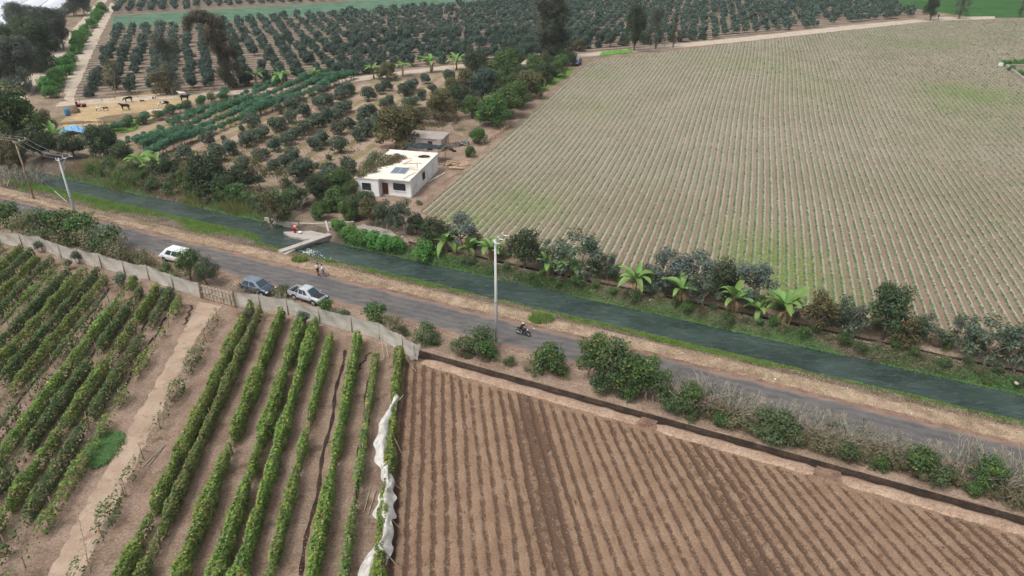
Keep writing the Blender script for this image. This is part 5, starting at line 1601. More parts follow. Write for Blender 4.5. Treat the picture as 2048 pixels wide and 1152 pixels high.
def utility_pole(p, h, label, mat, r=(.19, .10), arm_dir=None, arm_len=2.4, off=.9, wood=False):
    t = thing('utility_pole', label, 'utility pole', (p.x, p.y, 0), 0)
    MB().tube([(0, 0, -.4), (0, 0, h * .5), (0, 0, h)], [r[0], (r[0] + r[1]) / 2, r[1]], 12).build('shaft', mat, t, True)
    if not wood: MB().tube([(0, 0, 0), (0, 0, .35)], [.34, .26], 10).build('footing', M['conc'], t)
    d = arm_dir
    a = Vector((0, 0, h - .25)) - d * (arm_len - off) * .35; b = a + d * arm_len
    n_ = Vector((-d.y, d.x, 0))
    for s_ in (-1, 1):
        MB().tube([a + n_ * s_ * (r[1] + .06), b + n_ * s_ * (r[1] + .06)], .05, 4).build('crossarm', M['pole_wood'] if wood else M['galv'], t)
    if not wood:
        for s_ in (-1, 1):
            MB().tube([Vector((0, 0, h - 1.5)) + n_ * s_ * .1, a.lerp(b, .68) + n_ * s_ * .1], .03, 5).build('brace', M['galv'], t)
    tips = []
    for i in range(3):
        q = a.lerp(b, (.06, .5, .95)[i]) + Vector((0, 0, .06))
        MB().tube([q, q + Vector((0, 0, .10)), q + Vector((0, 0, .16)), q + Vector((0, 0, .3))], [.03, .04, .09, .05], 8).build('insulator', M['porc'], t, True)
        if not wood:
            MB().tube([q, q + EU * .35, q + EU * .75], [.03, .07, .03], 6).build('strain_insulator', M['porc'], t, True)
        tips.append(Vector((p.x, p.y, 0)) + q + Vector((0, 0, .3)))
    MB().tube([(0, 0, h * .42), (0, 0, h * .42 + .12)], r[0] * .95, 10).build('band', M['galv'], t)
    return t, tips


pc_ = P(993, 690, 0); pl_ = P(158, 452, 0); pw_ = P(68, 398, 0)
_, tc = utility_pole(pc_, hpx(993, 690, 479), 'tall grey concrete utility pole beside the road near the motorcycle', M['pole_conc'], (.2, .11), EW.copy())
_, tl = utility_pole(pl_, hpx(158, 452, 316), 'grey concrete utility pole at the left beside the road', M['pole_conc'], (.2, .11), EW.copy())
_, tw = utility_pole(pw_, hpx(68, 398, 282), 'brown wooden utility pole on the canal verge at far left', M['pole_wood'], (.17, .11), EW.copy(), 2.2, 1.1, True)


def wire(a, b, label, sag=.5, r=.012, name='power_line', cat='power line', group=None):
    pts = [a.lerp(b, i / 12) - Vector((0, 0, sag * 4 * (i / 12) * (1 - i / 12))) for i in range(13)]
    return tag(MB().tube(pts, r, 3, cap=False).build(name, M['galv']), label, cat, group)


for i in range(3):
    wire(tw[i], tl[i], '%s overhead wire between the wooden and the left concrete pole' % ('nearest', 'middle', 'farthest')[i], .6, .02)
    wire(tw[i] + EU * -42 + Vector((0, 0, 1)), tw[i], '%s overhead wire leaving the wooden pole to the left' % ('nearest', 'middle', 'farthest')[i], .8, .02)
ga = P(134, 404, .05)
gt = Vector((pw_.x, pw_.y, hpx(68, 398, 325)))
gw = tag(MB().tube([gt, ga], .015, 4).build('guy_wire', M['galv']), 'stay wire with white guard from the wooden pole to the verge', 'guy wire')
MB().tube([gt.lerp(ga, .72), ga], .045, 6).build('guard', M['porc'], gw)

# ------------------------------------------------------------------ net fence, gate, torn net
k = NM('shade_net', .9, .1)
p = k.pos(which='Object')
c = k.mix(k.ramp(k.noise(k.pos(which='Object', scale=(.25, .25, 1.2)), 1.6, 5, .6), .35, .7), hexlin(220, 215, 204), hexlin(238, 235, 227))
c = k.mix(k.mul(k.ramp(k.noise(p, .5, 5, .65), .5, .75), .6), c, hexlin(164, 162, 122))
k.color(c)
tr = k.node('ShaderNodeBsdfTranslucent'); k.l.new(c, tr.inputs['Color'])
mx = k.node('ShaderNodeMixShader'); mx.inputs[0].default_value = .4
k.l.new(k.b.outputs[0], mx.inputs[1]); k.l.new(tr.outputs[0], mx.inputs[2])
tp = k.node('ShaderNodeBsdfTransparent'); m2 = k.node('ShaderNodeMixShader'); m2.inputs[0].default_value = .14
k.l.new(mx.outputs[0], m2.inputs[1]); k.l.new(tp.outputs[0], m2.inputs[2]); k.l.new(m2.outputs[0], k.n['Material Output'].inputs[0])
M['net'] = k.m
FH = 2.15


def net_fence(tops, label):
    ps = [P(x, y, FH) for x, y in tops]; ps = [Vector((q.x, q.y, .02)) for q in ps]
    t = thing('net_fence', label, 'fence', ps[0], 0, None)
    o_ = ps[0]
    for i, q in enumerate(ps):
        po = MB().tube([(0, 0, -.2), (.03, 0, 1.2), (0, .05, FH + .12)], [.06, .055, .045], 6).build('post', M['post'], t, True); po.location = q - o_ + EW * -.07
    for a, b in zip(ps[:-1], ps[1:]):
        d = b - a; L = d.length; n_ = Vector((-d.y, d.x, 0)).normalized()
        nx_ = max(6, int(L / .28)); nz_ = 9; rows = []; ph = random.uniform(0, 6)
        for j in range(nz_ + 1):
            v_ = j / nz_; r_ = []
            for i in range(nx_ + 1):
                u_ = i / nx_
                edge = math.sin(math.pi * u_)
                z = v_ * (FH - .16 * edge) + .02
                bel = (.14 * edge * math.sin(math.pi * v_) + .07 * math.sin(u_ * 9 + v_ * 6 + ph) * edge + .045 * math.sin(u_ * 31 + v_ * 9 + ph) * (v_ + .2))
                q = a + d * u_ + n_ * bel - o_; r_.append((q.x, q.y, z + .02 * math.sin(u_ * 17 + ph)))
            rows.append(r_)
        MB().grid(rows).build('net_panel', M['net'], t, True)
    return t


net_fence([(-60, 455), (-18, 459), (37, 468), (76, 473), (114.5, 488), (152, 498), (196, 507), (243.5, 522), (292, 531), (341, 549), (396, 566)], 'long beige net fence along the vineyard, left of the wooden gate')
net_fence([(458, 582), (516, 589), (572, 598), (636, 616), (701, 632), (757, 646), (804, 671), (829, 688)], 'beige net fence right of the wooden gate, ending in a torn corner')
ga_, gb_ = P(400, 568, 2.1), P(464, 585, 2.1); ga_.z = gb_.z = .03
gt_ = thing('wooden_gate', 'weathered wooden slat gate in the beige net fence', 'gate', ga_, math.atan2(gb_.y - ga_.y, gb_.x - ga_.x))
GL = (gb_ - ga_).length
MB().grid([[(x, .10 + .03 * math.sin(x * 5), z) for x in np.linspace(.05, GL - .05, 12)] for z in (.08, .7, 1.4, 2.0)]).build('net', M['net'], gt_, True)
for i in range(10): MB().box((.08 + i * (GL - .16) / 9, 0, 1.02), (.08, .05, 2.1 + random.uniform(-.1, .15))).build('slat', M['wood'] if i % 3 else M['twig_brown'], gt_)
for z in (.22, 1.0, 1.85): MB().box((GL / 2, -.05, z), (GL, .05, .1)).build('rail', M['wood'], gt_)
MB().tube([(.1, -.09, .25), (GL * .52, -.09, 1.9)], .04, 5).build('brace', M['twig_brown'], gt_)
for x in (-.14, GL + .14): MB().tube([(x, 0, -.3), (x, .02, 2.35)], .08, 7).build('post', M['twig_brown'], gt_)

# torn white net draped over the last vine row
k = NM('torn_net_cloth', .85, .15); p = k.pos(which='Object')
k.color(k.mix(k.ramp(k.noise(p, 1.5, 5, .6), .4, .7), hexlin(204, 201, 195), hexlin(164, 158, 149)))
M['torn'] = k.m
pth = [(793, 788), (785, 810), (770, 838), (765, 868), (764, 900), (770, 930), (777, 960), (772, 985), (767, 1010), (772, 1040), (768, 1072), (757, 1095), (742, 1108), (730, 1150)]
wdt = [.35, .6, 1.0, 1.3, 1.35, .8, .75, 1.2, 1.5, .75, 1.1, 1.5, 1.6, 1.4]
W3 = [P(x, y, 1.75) for x, y in pth]
tn = thing('torn_net', 'torn white net trailing over the vine row beside the brown field', 'net', (W3[0].x, W3[0].y, 0))
sp_n = 6; rows = []
for i in range((len(W3) - 1) * sp_n + 1):
    t = i / sp_n; j = min(int(t), len(W3) - 2); fr = t - j
    c_ = W3[j].lerp(W3[j + 1], fr); wd_ = wdt[j] * (1 - fr) + wdt[j + 1] * fr
    wd_ *= 1 + .1 * math.sin(i * .8)
    r_ = []
    for q in range(9):
        s_ = (q / 8 - .5)
        z = 1.55 + .30 * math.cos(s_ * 3.2) - .9 * abs(s_) * wd_ + .07 * math.sin(q * 2.3 + i * .5) + .05 * math.sin(i * .7 + q)
        if t > len(W3) - 3: z -= .35 * (t - len(W3) + 3)
        r_.append((c_.x - W3[0].x + s_ * wd_ * 1.15 + .08 * math.sin(i * .9 + q), c_.y - W3[0].y + .12 * math.sin(q * 1.7 + i * .6), z))
    rows.append(r_)
MB().grid(rows).build('cloth', M['torn'], tn, True)
# rag hanging from the fence end
fe = P(829, 688, FH)
rg = thing('torn_rag', 'torn net rag hanging from the right end of the beige fence', 'net', (fe.x, fe.y, 0))
rows = [[(.25 * math.sin(q * 1.3 + i * .5) + (q - 3) * .13, .2 * math.cos(q * 2.1 + i) - .1 * i * .3, 2.2 - i * .24 + .06 * math.sin(q * 2)) for q in range(7)] for i in range(9)]
MB().grid(rows).build('cloth', M['net'], rg, True)
# stakes
for i, (a, b, za, zb, lb) in enumerate([((757, 652), (768, 720), 2.4, .05, 'long white stake leaning on the fence, left of the pair'), ((764, 655), (777, 716), 2.2, .05, 'long white stake leaning on the fence, right of the pair'), ((799, 700), (834, 745), 1.6, .05, 'slanting stake at the torn fence end'),
                                       ((785, 868), (808, 918), 1.6, .05, 'topmost slanting stake beside the torn net'), ((772, 955), (803, 980), 1.6, .3, 'middle slanting stake beside the torn net'), ((773, 1030), (798, 1055), 1.5, .3, 'third slanting stake beside the torn net'), ((760, 1095), (798, 1135), 1.6, .2, 'lowest slanting stake beside the torn net'), ((807, 790), (798, 800), 1.6, 1.4, 'short white stake above the torn net'),
                                       ((118, 495), (124, 530), 2.2, .05, 'white stake inside the fence at far left'), ((188, 508), (186, 560), 2.2, .05, 'tall white stake inside the fence, left of the dark shrub'), ((207, 538), (210, 566), 1.8, .05, 'short stake inside the fence, left of the dark shrub'), ((247, 540), (244, 572), 2.3, .05, 'white post against the dark round shrub'),
                                       ((154, 1025), (180, 1145), 2.0, .05, 'thin leaning stake in the bottom left corner by the track'), ((242, 955), (254, 992), 1.8, .05, 'leaning stake in the patchy row by the track'), ((55, 975), (88, 997), 1.5, .05, 'fallen stake in the left vine block')]):
    A, B = P(*a, za), P(*b, zb)
    tag(MB().tube([A, A.lerp(B, .5) + Vector((.02, .02, 0)), B], [.04, .04, .045], 6).build('stake', M['twig'] if 'white' in lb else M['post']), lb, 'stake')
for i, (px, py, rz) in enumerate([(305, 915, 78), (313, 912, 84), (735, 1000, 88), (745, 1005, 86)]):
    o = MB().tube([(-1.4, 0, .05), (1.4, .03, .05)], .04, 6).build('cane', M['twig']); o.location = P(px, py, .05); o.rotation_euler = (0, 0, R(rz))
    tag(o, '%s pale cane lying on the soil %s' % (('left', 'right')[i % 2], 'beside the dirt track' if i < 2 else 'between the vine rows'), 'cane')
# damp irrigation furrows between the vine rows
for i, (a, b) in enumerate([((690, 700), (600, 1152)), ((742, 730), (690, 1152)), ((740, 705), (700, 760)), ((520, 640), (375, 900)), ((385, 610), (370, 650))]):
    A, B = P(*a), P(*b); d = (B - A); n_ = Vector((-d.y, d.x, 0)).normalized(); rows = []
    for j in range(40):
        q = A + d * (j / 39) + n_ * (.12 * math.sin(j * .5 + i)); w_ = .16 + .06 * math.sin(j * 1.7)
        rows.append([(q.x - n_.x * w_, q.y - n_.y * w_, .022), (q.x + n_.x * w_, q.y + n_.y * w_, .022)])
    tag(MB().grid(rows).build('damp_furrow', M['mud']), kind='structure')
for i in range(12):
    xx = -41.6 - i * 2.0; yt = (53.2 - xx * EW.x) / EW.y - 1.5
    A = Vector((xx, yt, 0)); B = A + dL * (18 + 12 * ((i * 7) % 3)); rows = []
    for j in range(40):
        q = A.lerp(B, j / 39) + Vector((.12 * math.sin(j * .6 + i), 0, 0)); w_ = .15 + .06 * math.sin(j * 1.3)
        rows.append([(q.x - w_, q.y, .024), (q.x + w_, q.y, .024)])
    tag(MB().grid(rows).build('damp_furrow', M['mud']), kind='structure')


# ------------------------------------------------------------------ vehicles
def paint(name, c, rough=.3, metal=.0):
    k = NM(name, rough, .5); k.b.inputs['Metallic'].default_value = metal
    n = k.noise(k.pos(which='Object'), 1.4, 5, .6)
    k.color(k.mix(k.mul(k.ramp(n, .45, .75), .25), hexlin(*c), hexlin(168, 150, 132)))
    k.b.inputs['Coat Weight'].default_value = .4
    return k.m


M['rubber'] = plain('tyre_rubber', (36, 35, 36), .85, .2)
M['rim'] = plain('alloy_rim', (170, 172, 174), .4, .5, .6)
M['black_trim'] = plain('black_trim', (32, 32, 34), .6, .3)
M['lamp_white'] = plain('head_lamp', (226, 230, 232), .2, .6)
M['lamp_red'] = plain('tail_lamp', (150, 30, 26), .3, .5)
k = NM('car_glass', .05, .6); k.color(hexlin(58, 74, 82)); M['car_glass'] = k.m
M['plate'] = plain('number_plate', (224, 222, 208), .5, .3)


def wheel_mesh(r, w):
    t = MB(); n = 20
    t.loft([[(math.cos(a) * rr, yy, math.sin(a) * rr) for rr, yy in ((r * .62, -w / 2), (r * .93, -w / 2), (r, -w * .32), (r, w * .32), (r * .93, w / 2), (r * .62, w / 2))] for a in np.linspace(0, 2 * math.pi, n + 1)], cap=False, closed=True)
    q = MB()
    for s_ in (-1, 1):
        c_ = [(math.cos(a) * r * .62, s_ * w * .42, math.sin(a) * r * .62) for a in np.linspace(0, 2 * math.pi, n, endpoint=False)]
        q.add(c_, [tuple(range(n))])
        for i in range(5):
            a = i * 2 * math.pi / 5
            q.tube([(math.cos(a) * r * .08, s_ * w * .46, math.sin(a) * r * .08), (math.cos(a) * r * .6, s_ * w * .46, math.sin(a) * r * .6)], .035, 4)
    return t.mesh('tyre', M['rubber'], True), q.mesh('rim', M['rim'])


def quad_on(a, b, c, d, off, inset=(.06, .94, .08, .92)):
    """a pane on the face a-b-c-d (a,b bottom; d,c top), pushed out by off"""
    a, b, c, d = map(Vector, (a, b, c, d))
    f = lambda u, v: (a.lerp(b, u)).lerp(d.lerp(c, u), v)
    n = (b - a).cross(d - a).normalized() * off
    u0, u1, v0, v1 = inset
    P4 = [f(u0, v0), f(u1, v0), f(u1, v1), f(u0, v1)]
    return [p + n for p in P4] + [p - n * 1.5 for p in P4]


def car(label, name, loc, rz, L, W, body, cabin, col, wb, wr=.33, cat='car', roofcol=None, extra=None, side_div=(.0, .36, .70, 1.0), group=None):
    """body: stations (x, z bottom, z belt, z top, half width); cabin: xr0,xf0,xr1,xf1,z0,z1,hw0,hw1"""
    t = thing(name, label, cat, loc, rz, group)
    m = MB(); rings = []
    for (x, zb, zm, zt, hw) in body:
        r_ = [(x, -hw * .86, zb), (x, -hw * .99, zb + .12), (x, -hw, zm), (x, -hw * .93, zt - .05), (x, -hw * .80, zt), (x, 0, zt + .025), (x, hw * .80, zt), (x, hw * .93, zt - .05), (x, hw, zm), (x, hw * .99, zb + .12), (x, hw * .86, zb)]
        rings.append(r_)
    m.loft(rings)
    m.build('body', col, t, True)
    xr0, xf0, xr1, xf1, z0, z1, h0, h1 = cabin
    lo = lambda x, s_: (x, s_ * h0, z0); hi = lambda x, s_: (x, s_ * h1, z1)
    c_ = MB()
    nse = 6
    bot = [lo(xr0, -1), lo(xf0, -1), lo(xf0, 1), lo(xr0, 1)]; top = [hi(xr1, -1), hi(xf1, -1), hi(xf1, 1), hi(xr1, 1)]
    mid = [tuple(Vector(a).lerp(Vector(b), .94)) for a, b in zip(bot, top)]
    tp = [(x * .97 + .03 * (xr1 + xf1) / 2, y * .93, z1 + .035) for x, y, z in top]
    c_.add(bot + mid + tp, [(0, 1, 5, 4), (1, 2, 6, 5), (2, 3, 7, 6), (3, 0, 4, 7), (4, 5, 9, 8), (5, 6, 10, 9), (6, 7, 11, 10), (7, 4, 8, 11), (8, 9, 10, 11)])
    cb_ = c_.build('cabin', roofcol or col, t, True); bv = cb_.modifiers.new('Bevel', 'BEVEL'); bv.width = .09; bv.segments = 3; bv.limit_method = 'ANGLE'; bv.angle_limit = R(20)
    box6 = [(0, 1, 2, 3), (7, 6, 5, 4), (0, 4, 5, 1), (1, 5, 6, 2), (2, 6, 7, 3), (3, 7, 4, 0)]
    MB().add(quad_on(lo(xf0, -1), lo(xf0, 1), hi(xf1, 1), hi(xf1, -1), .012), box6).build('windscreen', M['car_glass'], t)
    MB().add(quad_on(lo(xr0, 1), lo(xr0, -1), hi(xr1, -1), hi(xr1, 1), .012), box6).build('rear_window', M['car_glass'], t)
    for s_ in (-1, 1):
        for i in range(len(side_div) - 1):
            u0, u1 = side_div[i], side_div[i + 1]
            a, b = lo(xr0, s_), lo(xf0, s_); d, c2_ = hi(xr1, s_), hi(xf1, s_)
            va, vb, vc, vd = map(Vector, (a, b, c2_, d))
            q = [va.lerp(vb, u0), va.lerp(vb, u1), vd.lerp(vc, u1), vd.lerp(vc, u0)]
            if s_ > 0: q = [q[1], q[0], q[3], q[2]]
            MB().add(quad_on(*q, .012, (.07, .93, .1, .88)), box6).build('side_window', M['car_glass'], t)
    ty, rm = wheel_mesh(wr, .22)
    for x in wb:
        for s_ in (-1, 1):
            w_ = obj('wheel', MB().tube([(0, -.09, 0), (0, .09, 0)], .1, 8).mesh('hub', M['rim']), t); w_.location = (x, s_ * (W / 2 - .10), wr)
            obj('tyre', ty, w_); obj('rim', rm, w_)
            MB().add([(x + math.cos(a) * (wr + .07), s_ * (W / 2 - .012 + .02), wr + .02 + math.sin(a) * (wr + .07)) for a in np.linspace(0, math.pi, 12)] + [(x + math.cos(a) * (wr - .01), s_ * (W / 2 - .012 + .02), wr + .02 + math.sin(a) * (wr - .01)) for a in np.linspace(math.pi, 0, 12)], [tuple(range(24))]).build('wheel_arch', M['black_trim'], t)
    xf, xr = body[-1][0], body[0][0]; zf = body[-1][2]
    for s_ in (-1, 1):
        MB().ball((xf - .12, s_ * W * .36, zf + .06), (.2, .2, .1), 8, 6).build('headlight', M['lamp_white'], t, True)
        MB().ball((xr + .08, s_ * W * .42, body[0][2] + .1), (.12, .1, .14), 8, 6).build('taillight', M['lamp_red'], t, True)
        MB().ball((xf0 - .25, s_ * (W / 2 + .12), z0 + .05), (.09, .12, .09), 8, 6).build('mirror', col, t, True)
    MB().box((xf + .0, 0, body[-1][1] + .16), (.14, W * .92, .2)).build('front_bumper', M['black_trim'] if cat != 'van' else col, t)
    MB().box((xr - .0, 0, body[0][1] + .16), (.14, W * .92, .2)).build('rear_bumper', M['black_trim'], t)
    MB().box((xf + .05, 0, zf - .02), (.06, W * .5, .14)).build('grille', M['black_trim'], t)
    MB().box((xf + .09, 0, zf - .22), (.03, .34, .12)).build('number_plate', M['plate'], t)
    if extra: extra(t)
    return t


ROADZ = .04
AZ = math.atan2(EU.y, EU.x)
# pickup: white, black bonnet, open bed
silver = paint('white_silver_paint', (186, 190, 194), .3)


def pickup_extra(t):
    b = MB()
    for s_ in (-1, 1): b.box((-1.75, s_ * .83, .88), (1.62, .09, .46))
    b.box((-2.57, 0, .88), (.09, 1.74, .46))
    b.build('bed_side', silver, t)
    MB().box((-1.75, 0, .78), (1.6, 1.58, .05)).build('bed_floor', M['black_trim'], t)
    MB().grid([[(x, y, 1.055 + .06 * (1 - (y / .9) ** 2)) for y in np.linspace(-.62, .62, 6)] for x in np.linspace(1.18, 2.28, 5)]).build('bonnet_wrap', plain('black_bonnet', (40, 40, 44), .45, .4), t, True)
    for s_ in (-1, 1): MB().tube([(-.95, s_ * .74, 1.1), (-1.0, s_ * .66, 1.62), (-1.55, s_ * .76, 1.12)], .035, 6).build('roll_bar', silver, t)
    MB().tube([(-1.0, -.66, 1.62), (-1.0, .66, 1.62)], .035, 6).build('roll_bar', silver, t)
    MB().box((2.46, 0, .94), (.06, 1.1, .07)).build('grille_bar', M['rim'], t)
    for s_ in (-1, 1):
        MB().box((-.05, s_ * .925, .92), (.2, .03, .03)).build('door_handle', M['rim'], t)
        MB().box((.1, s_ * .90, .40), (2.2, .1, .05)).build('side_step', M['black_trim'], t)


g = P(618, 600, 0)
car('white pickup truck with black bonnet parked beside the road', 'pickup_truck', (g.x, g.y, ROADZ - .02), AZ - R(3), 5.3, 1.85,
    [(-2.55, .5, .68, .72, .86), (-2.3, .42, .68, .72, .9), (-.95, .38, .70, .74, .92), (-.9, .38, .86, 1.08, .92), (1.1, .38, .86, 1.06, .92), (1.9, .40, .84, 1.03, .90), (2.35, .46, .8, .97, .84), (2.52, .52, .74, .86, .74)],
    (-1.0, 1.35, -.75, .45, 1.04, 1.74, .84, .66), silver, (-1.55, 1.55), .39, 'pickup truck', extra=pickup_extra, side_div=(.05, .40, .72))
# hatchback
g = P(517, 583, 0)
hb_ = car('dark blue-grey hatchback parked beside the gate', 'hatchback', (g.x, g.y, ROADZ - .02), AZ - R(1), 4.2, 1.75,
    [(-2.08, .42, .7, .86, .70), (-1.9, .34, .72, .95, .82), (-1.2, .28, .72, .98, .87), (.8, .28, .72, .96, .87), (1.5, .30, .68, .88, .84), (1.95, .36, .62, .76, .76), (2.1, .42, .56, .66, .62)],
    (-1.95, 1.2, -1.35, .35, .93, 1.5, .80, .62), paint('dark_blue_paint', (66, 76, 92), .25, .3), (-1.3, 1.32), .32, 'car', roofcol=paint('blue_grey_roof', (118, 132, 148), .25, .2), side_div=(.1, .48, .85))
hb_.scale = (1.13, 1.13, 1.13)
# van
g = P(352, 527, 0)
wv = paint('white_van_paint', (236, 238, 238), .3)
car('white minivan parked on the road edge behind the feathery tree', 'van', (g.x, g.y + .7, ROADZ), AZ + math.pi + R(3), 4.9, 1.8,
    [(-2.42, .42, .9, 1.15, .80), (-2.2, .34, .9, 1.2, .88), (1.2, .34, .9, 1.18, .9), (1.9, .36, .85, 1.1, .88), (2.3, .40, .75, .98, .82), (2.44, .46, .66, .82, .7)],
    (-2.38, 2.05, -2.2, 1.05, 1.12, 1.98, .86, .74), wv, (-1.5, 1.55), .34, 'van', side_div=(.03, .33, .6, .86))
# far car
g = P(1155, 133, 0)
car('blue SUV facing the camera at the far corner of the field path', 'suv', (g.x, g.y + 2.0, .06), R(-112), 4.5, 1.85,
    [(-2.2, .5, .85, 1.05, .84), (-2.0, .42, .85, 1.1, .9), (.9, .4, .85, 1.1, .92), (1.7, .42, .82, 1.05, .9), (2.1, .48, .76, .98, .84), (2.25, .52, .7, .86, .72)],
    (-2.15, 1.1, -1.95, .4, 1.08, 1.78, .86, .7), paint('suv_blue', (86, 112, 148), .25, .3), (-1.35, 1.4), .38, 'car', roofcol=paint('suv_roof', (120, 144, 170), .25, .2), side_div=(.03, .36, .66, .95),
    extra=lambda t: [MB().tube([(-1.6, s_ * .6, 1.88), (.1, s_ * .6, 1.88)], .03, 5).build('roof_rail', M['black_trim'], t) for s_ in (-1, 1)])

# ------------------------------------------------------------------ people and animals
def skin(name, pts, edges, mat, parent, root=0, lv=1):
    me = bpy.data.meshes.new(name); bm = bmesh.new()
    ly = bm.verts.layers.skin.verify(); vs = []
    for i, (p, r) in enumerate(pts):
        v = bm.verts.new(p); v[ly].radius = (r, r) if isinstance(r, (int, float)) else r; v[ly].use_root = (i == root); vs.append(v)
    for a, b in edges: bm.edges.new((vs[a], vs[b]))
    bm.to_mesh(me); bm.free()
    me.materials.append(mat)
    o = obj(name, me, parent)
    s_ = o.modifiers.new('Skin', 'SKIN'); s_.use_smooth_shade = True
    q = o.modifiers.new('Sub', 'SUBSURF'); q.levels = lv; q.render_levels = lv
    return o


M['skin'] = plain('skin', (150, 106, 82), .6, .3)
M['hair'] = plain('hair', (30, 26, 24), .7, .3)


def person(label, loc, rz, J, shirt, legs, skirt=None, head=None, hat=None, group=None, s=1.0):
    """J: joint dict, x forward, y left. The body is one continuous mesh; clothes and hair are its children."""
    t = thing('person', label, 'person', loc, rz, group, s)
    N_ = ['pel', 'spi', 'che', 'nek', 'hed', 'top', 'shl', 'ell', 'wrl', 'hal', 'shr', 'elr', 'wrr', 'har', 'hil', 'knl', 'anl', 'tol', 'hir', 'knr', 'anr', 'tor']
    RD = dict(pel=.125, spi=.115, che=.135, nek=.058, hed=.095, top=.075, shl=.065, ell=.043, wrl=.032, hal=.036, shr=.065, elr=.043, wrr=.032, har=.036, hil=.085, knl=.058, anl=.04, tol=.035, hir=.085, knr=.058, anr=.04, tor=.035)
    pts = [(Vector(J[k_]), RD[k_]) for k_ in N_]; ix = {k_: i for i, k_ in enumerate(N_)}
    E_ = [('pel', 'spi'), ('spi', 'che'), ('che', 'nek'), ('nek', 'hed'), ('hed', 'top'), ('che', 'shl'), ('shl', 'ell'), ('ell', 'wrl'), ('wrl', 'hal'), ('che', 'shr'), ('shr', 'elr'), ('elr', 'wrr'), ('wrr', 'har'), ('pel', 'hil'), ('hil', 'knl'), ('knl', 'anl'), ('anl', 'tol'), ('pel', 'hir'), ('hir', 'knr'), ('knr', 'anr'), ('anr', 'tor')]
    ed = [(ix[a], ix[b]) for a, b in E_]
    for sd_n in ('l', 'r'):
        h = Vector(J['ha' + sd_n]); w_ = Vector(J['wr' + sd_n]); d = (h - w_).normalized(); n_ = d.cross(Vector((0, 0, 1))); n_ = n_.normalized() if n_.length > .1 else Vector((0, 1, 0))
        for f_ in range(4):
            pts.append((h + d * (.075 + .012 * (f_ in (1, 2))) + n_ * (f_ - 1.5) * .02 + Vector((0, 0, -.012)), .0095)); ed.append((ix['ha' + sd_n], len(pts) - 1))
        pts.append((h + n_ * .055 + d * .015, .01)); ed.append((ix['wr' + sd_n], len(pts) - 1))
    body = skin('body', pts, ed, M['skin'], t)
    hd = Vector(J['hed']); up = (Vector(J['top']) - hd).normalized()
    fw = Vector(J.get('look', (1, 0, 0))).normalized(); lf = up.cross(fw).normalized()
    mt = Matrix((fw, lf, up)).transposed().to_4x4(); mt.translation = hd
    if hat: MB().ball((-.01, 0, .055), (.15, .135, .14), 12, 8, mat=mt).build('helmet', hat, t, True)
    else: MB().ball((-.025, 0, .06), (.115, .1, .105), 10, 7, mat=mt).build('hair', M['hair'], t, True)
    fc_ = MB(); fc_.ball((.115, 0, .0), (.03, .018, .028), 6, 5, mat=mt)
    for s_ in (-1, 1): fc_.ball((0, s_ * .1, .0), (.025, .018, .035), 6, 5, mat=mt)
    fc_.build('nose_and_ears', M['skin'], t, True)
    ey = MB()
    for s_ in (-1, 1): ey.ball((.092, s_ * .036, .03), .013, 6, 4, mat=mt)
    ey.box((.1, 0, -.045), (.012, .05, .01), mat=mt); ey.build('eyes_and_mouth', M['hair'], t)
    L_ = ['pel', 'spi', 'che', 'shl', 'ell', 'shr', 'elr']; G_ = dict(pel=.18, spi=.175, che=.185, shl=.12, ell=.09, shr=.12, elr=.09)
    i2 = {k_: i for i, k_ in enumerate(L_)}
    skin('shirt', [(Vector(J[k_]), G_[k_]) for k_ in L_], [(i2[a], i2[b]) for a, b in (('pel', 'spi'), ('spi', 'che'), ('che', 'shl'), ('shl', 'ell'), ('che', 'shr'), ('shr', 'elr'))], shirt, t)
    L_ = ['pel', 'hil', 'knl', 'anl', 'hir', 'knr', 'anr']; G_ = dict(pel=.15, hil=.115, knl=.085, anl=.068, hir=.115, knr=.085, anr=.068)
    if legs is not None:
        i2 = {k_: i for i, k_ in enumerate(L_)}; short = skirt == 'shorts'
        pp = []
        for k_ in L_:
            p_ = Vector(J[k_])
            if short and k_ in ('anl', 'anr'): p_ = Vector(J['kn' + k_[-1]]) - Vector((0, 0, .04)); pp.append((p_, .095)); continue
            pp.append((p_, G_[k_]))
        skin('shorts' if short else 'trousers', pp, [(i2[a], i2[b]) for a, b in (('pel', 'hil'), ('hil', 'knl'), ('knl', 'anl'), ('pel', 'hir'), ('hir', 'knr'), ('knr', 'anr'))], legs, t)
    sh_ = MB()
    for s_ in 'lr':
        a = Vector(J['an' + s_]); b = Vector(J['to' + s_]); c_ = a.lerp(b, .5)
        sh_.ball((c_.x, c_.y, min(a.z, b.z) + .0), (.15, .055, .055), 8, 6)
    sh_.build('shoes', M['black_trim'], t, True)
    return t


ST = dict(pel=(0, 0, .93), spi=(0, 0, 1.1), che=(0, 0, 1.32), nek=(.0, 0, 1.48), hed=(.03, 0, 1.59), top=(.03, 0, 1.69), shl=(0, .19, 1.38), ell=(-.03, .24, 1.1), wrl=(.06, .25, .87), hal=(.09, .25, .79), shr=(0, -.19, 1.38), elr=(-.03, -.24, 1.1), wrr=(.06, -.25, .87), har=(.09, -.25, .79), hil=(0, .1, .88), knl=(.03, .11, .49), anl=(0, .12, .08), tol=(.16, .13, .05), hir=(0, -.1, .88), knr=(.03, -.11, .49), anr=(0, -.12, .08), tor=(.16, -.13, .05))
wk = dict(ST); wk.update(knl=(.18, .1, .5), anl=(.2, .11, .09), tol=(.36, .12, .05), knr=(-.05, -.1, .5), anr=(-.26, -.11, .14), tor=(-.13, -.12, .05), wrl=(-.08, .25, .88), hal=(-.1, .25, .8), wrr=(.2, -.24, .92), har=(.26, -.23, .86))
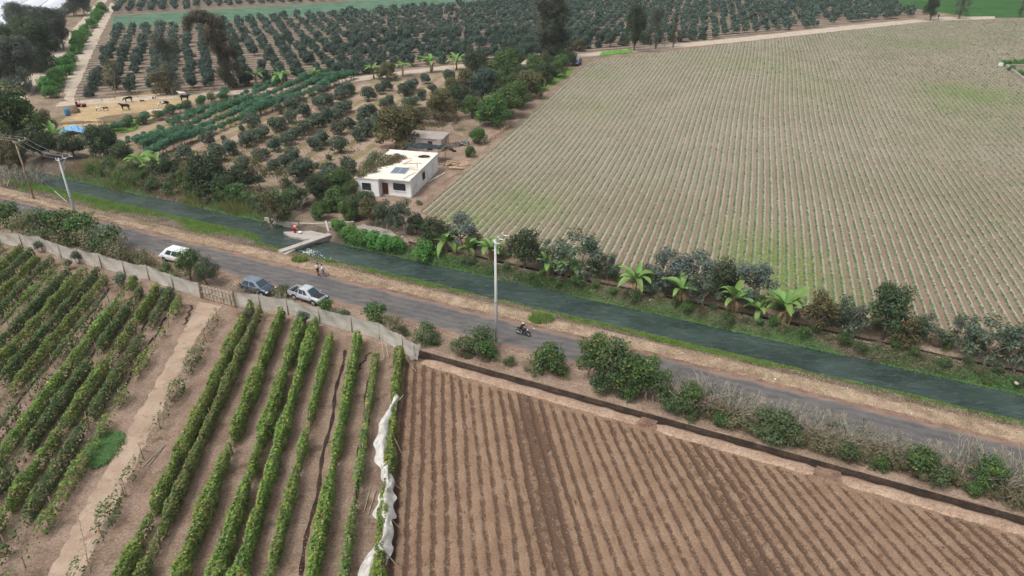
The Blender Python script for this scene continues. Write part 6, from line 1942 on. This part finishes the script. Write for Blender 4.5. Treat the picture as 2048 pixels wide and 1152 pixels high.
white = plain('white_cotton', (232, 234, 236), .85, .1, var=.06); jeans = plain('pale_jeans', (150, 160, 178), .9, .1, var=.1); dkshort = plain('dark_shorts', (70, 60, 58), .9, .1)
# two men on the verge, leaning together over something one holds
mA = dict(ST); mA.update(hed=(.07, 0, 1.56), nek=(.02, 0, 1.47), top=(.12, 0, 1.65), ell=(.1, .2, 1.12), wrl=(.3, .06, 1.1), hal=(.37, .03, 1.1), elr=(.1, -.2, 1.12), wrr=(.3, -.06, 1.1), har=(.37, -.03, 1.1), look=(.9, 0, -.35))
g = P(636.5, 551, 0); person('left man of the pair on the verge, white shirt and dark shorts', (g.x, g.y, .03), R(-10), mA, white, dkshort, 'shorts', s=1.08)
mB = dict(wk); mB.update(hed=(.08, 0, 1.57), top=(.12, 0, 1.66), elr=(.12, -.2, 1.14), wrr=(.3, -.1, 1.12), har=(.37, -.08, 1.12), look=(.9, 0, -.3))
g = P(647.5, 554, 0); person('right man of the pair on the verge, white shirt and pale jeans', (g.x, g.y, .03), R(165), mB, white, jeans, s=1.08)
# the person bending on the weir apron
bn = dict(ST); bn.update(pel=(-.12, 0, .88), spi=(.05, 0, 1.0), che=(.28, 0, 1.08), nek=(.43, 0, 1.1), hed=(.53, 0, 1.06), top=(.63, 0, 1.06), shl=(.3, .19, 1.1), shr=(.3, -.19, 1.1), ell=(.36, .22, .82), elr=(.36, -.22, .82), wrl=(.45, .14, .58), wrr=(.45, -.14, .58), hal=(.47, .12, .5), har=(.47, -.12, .5), hil=(-.12, .1, .83), hir=(-.12, -.1, .83), knl=(.0, .12, .46), knr=(.0, -.12, .46), look=(.5, 0, -.85))
pink = plain('pink_cloth', (226, 170, 166), .85, .1, var=.1); red = plain('red_cloth', (206, 48, 44), .85, .1, var=.1)
g = UW(-72.2, 75.9); tb = person('person in pink top and red skirt bending on the weir apron', (g.x, g.y, .10), R(-15), bn, pink, red)
m = MB(); m.loft([[(-.1 + math.cos(a) * rr, math.sin(a) * rr * 1.05, z) for a in np.linspace(0, 2 * math.pi, 12, endpoint=False)] for rr, z in ((.19, .9), (.24, .7), (.28, .45))]); m.build('skirt', red, tb, True)
o = MB().loft([[(math.cos(a) * rr, math.sin(a) * rr, z) for a in np.linspace(0, 2 * math.pi, 14, endpoint=False)] for rr, z in ((.2, .0), (.3, .28), (.33, .3), (.29, .27), (.19, .03))]).build('basin', plain('white_basin', (230, 230, 230), .5, .3), None, True)
q = UW(-71.3, 75.9); o.location = (q.x, q.y, .11); tag(o, 'white washing basin in front of the bending person', 'basin')
o = MB().tube([(0, 0, 0), (0, 0, 1.5)], [.09, .08], 7).build('gate_post', M['twig_brown']); q = UW(-72.6, 77.4); o.location = (q.x, q.y, .0); tag(o, 'brown wooden post behind the bending person on the weir', 'post')
# far walker
g = P(1876, 38, 0); person('distant person in dark clothes walking on the lane at the far corner', (g.x, g.y, .08), R(200), wk, plain('dark_cloth', (46, 50, 66), .9, .1), plain('dark_cloth2', (40, 40, 48), .9, .1), s=1.15)

# motorcycle and rider
mo = UW(-29.3, 64.35)
mc = thing('motorcycle', 'black motorcycle riding along the road past the concrete pole', 'motorcycle', (mo.x, mo.y, ROADZ), AZ - R(4))
ty, rm = None, None
for x, nm in ((-.64, 'rear_wheel'), (.66, 'front_wheel')):
    R1, r1 = .27, .05
    m = MB(); m.loft([[(math.cos(a) * (R1 + r1 * math.cos(b)), r1 * math.sin(b), math.sin(a) * (R1 + r1 * math.cos(b))) for b in np.linspace(0, 2 * math.pi, 8, endpoint=False)] for a in np.linspace(0, 2 * math.pi, 25)], cap=False)
    w_ = MB().tube([(0, -.07, 0), (0, .07, 0)], .06, 8).build(nm, M['rim'], mc); w_.location = (x, 0, .32)
    m.build('tyre', M['rubber'], w_, True)
    q = MB()
    for i in range(8): a = i * math.pi / 4; q.tube([(0, 0, 0), (math.cos(a) * .25, 0, math.sin(a) * .25)], .008, 4)
    q.build('spokes', M['rim'], w_)
MB().loft([[(x, s_ * wd_, z + dz) for s_, dz in ((-1, 0), (-.8, .1), (0, .14), (.8, .1), (1, 0), (.6, -.1), (-.6, -.1))] for x, wd_, z in ((-.02, .1, .78), (.15, .15, .82), (.32, .13, .84), (.42, .07, .84))]).build('tank', plain('black_gloss', (26, 26, 30), .25, .6), mc, True)
MB().loft([[(x, s_ * wd_, z + dz) for s_, dz in ((-1, 0), (-.7, .06), (.7, .06), (1, 0), (.7, -.06), (-.7, -.06))] for x, wd_, z in ((-.72, .09, .86), (-.4, .13, .80), (0, .11, .78))]).build('seat', M['black_trim'], mc, True)
MB().box((.1, 0, .48), (.36, .2, .3)).box((.0, 0, .36), (.4, .14, .12)).build('engine', M['galv'], mc)
fr = MB(); fr.tube([(.48, 0, .92), (.1, 0, .66), (-.3, 0, .5), (-.64, 0, .32)], .03, 6); fr.tube([(.48, 0, .9), (.3, 0, .35), (-.2, 0, .3)], .025, 6); fr.tube([(-.15, 0, .72), (-.75, 0, .78)], .025, 6)
fr.build('frame', M['black_trim'], mc)
fk = MB()
for s_ in (-1, 1): fk.tube([(.66, s_ * .08, .32), (.44, s_ * .08, 1.0)], .022, 6)
fk.build('fork', M['rim'], mc)
MB().tube([(.34, -.36, 1.06), (.42, -.15, 1.03), (.42, .15, 1.03), (.34, .36, 1.06)], .016, 6).build('handlebar', M['black_trim'], mc)
MB().ball((.58, 0, .9), (.08, .1, .1)).build('headlight', M['lamp_white'], mc, True)
MB().ball((-.8, 0, .78), (.05, .06, .04)).build('taillight', M['lamp_red'], mc, True)
MB().tube([(.1, -.16, .3), (-.4, -.17, .34), (-.85, -.17, .42)], [.03, .045, .05], 8).build('exhaust', M['rim'], mc)
for s_ in (-1, 1): MB().ball((.36, s_ * .3, 1.2), (.02, .06, .04)).build('mirror', M['black_trim'], mc, True)
MB().grid([[(.66 + .33 * math.cos(a), y, .32 + .36 * math.sin(a)) for y in (-.06, 0, .06)] for a in np.linspace(.5, 2.4, 8)]).build('mudguard', M['black_trim'], mc)
MB().box((-.86, 0, .62), (.02, .2, .14)).build('number_plate', M['plate'], mc)
rd = dict(pel=(-.25, 0, .92), spi=(-.2, 0, 1.08), che=(-.1, 0, 1.28), nek=(-.03, 0, 1.43), hed=(.02, 0, 1.54), top=(.03, 0, 1.64), shl=(-.08, .19, 1.34), ell=(.08, .3, 1.12), wrl=(.3, .33, 1.1), hal=(.36, .33, 1.08), shr=(-.08, -.19, 1.34), elr=(.08, -.3, 1.12), wrr=(.3, -.33, 1.1), har=(.36, -.33, 1.08), hil=(-.22, .1, .9), knl=(.2, .2, .76), anl=(-.02, .2, .36), tol=(.13, .2, .32), hir=(-.22, -.1, .9), knr=(.2, -.2, .76), anr=(-.02, -.2, .36), tor=(.13, -.2, .32), look=(1, 0, -.1))
person('rider in dark jacket and pale helmet on the motorcycle', (mo.x, mo.y, ROADZ), AZ - R(4), rd, plain('navy_jacket', (38, 44, 62), .8, .2), plain('black_trousers', (36, 36, 42), .8, .2), hat=plain('pale_helmet', (214, 206, 204), .3, .5))

# cattle
k = NM('holstein', .8, .2)
p = k.pos(which='Object'); oi = k.node('ShaderNodeObjectInfo').outputs['Random']
mp = k.node('ShaderNodeVectorMath', operation='ADD'); k.l.new(p, mp.inputs[0]); cb = k.node('ShaderNodeCombineXYZ'); k.l.new(k.mul(oi, 37.0), cb.inputs[0]); k.l.new(k.mul(oi, 11.0), cb.inputs[1]); k.l.new(cb.outputs[0], mp.inputs[1])
k.color(k.mix(k.ramp(k.noise(mp.outputs[0], 1.1, 1, .3), .50, .53), hexlin(34, 32, 34), hexlin(226, 222, 214)))
M['holstein'] = k.m
M['black_hide'] = plain('black_hide', (34, 32, 33), .75, .2); M['white_hide'] = plain('white_hide', (214, 206, 196), .8, .2)
COWS = [(258, 205, 190, 1.0, 'graze', 'holstein', 'black and white cow standing at the back of the pen'), (285, 204, 20, .6, 'lie', 'holstein', 'black and white calf lying at the back of the pen'), (308, 198, 10, .55, 'lie', 'holstein', 'small calf lying beside the pen fence'),
        (252, 221, 185, 1.05, 'stand', 'black_hide', 'all-black cow standing in the middle of the pen'), (198, 222, 15, .62, 'stand', 'holstein', 'left one of the two calves at the pen entrance'), (212, 222, 200, .62, 'stand', 'holstein', 'right one of the two calves at the pen entrance'),
        (330, 216, 200, 1.1, 'graze', 'holstein', 'black and white cow feeding by the leafy band'), (371, 203, 5, 1.1, 'stand', 'black_hide', 'black cow at the right end of the pen'), (366, 196, 170, 1.05, 'stand', 'white_hide', 'whitish cow behind the black cow at the pen end'), (594, 168, 60, 1.0, 'stand', 'white_hide', 'pale cow standing on the lane beyond the tall crop')]
for (px, py, rz, s_, pose, mt_, lb) in COWS:
    g = P(px, py, 0)
    t = thing('cow', lb, 'cow', (g.x, g.y, .05), R(rz), 'cattle', s_)
    dz = -.62 if pose == 'lie' else 0
    pts = [((-.75, 0, 1.22 + dz), .27), ((-.25, 0, 1.16 + dz), .35), ((.3, 0, 1.15 + dz), .36), ((.68, 0, 1.22 + dz), .27)]
    if pose == 'graze': pts += [((1.0, 0, 1.02), .16), ((1.22, 0, .68), .13), ((1.38, 0, .42), .085)]
    else: pts += [((.98, 0, 1.45 + dz), .16), ((1.25, 0, 1.52 + dz), .13), ((1.5, 0, 1.38 + dz), .085)]
    ed = [(0, 1), (1, 2), (2, 3), (3, 4), (4, 5), (5, 6)]
    for s2 in (-1, 1):
        b = len(pts)
        if pose == 'lie':
            pts += [((.62, s2 * .2, .45), .12), ((.85, s2 * .26, .16), .06), ((.5, s2 * .28, .08), .045)]
            ed += [(3, b), (b, b + 1), (b + 1, b + 2)]
            pts += [((-.55, s2 * .28, .42), .15), ((-.15, s2 * .38, .16), .07), ((-.5, s2 * .42, .08), .045)]
        else:
            pts += [((.6, s2 * .2, .82), .12), ((.62, s2 * .2, .42), .06), ((.6, s2 * .2, .02), .05)]
            ed += [(3, b), (b, b + 1), (b + 1, b + 2)]
            pts += [((-.62, s2 * .22, .82), .15), ((-.82, s2 * .22, .46), .065), ((-.72, s2 * .22, .02), .05)]
        ed += [(0, b + 3), (b + 3, b + 4), (b + 4, b + 5)]
    b = len(pts); pts += [((-1.02, 0, 1.2 + dz), .05), ((-1.1, 0, .75 + dz * .6), .03)]; ed += [(0, b), (b, b + 1)]
    skin('body', pts, ed, M[mt_], t, 1)
    hx, hz_ = (1.2, .74) if pose == 'graze' else (1.2, 1.58 + dz)
    e_ = MB()
    for s2 in (-1, 1): e_.ball((hx - .06, s2 * .19, hz_), (.05, .11, .04), 8, 5)
    e_.build('ears', M['black_hide'], t, True)
    u_ = MB(); u_.ball((-.45, 0, .82 + dz), (.2, .16, .12), 8, 6); u_.build('udder', M['pink_hide'] if 'pink_hide' in M else M.setdefault('pink_hide', plain('pink_hide', (206, 164, 152), .7, .2)), t, True)

# ------------------------------------------------------------------ farmyard
tp_ = thing('blue_tarp_shelter', 'light blue tarp shelter beside the cattle pen', 'tarp shelter', P(148, 266, .05), R(15))
rows = [[(x, y, max(.05, 1.7 - .28 * abs(x) ** 1.3 - .25 * abs(y) ** 1.4 + .06 * math.sin(x * 4 + y * 3))) for x in np.linspace(-2.4, 2.4, 12)] for y in np.linspace(-1.9, 1.9, 9)]
MB().grid(rows).build('tarp', plain('blue_tarp', (132, 186, 226), .5, .3, var=.08), tp_, True)
for x in (-1.2, .3, 1.5): MB().tube([(x, -1.2, 0), (x - .1, -1.3, 1.75)], .05, 6).build('pole', M['twig_brown'], tp_)
o = MB().loft([[(math.cos(a) * rr, math.sin(a) * rr, z) for a in np.linspace(0, 2 * math.pi, 16, endpoint=False)] for rr, z in ((.55, 0), (.58, .4), (.58, 1.3), (.55, 1.5), (.5, 1.5), (.5, 1.35))]).build('barrel', plain('blue_plastic', (74, 134, 170), .5, .3), None, True)
o.location = P(136, 231, .05); tag(o, 'blue plastic barrel at the left of the cattle pen', 'barrel')
for i, (px, py, sx, sy, sz, mt_, lb) in enumerate([(146, 226, 1.6, 1.0, 1.6, 'twig_brown', 'dark brush heap beside the blue barrel'), (250, 236, 6.0, 1.6, .9, 'twig_brown', 'long grey-brown fodder heap along the pen front'), (225, 243, 3.0, 1.4, .8, 'twig_brown', 'smaller grey-brown fodder heap left of the long one'), (150, 247, 4.2, .8, .5, 'twig_brown', 'dark brush heap above the blue tarp'), (312, 222, 1.6, .6, .35, 'white_hide', 'pale sack heap in the pen below the calves')]):
    m = MB(); m.ball((0, 0, 0), (sx, sy, sz), 18, 8, jit=.14)
    o = m.build('heap', M[mt_], None, True); o.location = P(px, py, 0); o.rotation_euler = (0, 0, R(12)); tag(o, lb, 'heap')
tr_ = thing('red_hand_cart', 'red frame cart behind the blue barrel', 'cart', P(163, 214, .05), 0)
MB().box((0, 0, .7), (2.2, .9, .12)).box((-1.0, 0, 1.0), (.1, .9, .6)).build('frame', plain('red_paint', (142, 58, 54), .6, .3), tr_)
for x in (-.7, .7): MB().tube([(x, -.5, .35), (x, .5, .35)], .33, 12).build('wheel', M['rubber'], tr_)
# pen posts with rails
pen = [P(x, y, .05) for x, y in ((160, 206), (204, 202), (230, 198), (276, 195), (321, 190), (350, 188), (382, 184), (400, 182), (430, 180), (455, 182), (460, 190))]
pf = thing('pen_fence', 'thin post and rail fence behind the cattle pen', 'fence', pen[0])
pmesh = MB().tube([(0, 0, -.2), (.05, 0, 1.9)], [.07, .06], 6).mesh('pen_post', M['post'], True)
for i, q in enumerate(pen):
    o = obj('post', pmesh, pf); o.location = q - pen[0]
    if i:
        a, b = pen[i - 1] - pen[0], q - pen[0]
        for z in (.6, 1.2): MB().tube([a + Vector((0, 0, z)), b + Vector((0, 0, z + random.uniform(-.1, .1)))], .035, 5).build('rail', M['post'], pf)
for i in range(6):
    o = MB().tube([(-1.8, 0, 0), (1.8, 0, .1)], .08, 6).build('timber', M['twig']); o.location = P(487 + random.uniform(-16, 16), 184 + random.uniform(-4, 3), .12 + .15 * i); o.rotation_euler = (0, random.uniform(-.2, .2), random.uniform(-.6, .6))
    tag(o, 'grey timber in the stack at the foot of the hooked tree', 'timber', 'timbers stacked at the hooked tree')
ppx = [P(x, y, .05) for x, y in ((168, 262), (182, 258), (198, 255), (212, 250))]
for i, q in enumerate(ppx):
    o = obj('pen_post', pmesh); o.location = q; tag(o, '%s thin post from the left beside the blue tarp' % ordw(i + 1), 'post', 'posts beside the blue tarp')

# greenhouses and yard gear at the far left
gc = P(14, 128, 0); gd = Vector((math.cos(R(111)), math.sin(R(111)), 0)); gn = Vector((math.sin(R(111)), -math.cos(R(111)), 0))
gh = thing('greenhouse', 'large white plastic greenhouse behind the enormous trees', 'greenhouse', (gc.x, gc.y, 0), R(111))
wpl = stained('greenhouse_plastic', (226, 230, 236), (196, 202, 210), .5, .08, .5)
for b in range(4):
    m = MB()
    rows = [[(x, (b + .02 + .96 * t) * 9.0, 3.4 + 1.4 * math.sin(math.pi * t)) for t in np.linspace(0, 1, 9)] for x in np.linspace(0, 170, 24)]
    m.grid(rows)
    m.add([(0, (b + .02) * 9, 0), (0, (b + .98) * 9, 0)] + [r_ for r_ in reversed(rows[0])], [tuple(range(11))])
    m.build('bay', wpl, gh, True)
m = MB(); m.grid([[(x, 0.0, z) for z in (0, 1.7, 3.4)] for x in np.linspace(0, 170, 18)]); m.build('side_wall', wpl, gh)
for i in range(18): MB().tube([(i * 10, -.05, 0), (i * 10, -.05, 3.5)], .06, 5).build('post', M['galv'], gh)
ac = P(30, 178, 0)
aw = thing('awning', 'white awning roof on thin posts beside the tyre trough', 'awning', (ac.x, ac.y, 0), R(111))
MB().box((0, 0, 2.6), (9, 3.2, .08), mat=Matrix.Rotation(R(8), 4, 'X')).build('roof', wpl, aw)
for x in (-4, -1.4, 1.4, 4):
    for y in (-1.3, 1.3): MB().tube([(x, y, -.1), (x, y, 2.6)], .06, 6).build('post', M['galv'], aw)
rc = P(14, 152, 0)
rk2 = thing('dark_rack', 'black lattice rack beside the white greenhouse', 'rack', (rc.x, rc.y, .05), R(118))
for i in range(14): MB().box((-12 + i * 1.8, 0, .75), (.5, 4.6, .1)).build('slat', M['black_trim'], rk2)
for y in (-2.2, 0, 2.2): MB().box((0, y, .62), (25, .16, .14)).build('beam', M['black_trim'], rk2)
for x in (-11, -4, 4, 11):
    for y in (-2, 2): MB().tube([(x, y, -.1), (x, y, .6)], .07, 6).build('leg', M['black_trim'], rk2)
# walled plot at the right edge of the field
qa = [P(2012, 135, 0), P(2070, 182, 0), P(2120, 150, 0), P(2030, 133, 0)]
wl = thing('low_plot_wall', 'low pale wall of a small plot at the right edge of the field', 'wall', qa[0])
m = MB()
for a, b in ((qa[0], qa[1]), (qa[0], P(2130, 133, 0))):
    q = bar(a - qa[0], b - qa[0], .5, 0, 0); m.add([(x, y, 0) for x, y in q] + [(x, y, .9) for x, y in q], [(i, (i + 1) % 4, 4 + (i + 1) % 4, 4 + i) for i in range(4)] + [(4, 5, 6, 7)])
m.build('wall', M['pale_mud'], wl)
for i, (px, py) in enumerate([(2005, 131), (2016, 130), (2030, 129), (2044, 129), (2022, 142), (2040, 150)]):
    place('lush', P(px, py, .06), '%s green bush along the plot wall at the right edge' % ordw(i + 1), 'bush', 'bushes along the plot wall', 1.0)
o = MB().box((0, 0, .5), (1.0, .8, .9), taper=.9).build('water_tank', plain('white_tank', (236, 236, 236), .5, .3)); o.location = P(2001, 132, .08); tag(o, 'small white tank at the corner of the plot wall', 'tank')
o = MB().ball((0, 0, .7), (1.2, .9, .8), 12, 7, jit=.1).build('bale', plain('pale_bale', (196, 192, 188), .9, .1, var=.1), None, True); o.location = P(1066, 127, .05); tag(o, 'pale wrapped bale beside the tall pair of trees', 'bale')

# ------------------------------------------------------------------ litter and stones
LIT = [(1068, 657), (1152, 667), (1228, 670), (1248, 685), (1438, 718), (1365, 706), (1550, 758), (1823, 827), (1858, 818), (1695, 776), (804, 473), (1890, 685), (1912, 690), (1860, 700), (2034, 766), (1990, 740), (1903, 728), (1560, 672), (1300, 600), (974, 612), (482, 590), (300, 690), (470, 700), (1290, 843), (1555, 918), (1810, 995), (1060, 860), (150, 425), (240, 428), (205, 414), (1520, 725), (1840, 672), (1900, 678)]
for i, (px, py) in enumerate(LIT):
    u, w = to_uw(P(px, py)); g = P(px, py, float(ground_z(u, w)) + .03)
    sz = random.uniform(.07, .15) if i not in (3, 10, 11, 14) else .3
    m = MB(); m.ball((0, 0, 0), (sz, sz * .7, sz * .35), 7, 5, jit=.3)
    o = m.build('litter', M['torn'] if i % 3 else M['foam']); o.location = g; o.rotation_euler = (0, 0, random.uniform(0, 6))
    zone = 'on the canal verge' if 66 < w < 71 else 'on the far bank' if w >= 75 else 'on the brown field' if w < 54.5 else 'beside the road'
    tag(o, 'crumpled white litter %s, %s' % (zone, 'large piece' if sz > .25 else 'small scrap'), 'litter', 'white litter ' + zone)
M['furrow_clod'] = soil('clod_soil', (120, 98, 84), (176, 150, 132), None, 2.0)
n = 9000
x = rng.uniform(-10, 42, n); y = rng.uniform(34, 68, n)
uu = x * EU.x + y * EU.y; ww = x * EW.x + y * EW.y
ok = ww < 54
sz = rng.uniform(.04, .13, ok.sum())
tag(obj('clods', leaf_mesh('clods', np.stack([x[ok], y[ok], np.full(ok.sum(), .25)], 1), np.tile((0, -.3, 1.), (ok.sum(), 1)), sz, M['furrow_clod'], .8, .5)), 'small earth clods scattered over the brown furrows', 'clods', kind='stuff')

# ------------------------------------------------------------------ haze: the far orchard fades to grey-blue
hz_m = bpy.data.materials.new('haze'); hz_m.use_nodes = True
hn = hz_m.node_tree.nodes; hn.remove(hn['Principled BSDF'])
vol = hn.new('ShaderNodeVolumePrincipled')
vol.inputs['Color'].default_value = (.86, .92, 1.0, 1)
vol.inputs['Density'].default_value = 0.00016
hz_m.node_tree.links.new(vol.outputs[0], hn['Material Output'].inputs['Volume'])
hb = MB().box((0, 1600, 21.4), (13000, 13000, 50.0)).build('haze', hz_m)
tag(hb, 'thin pale haze over the whole valley', 'haze', kind='stuff')
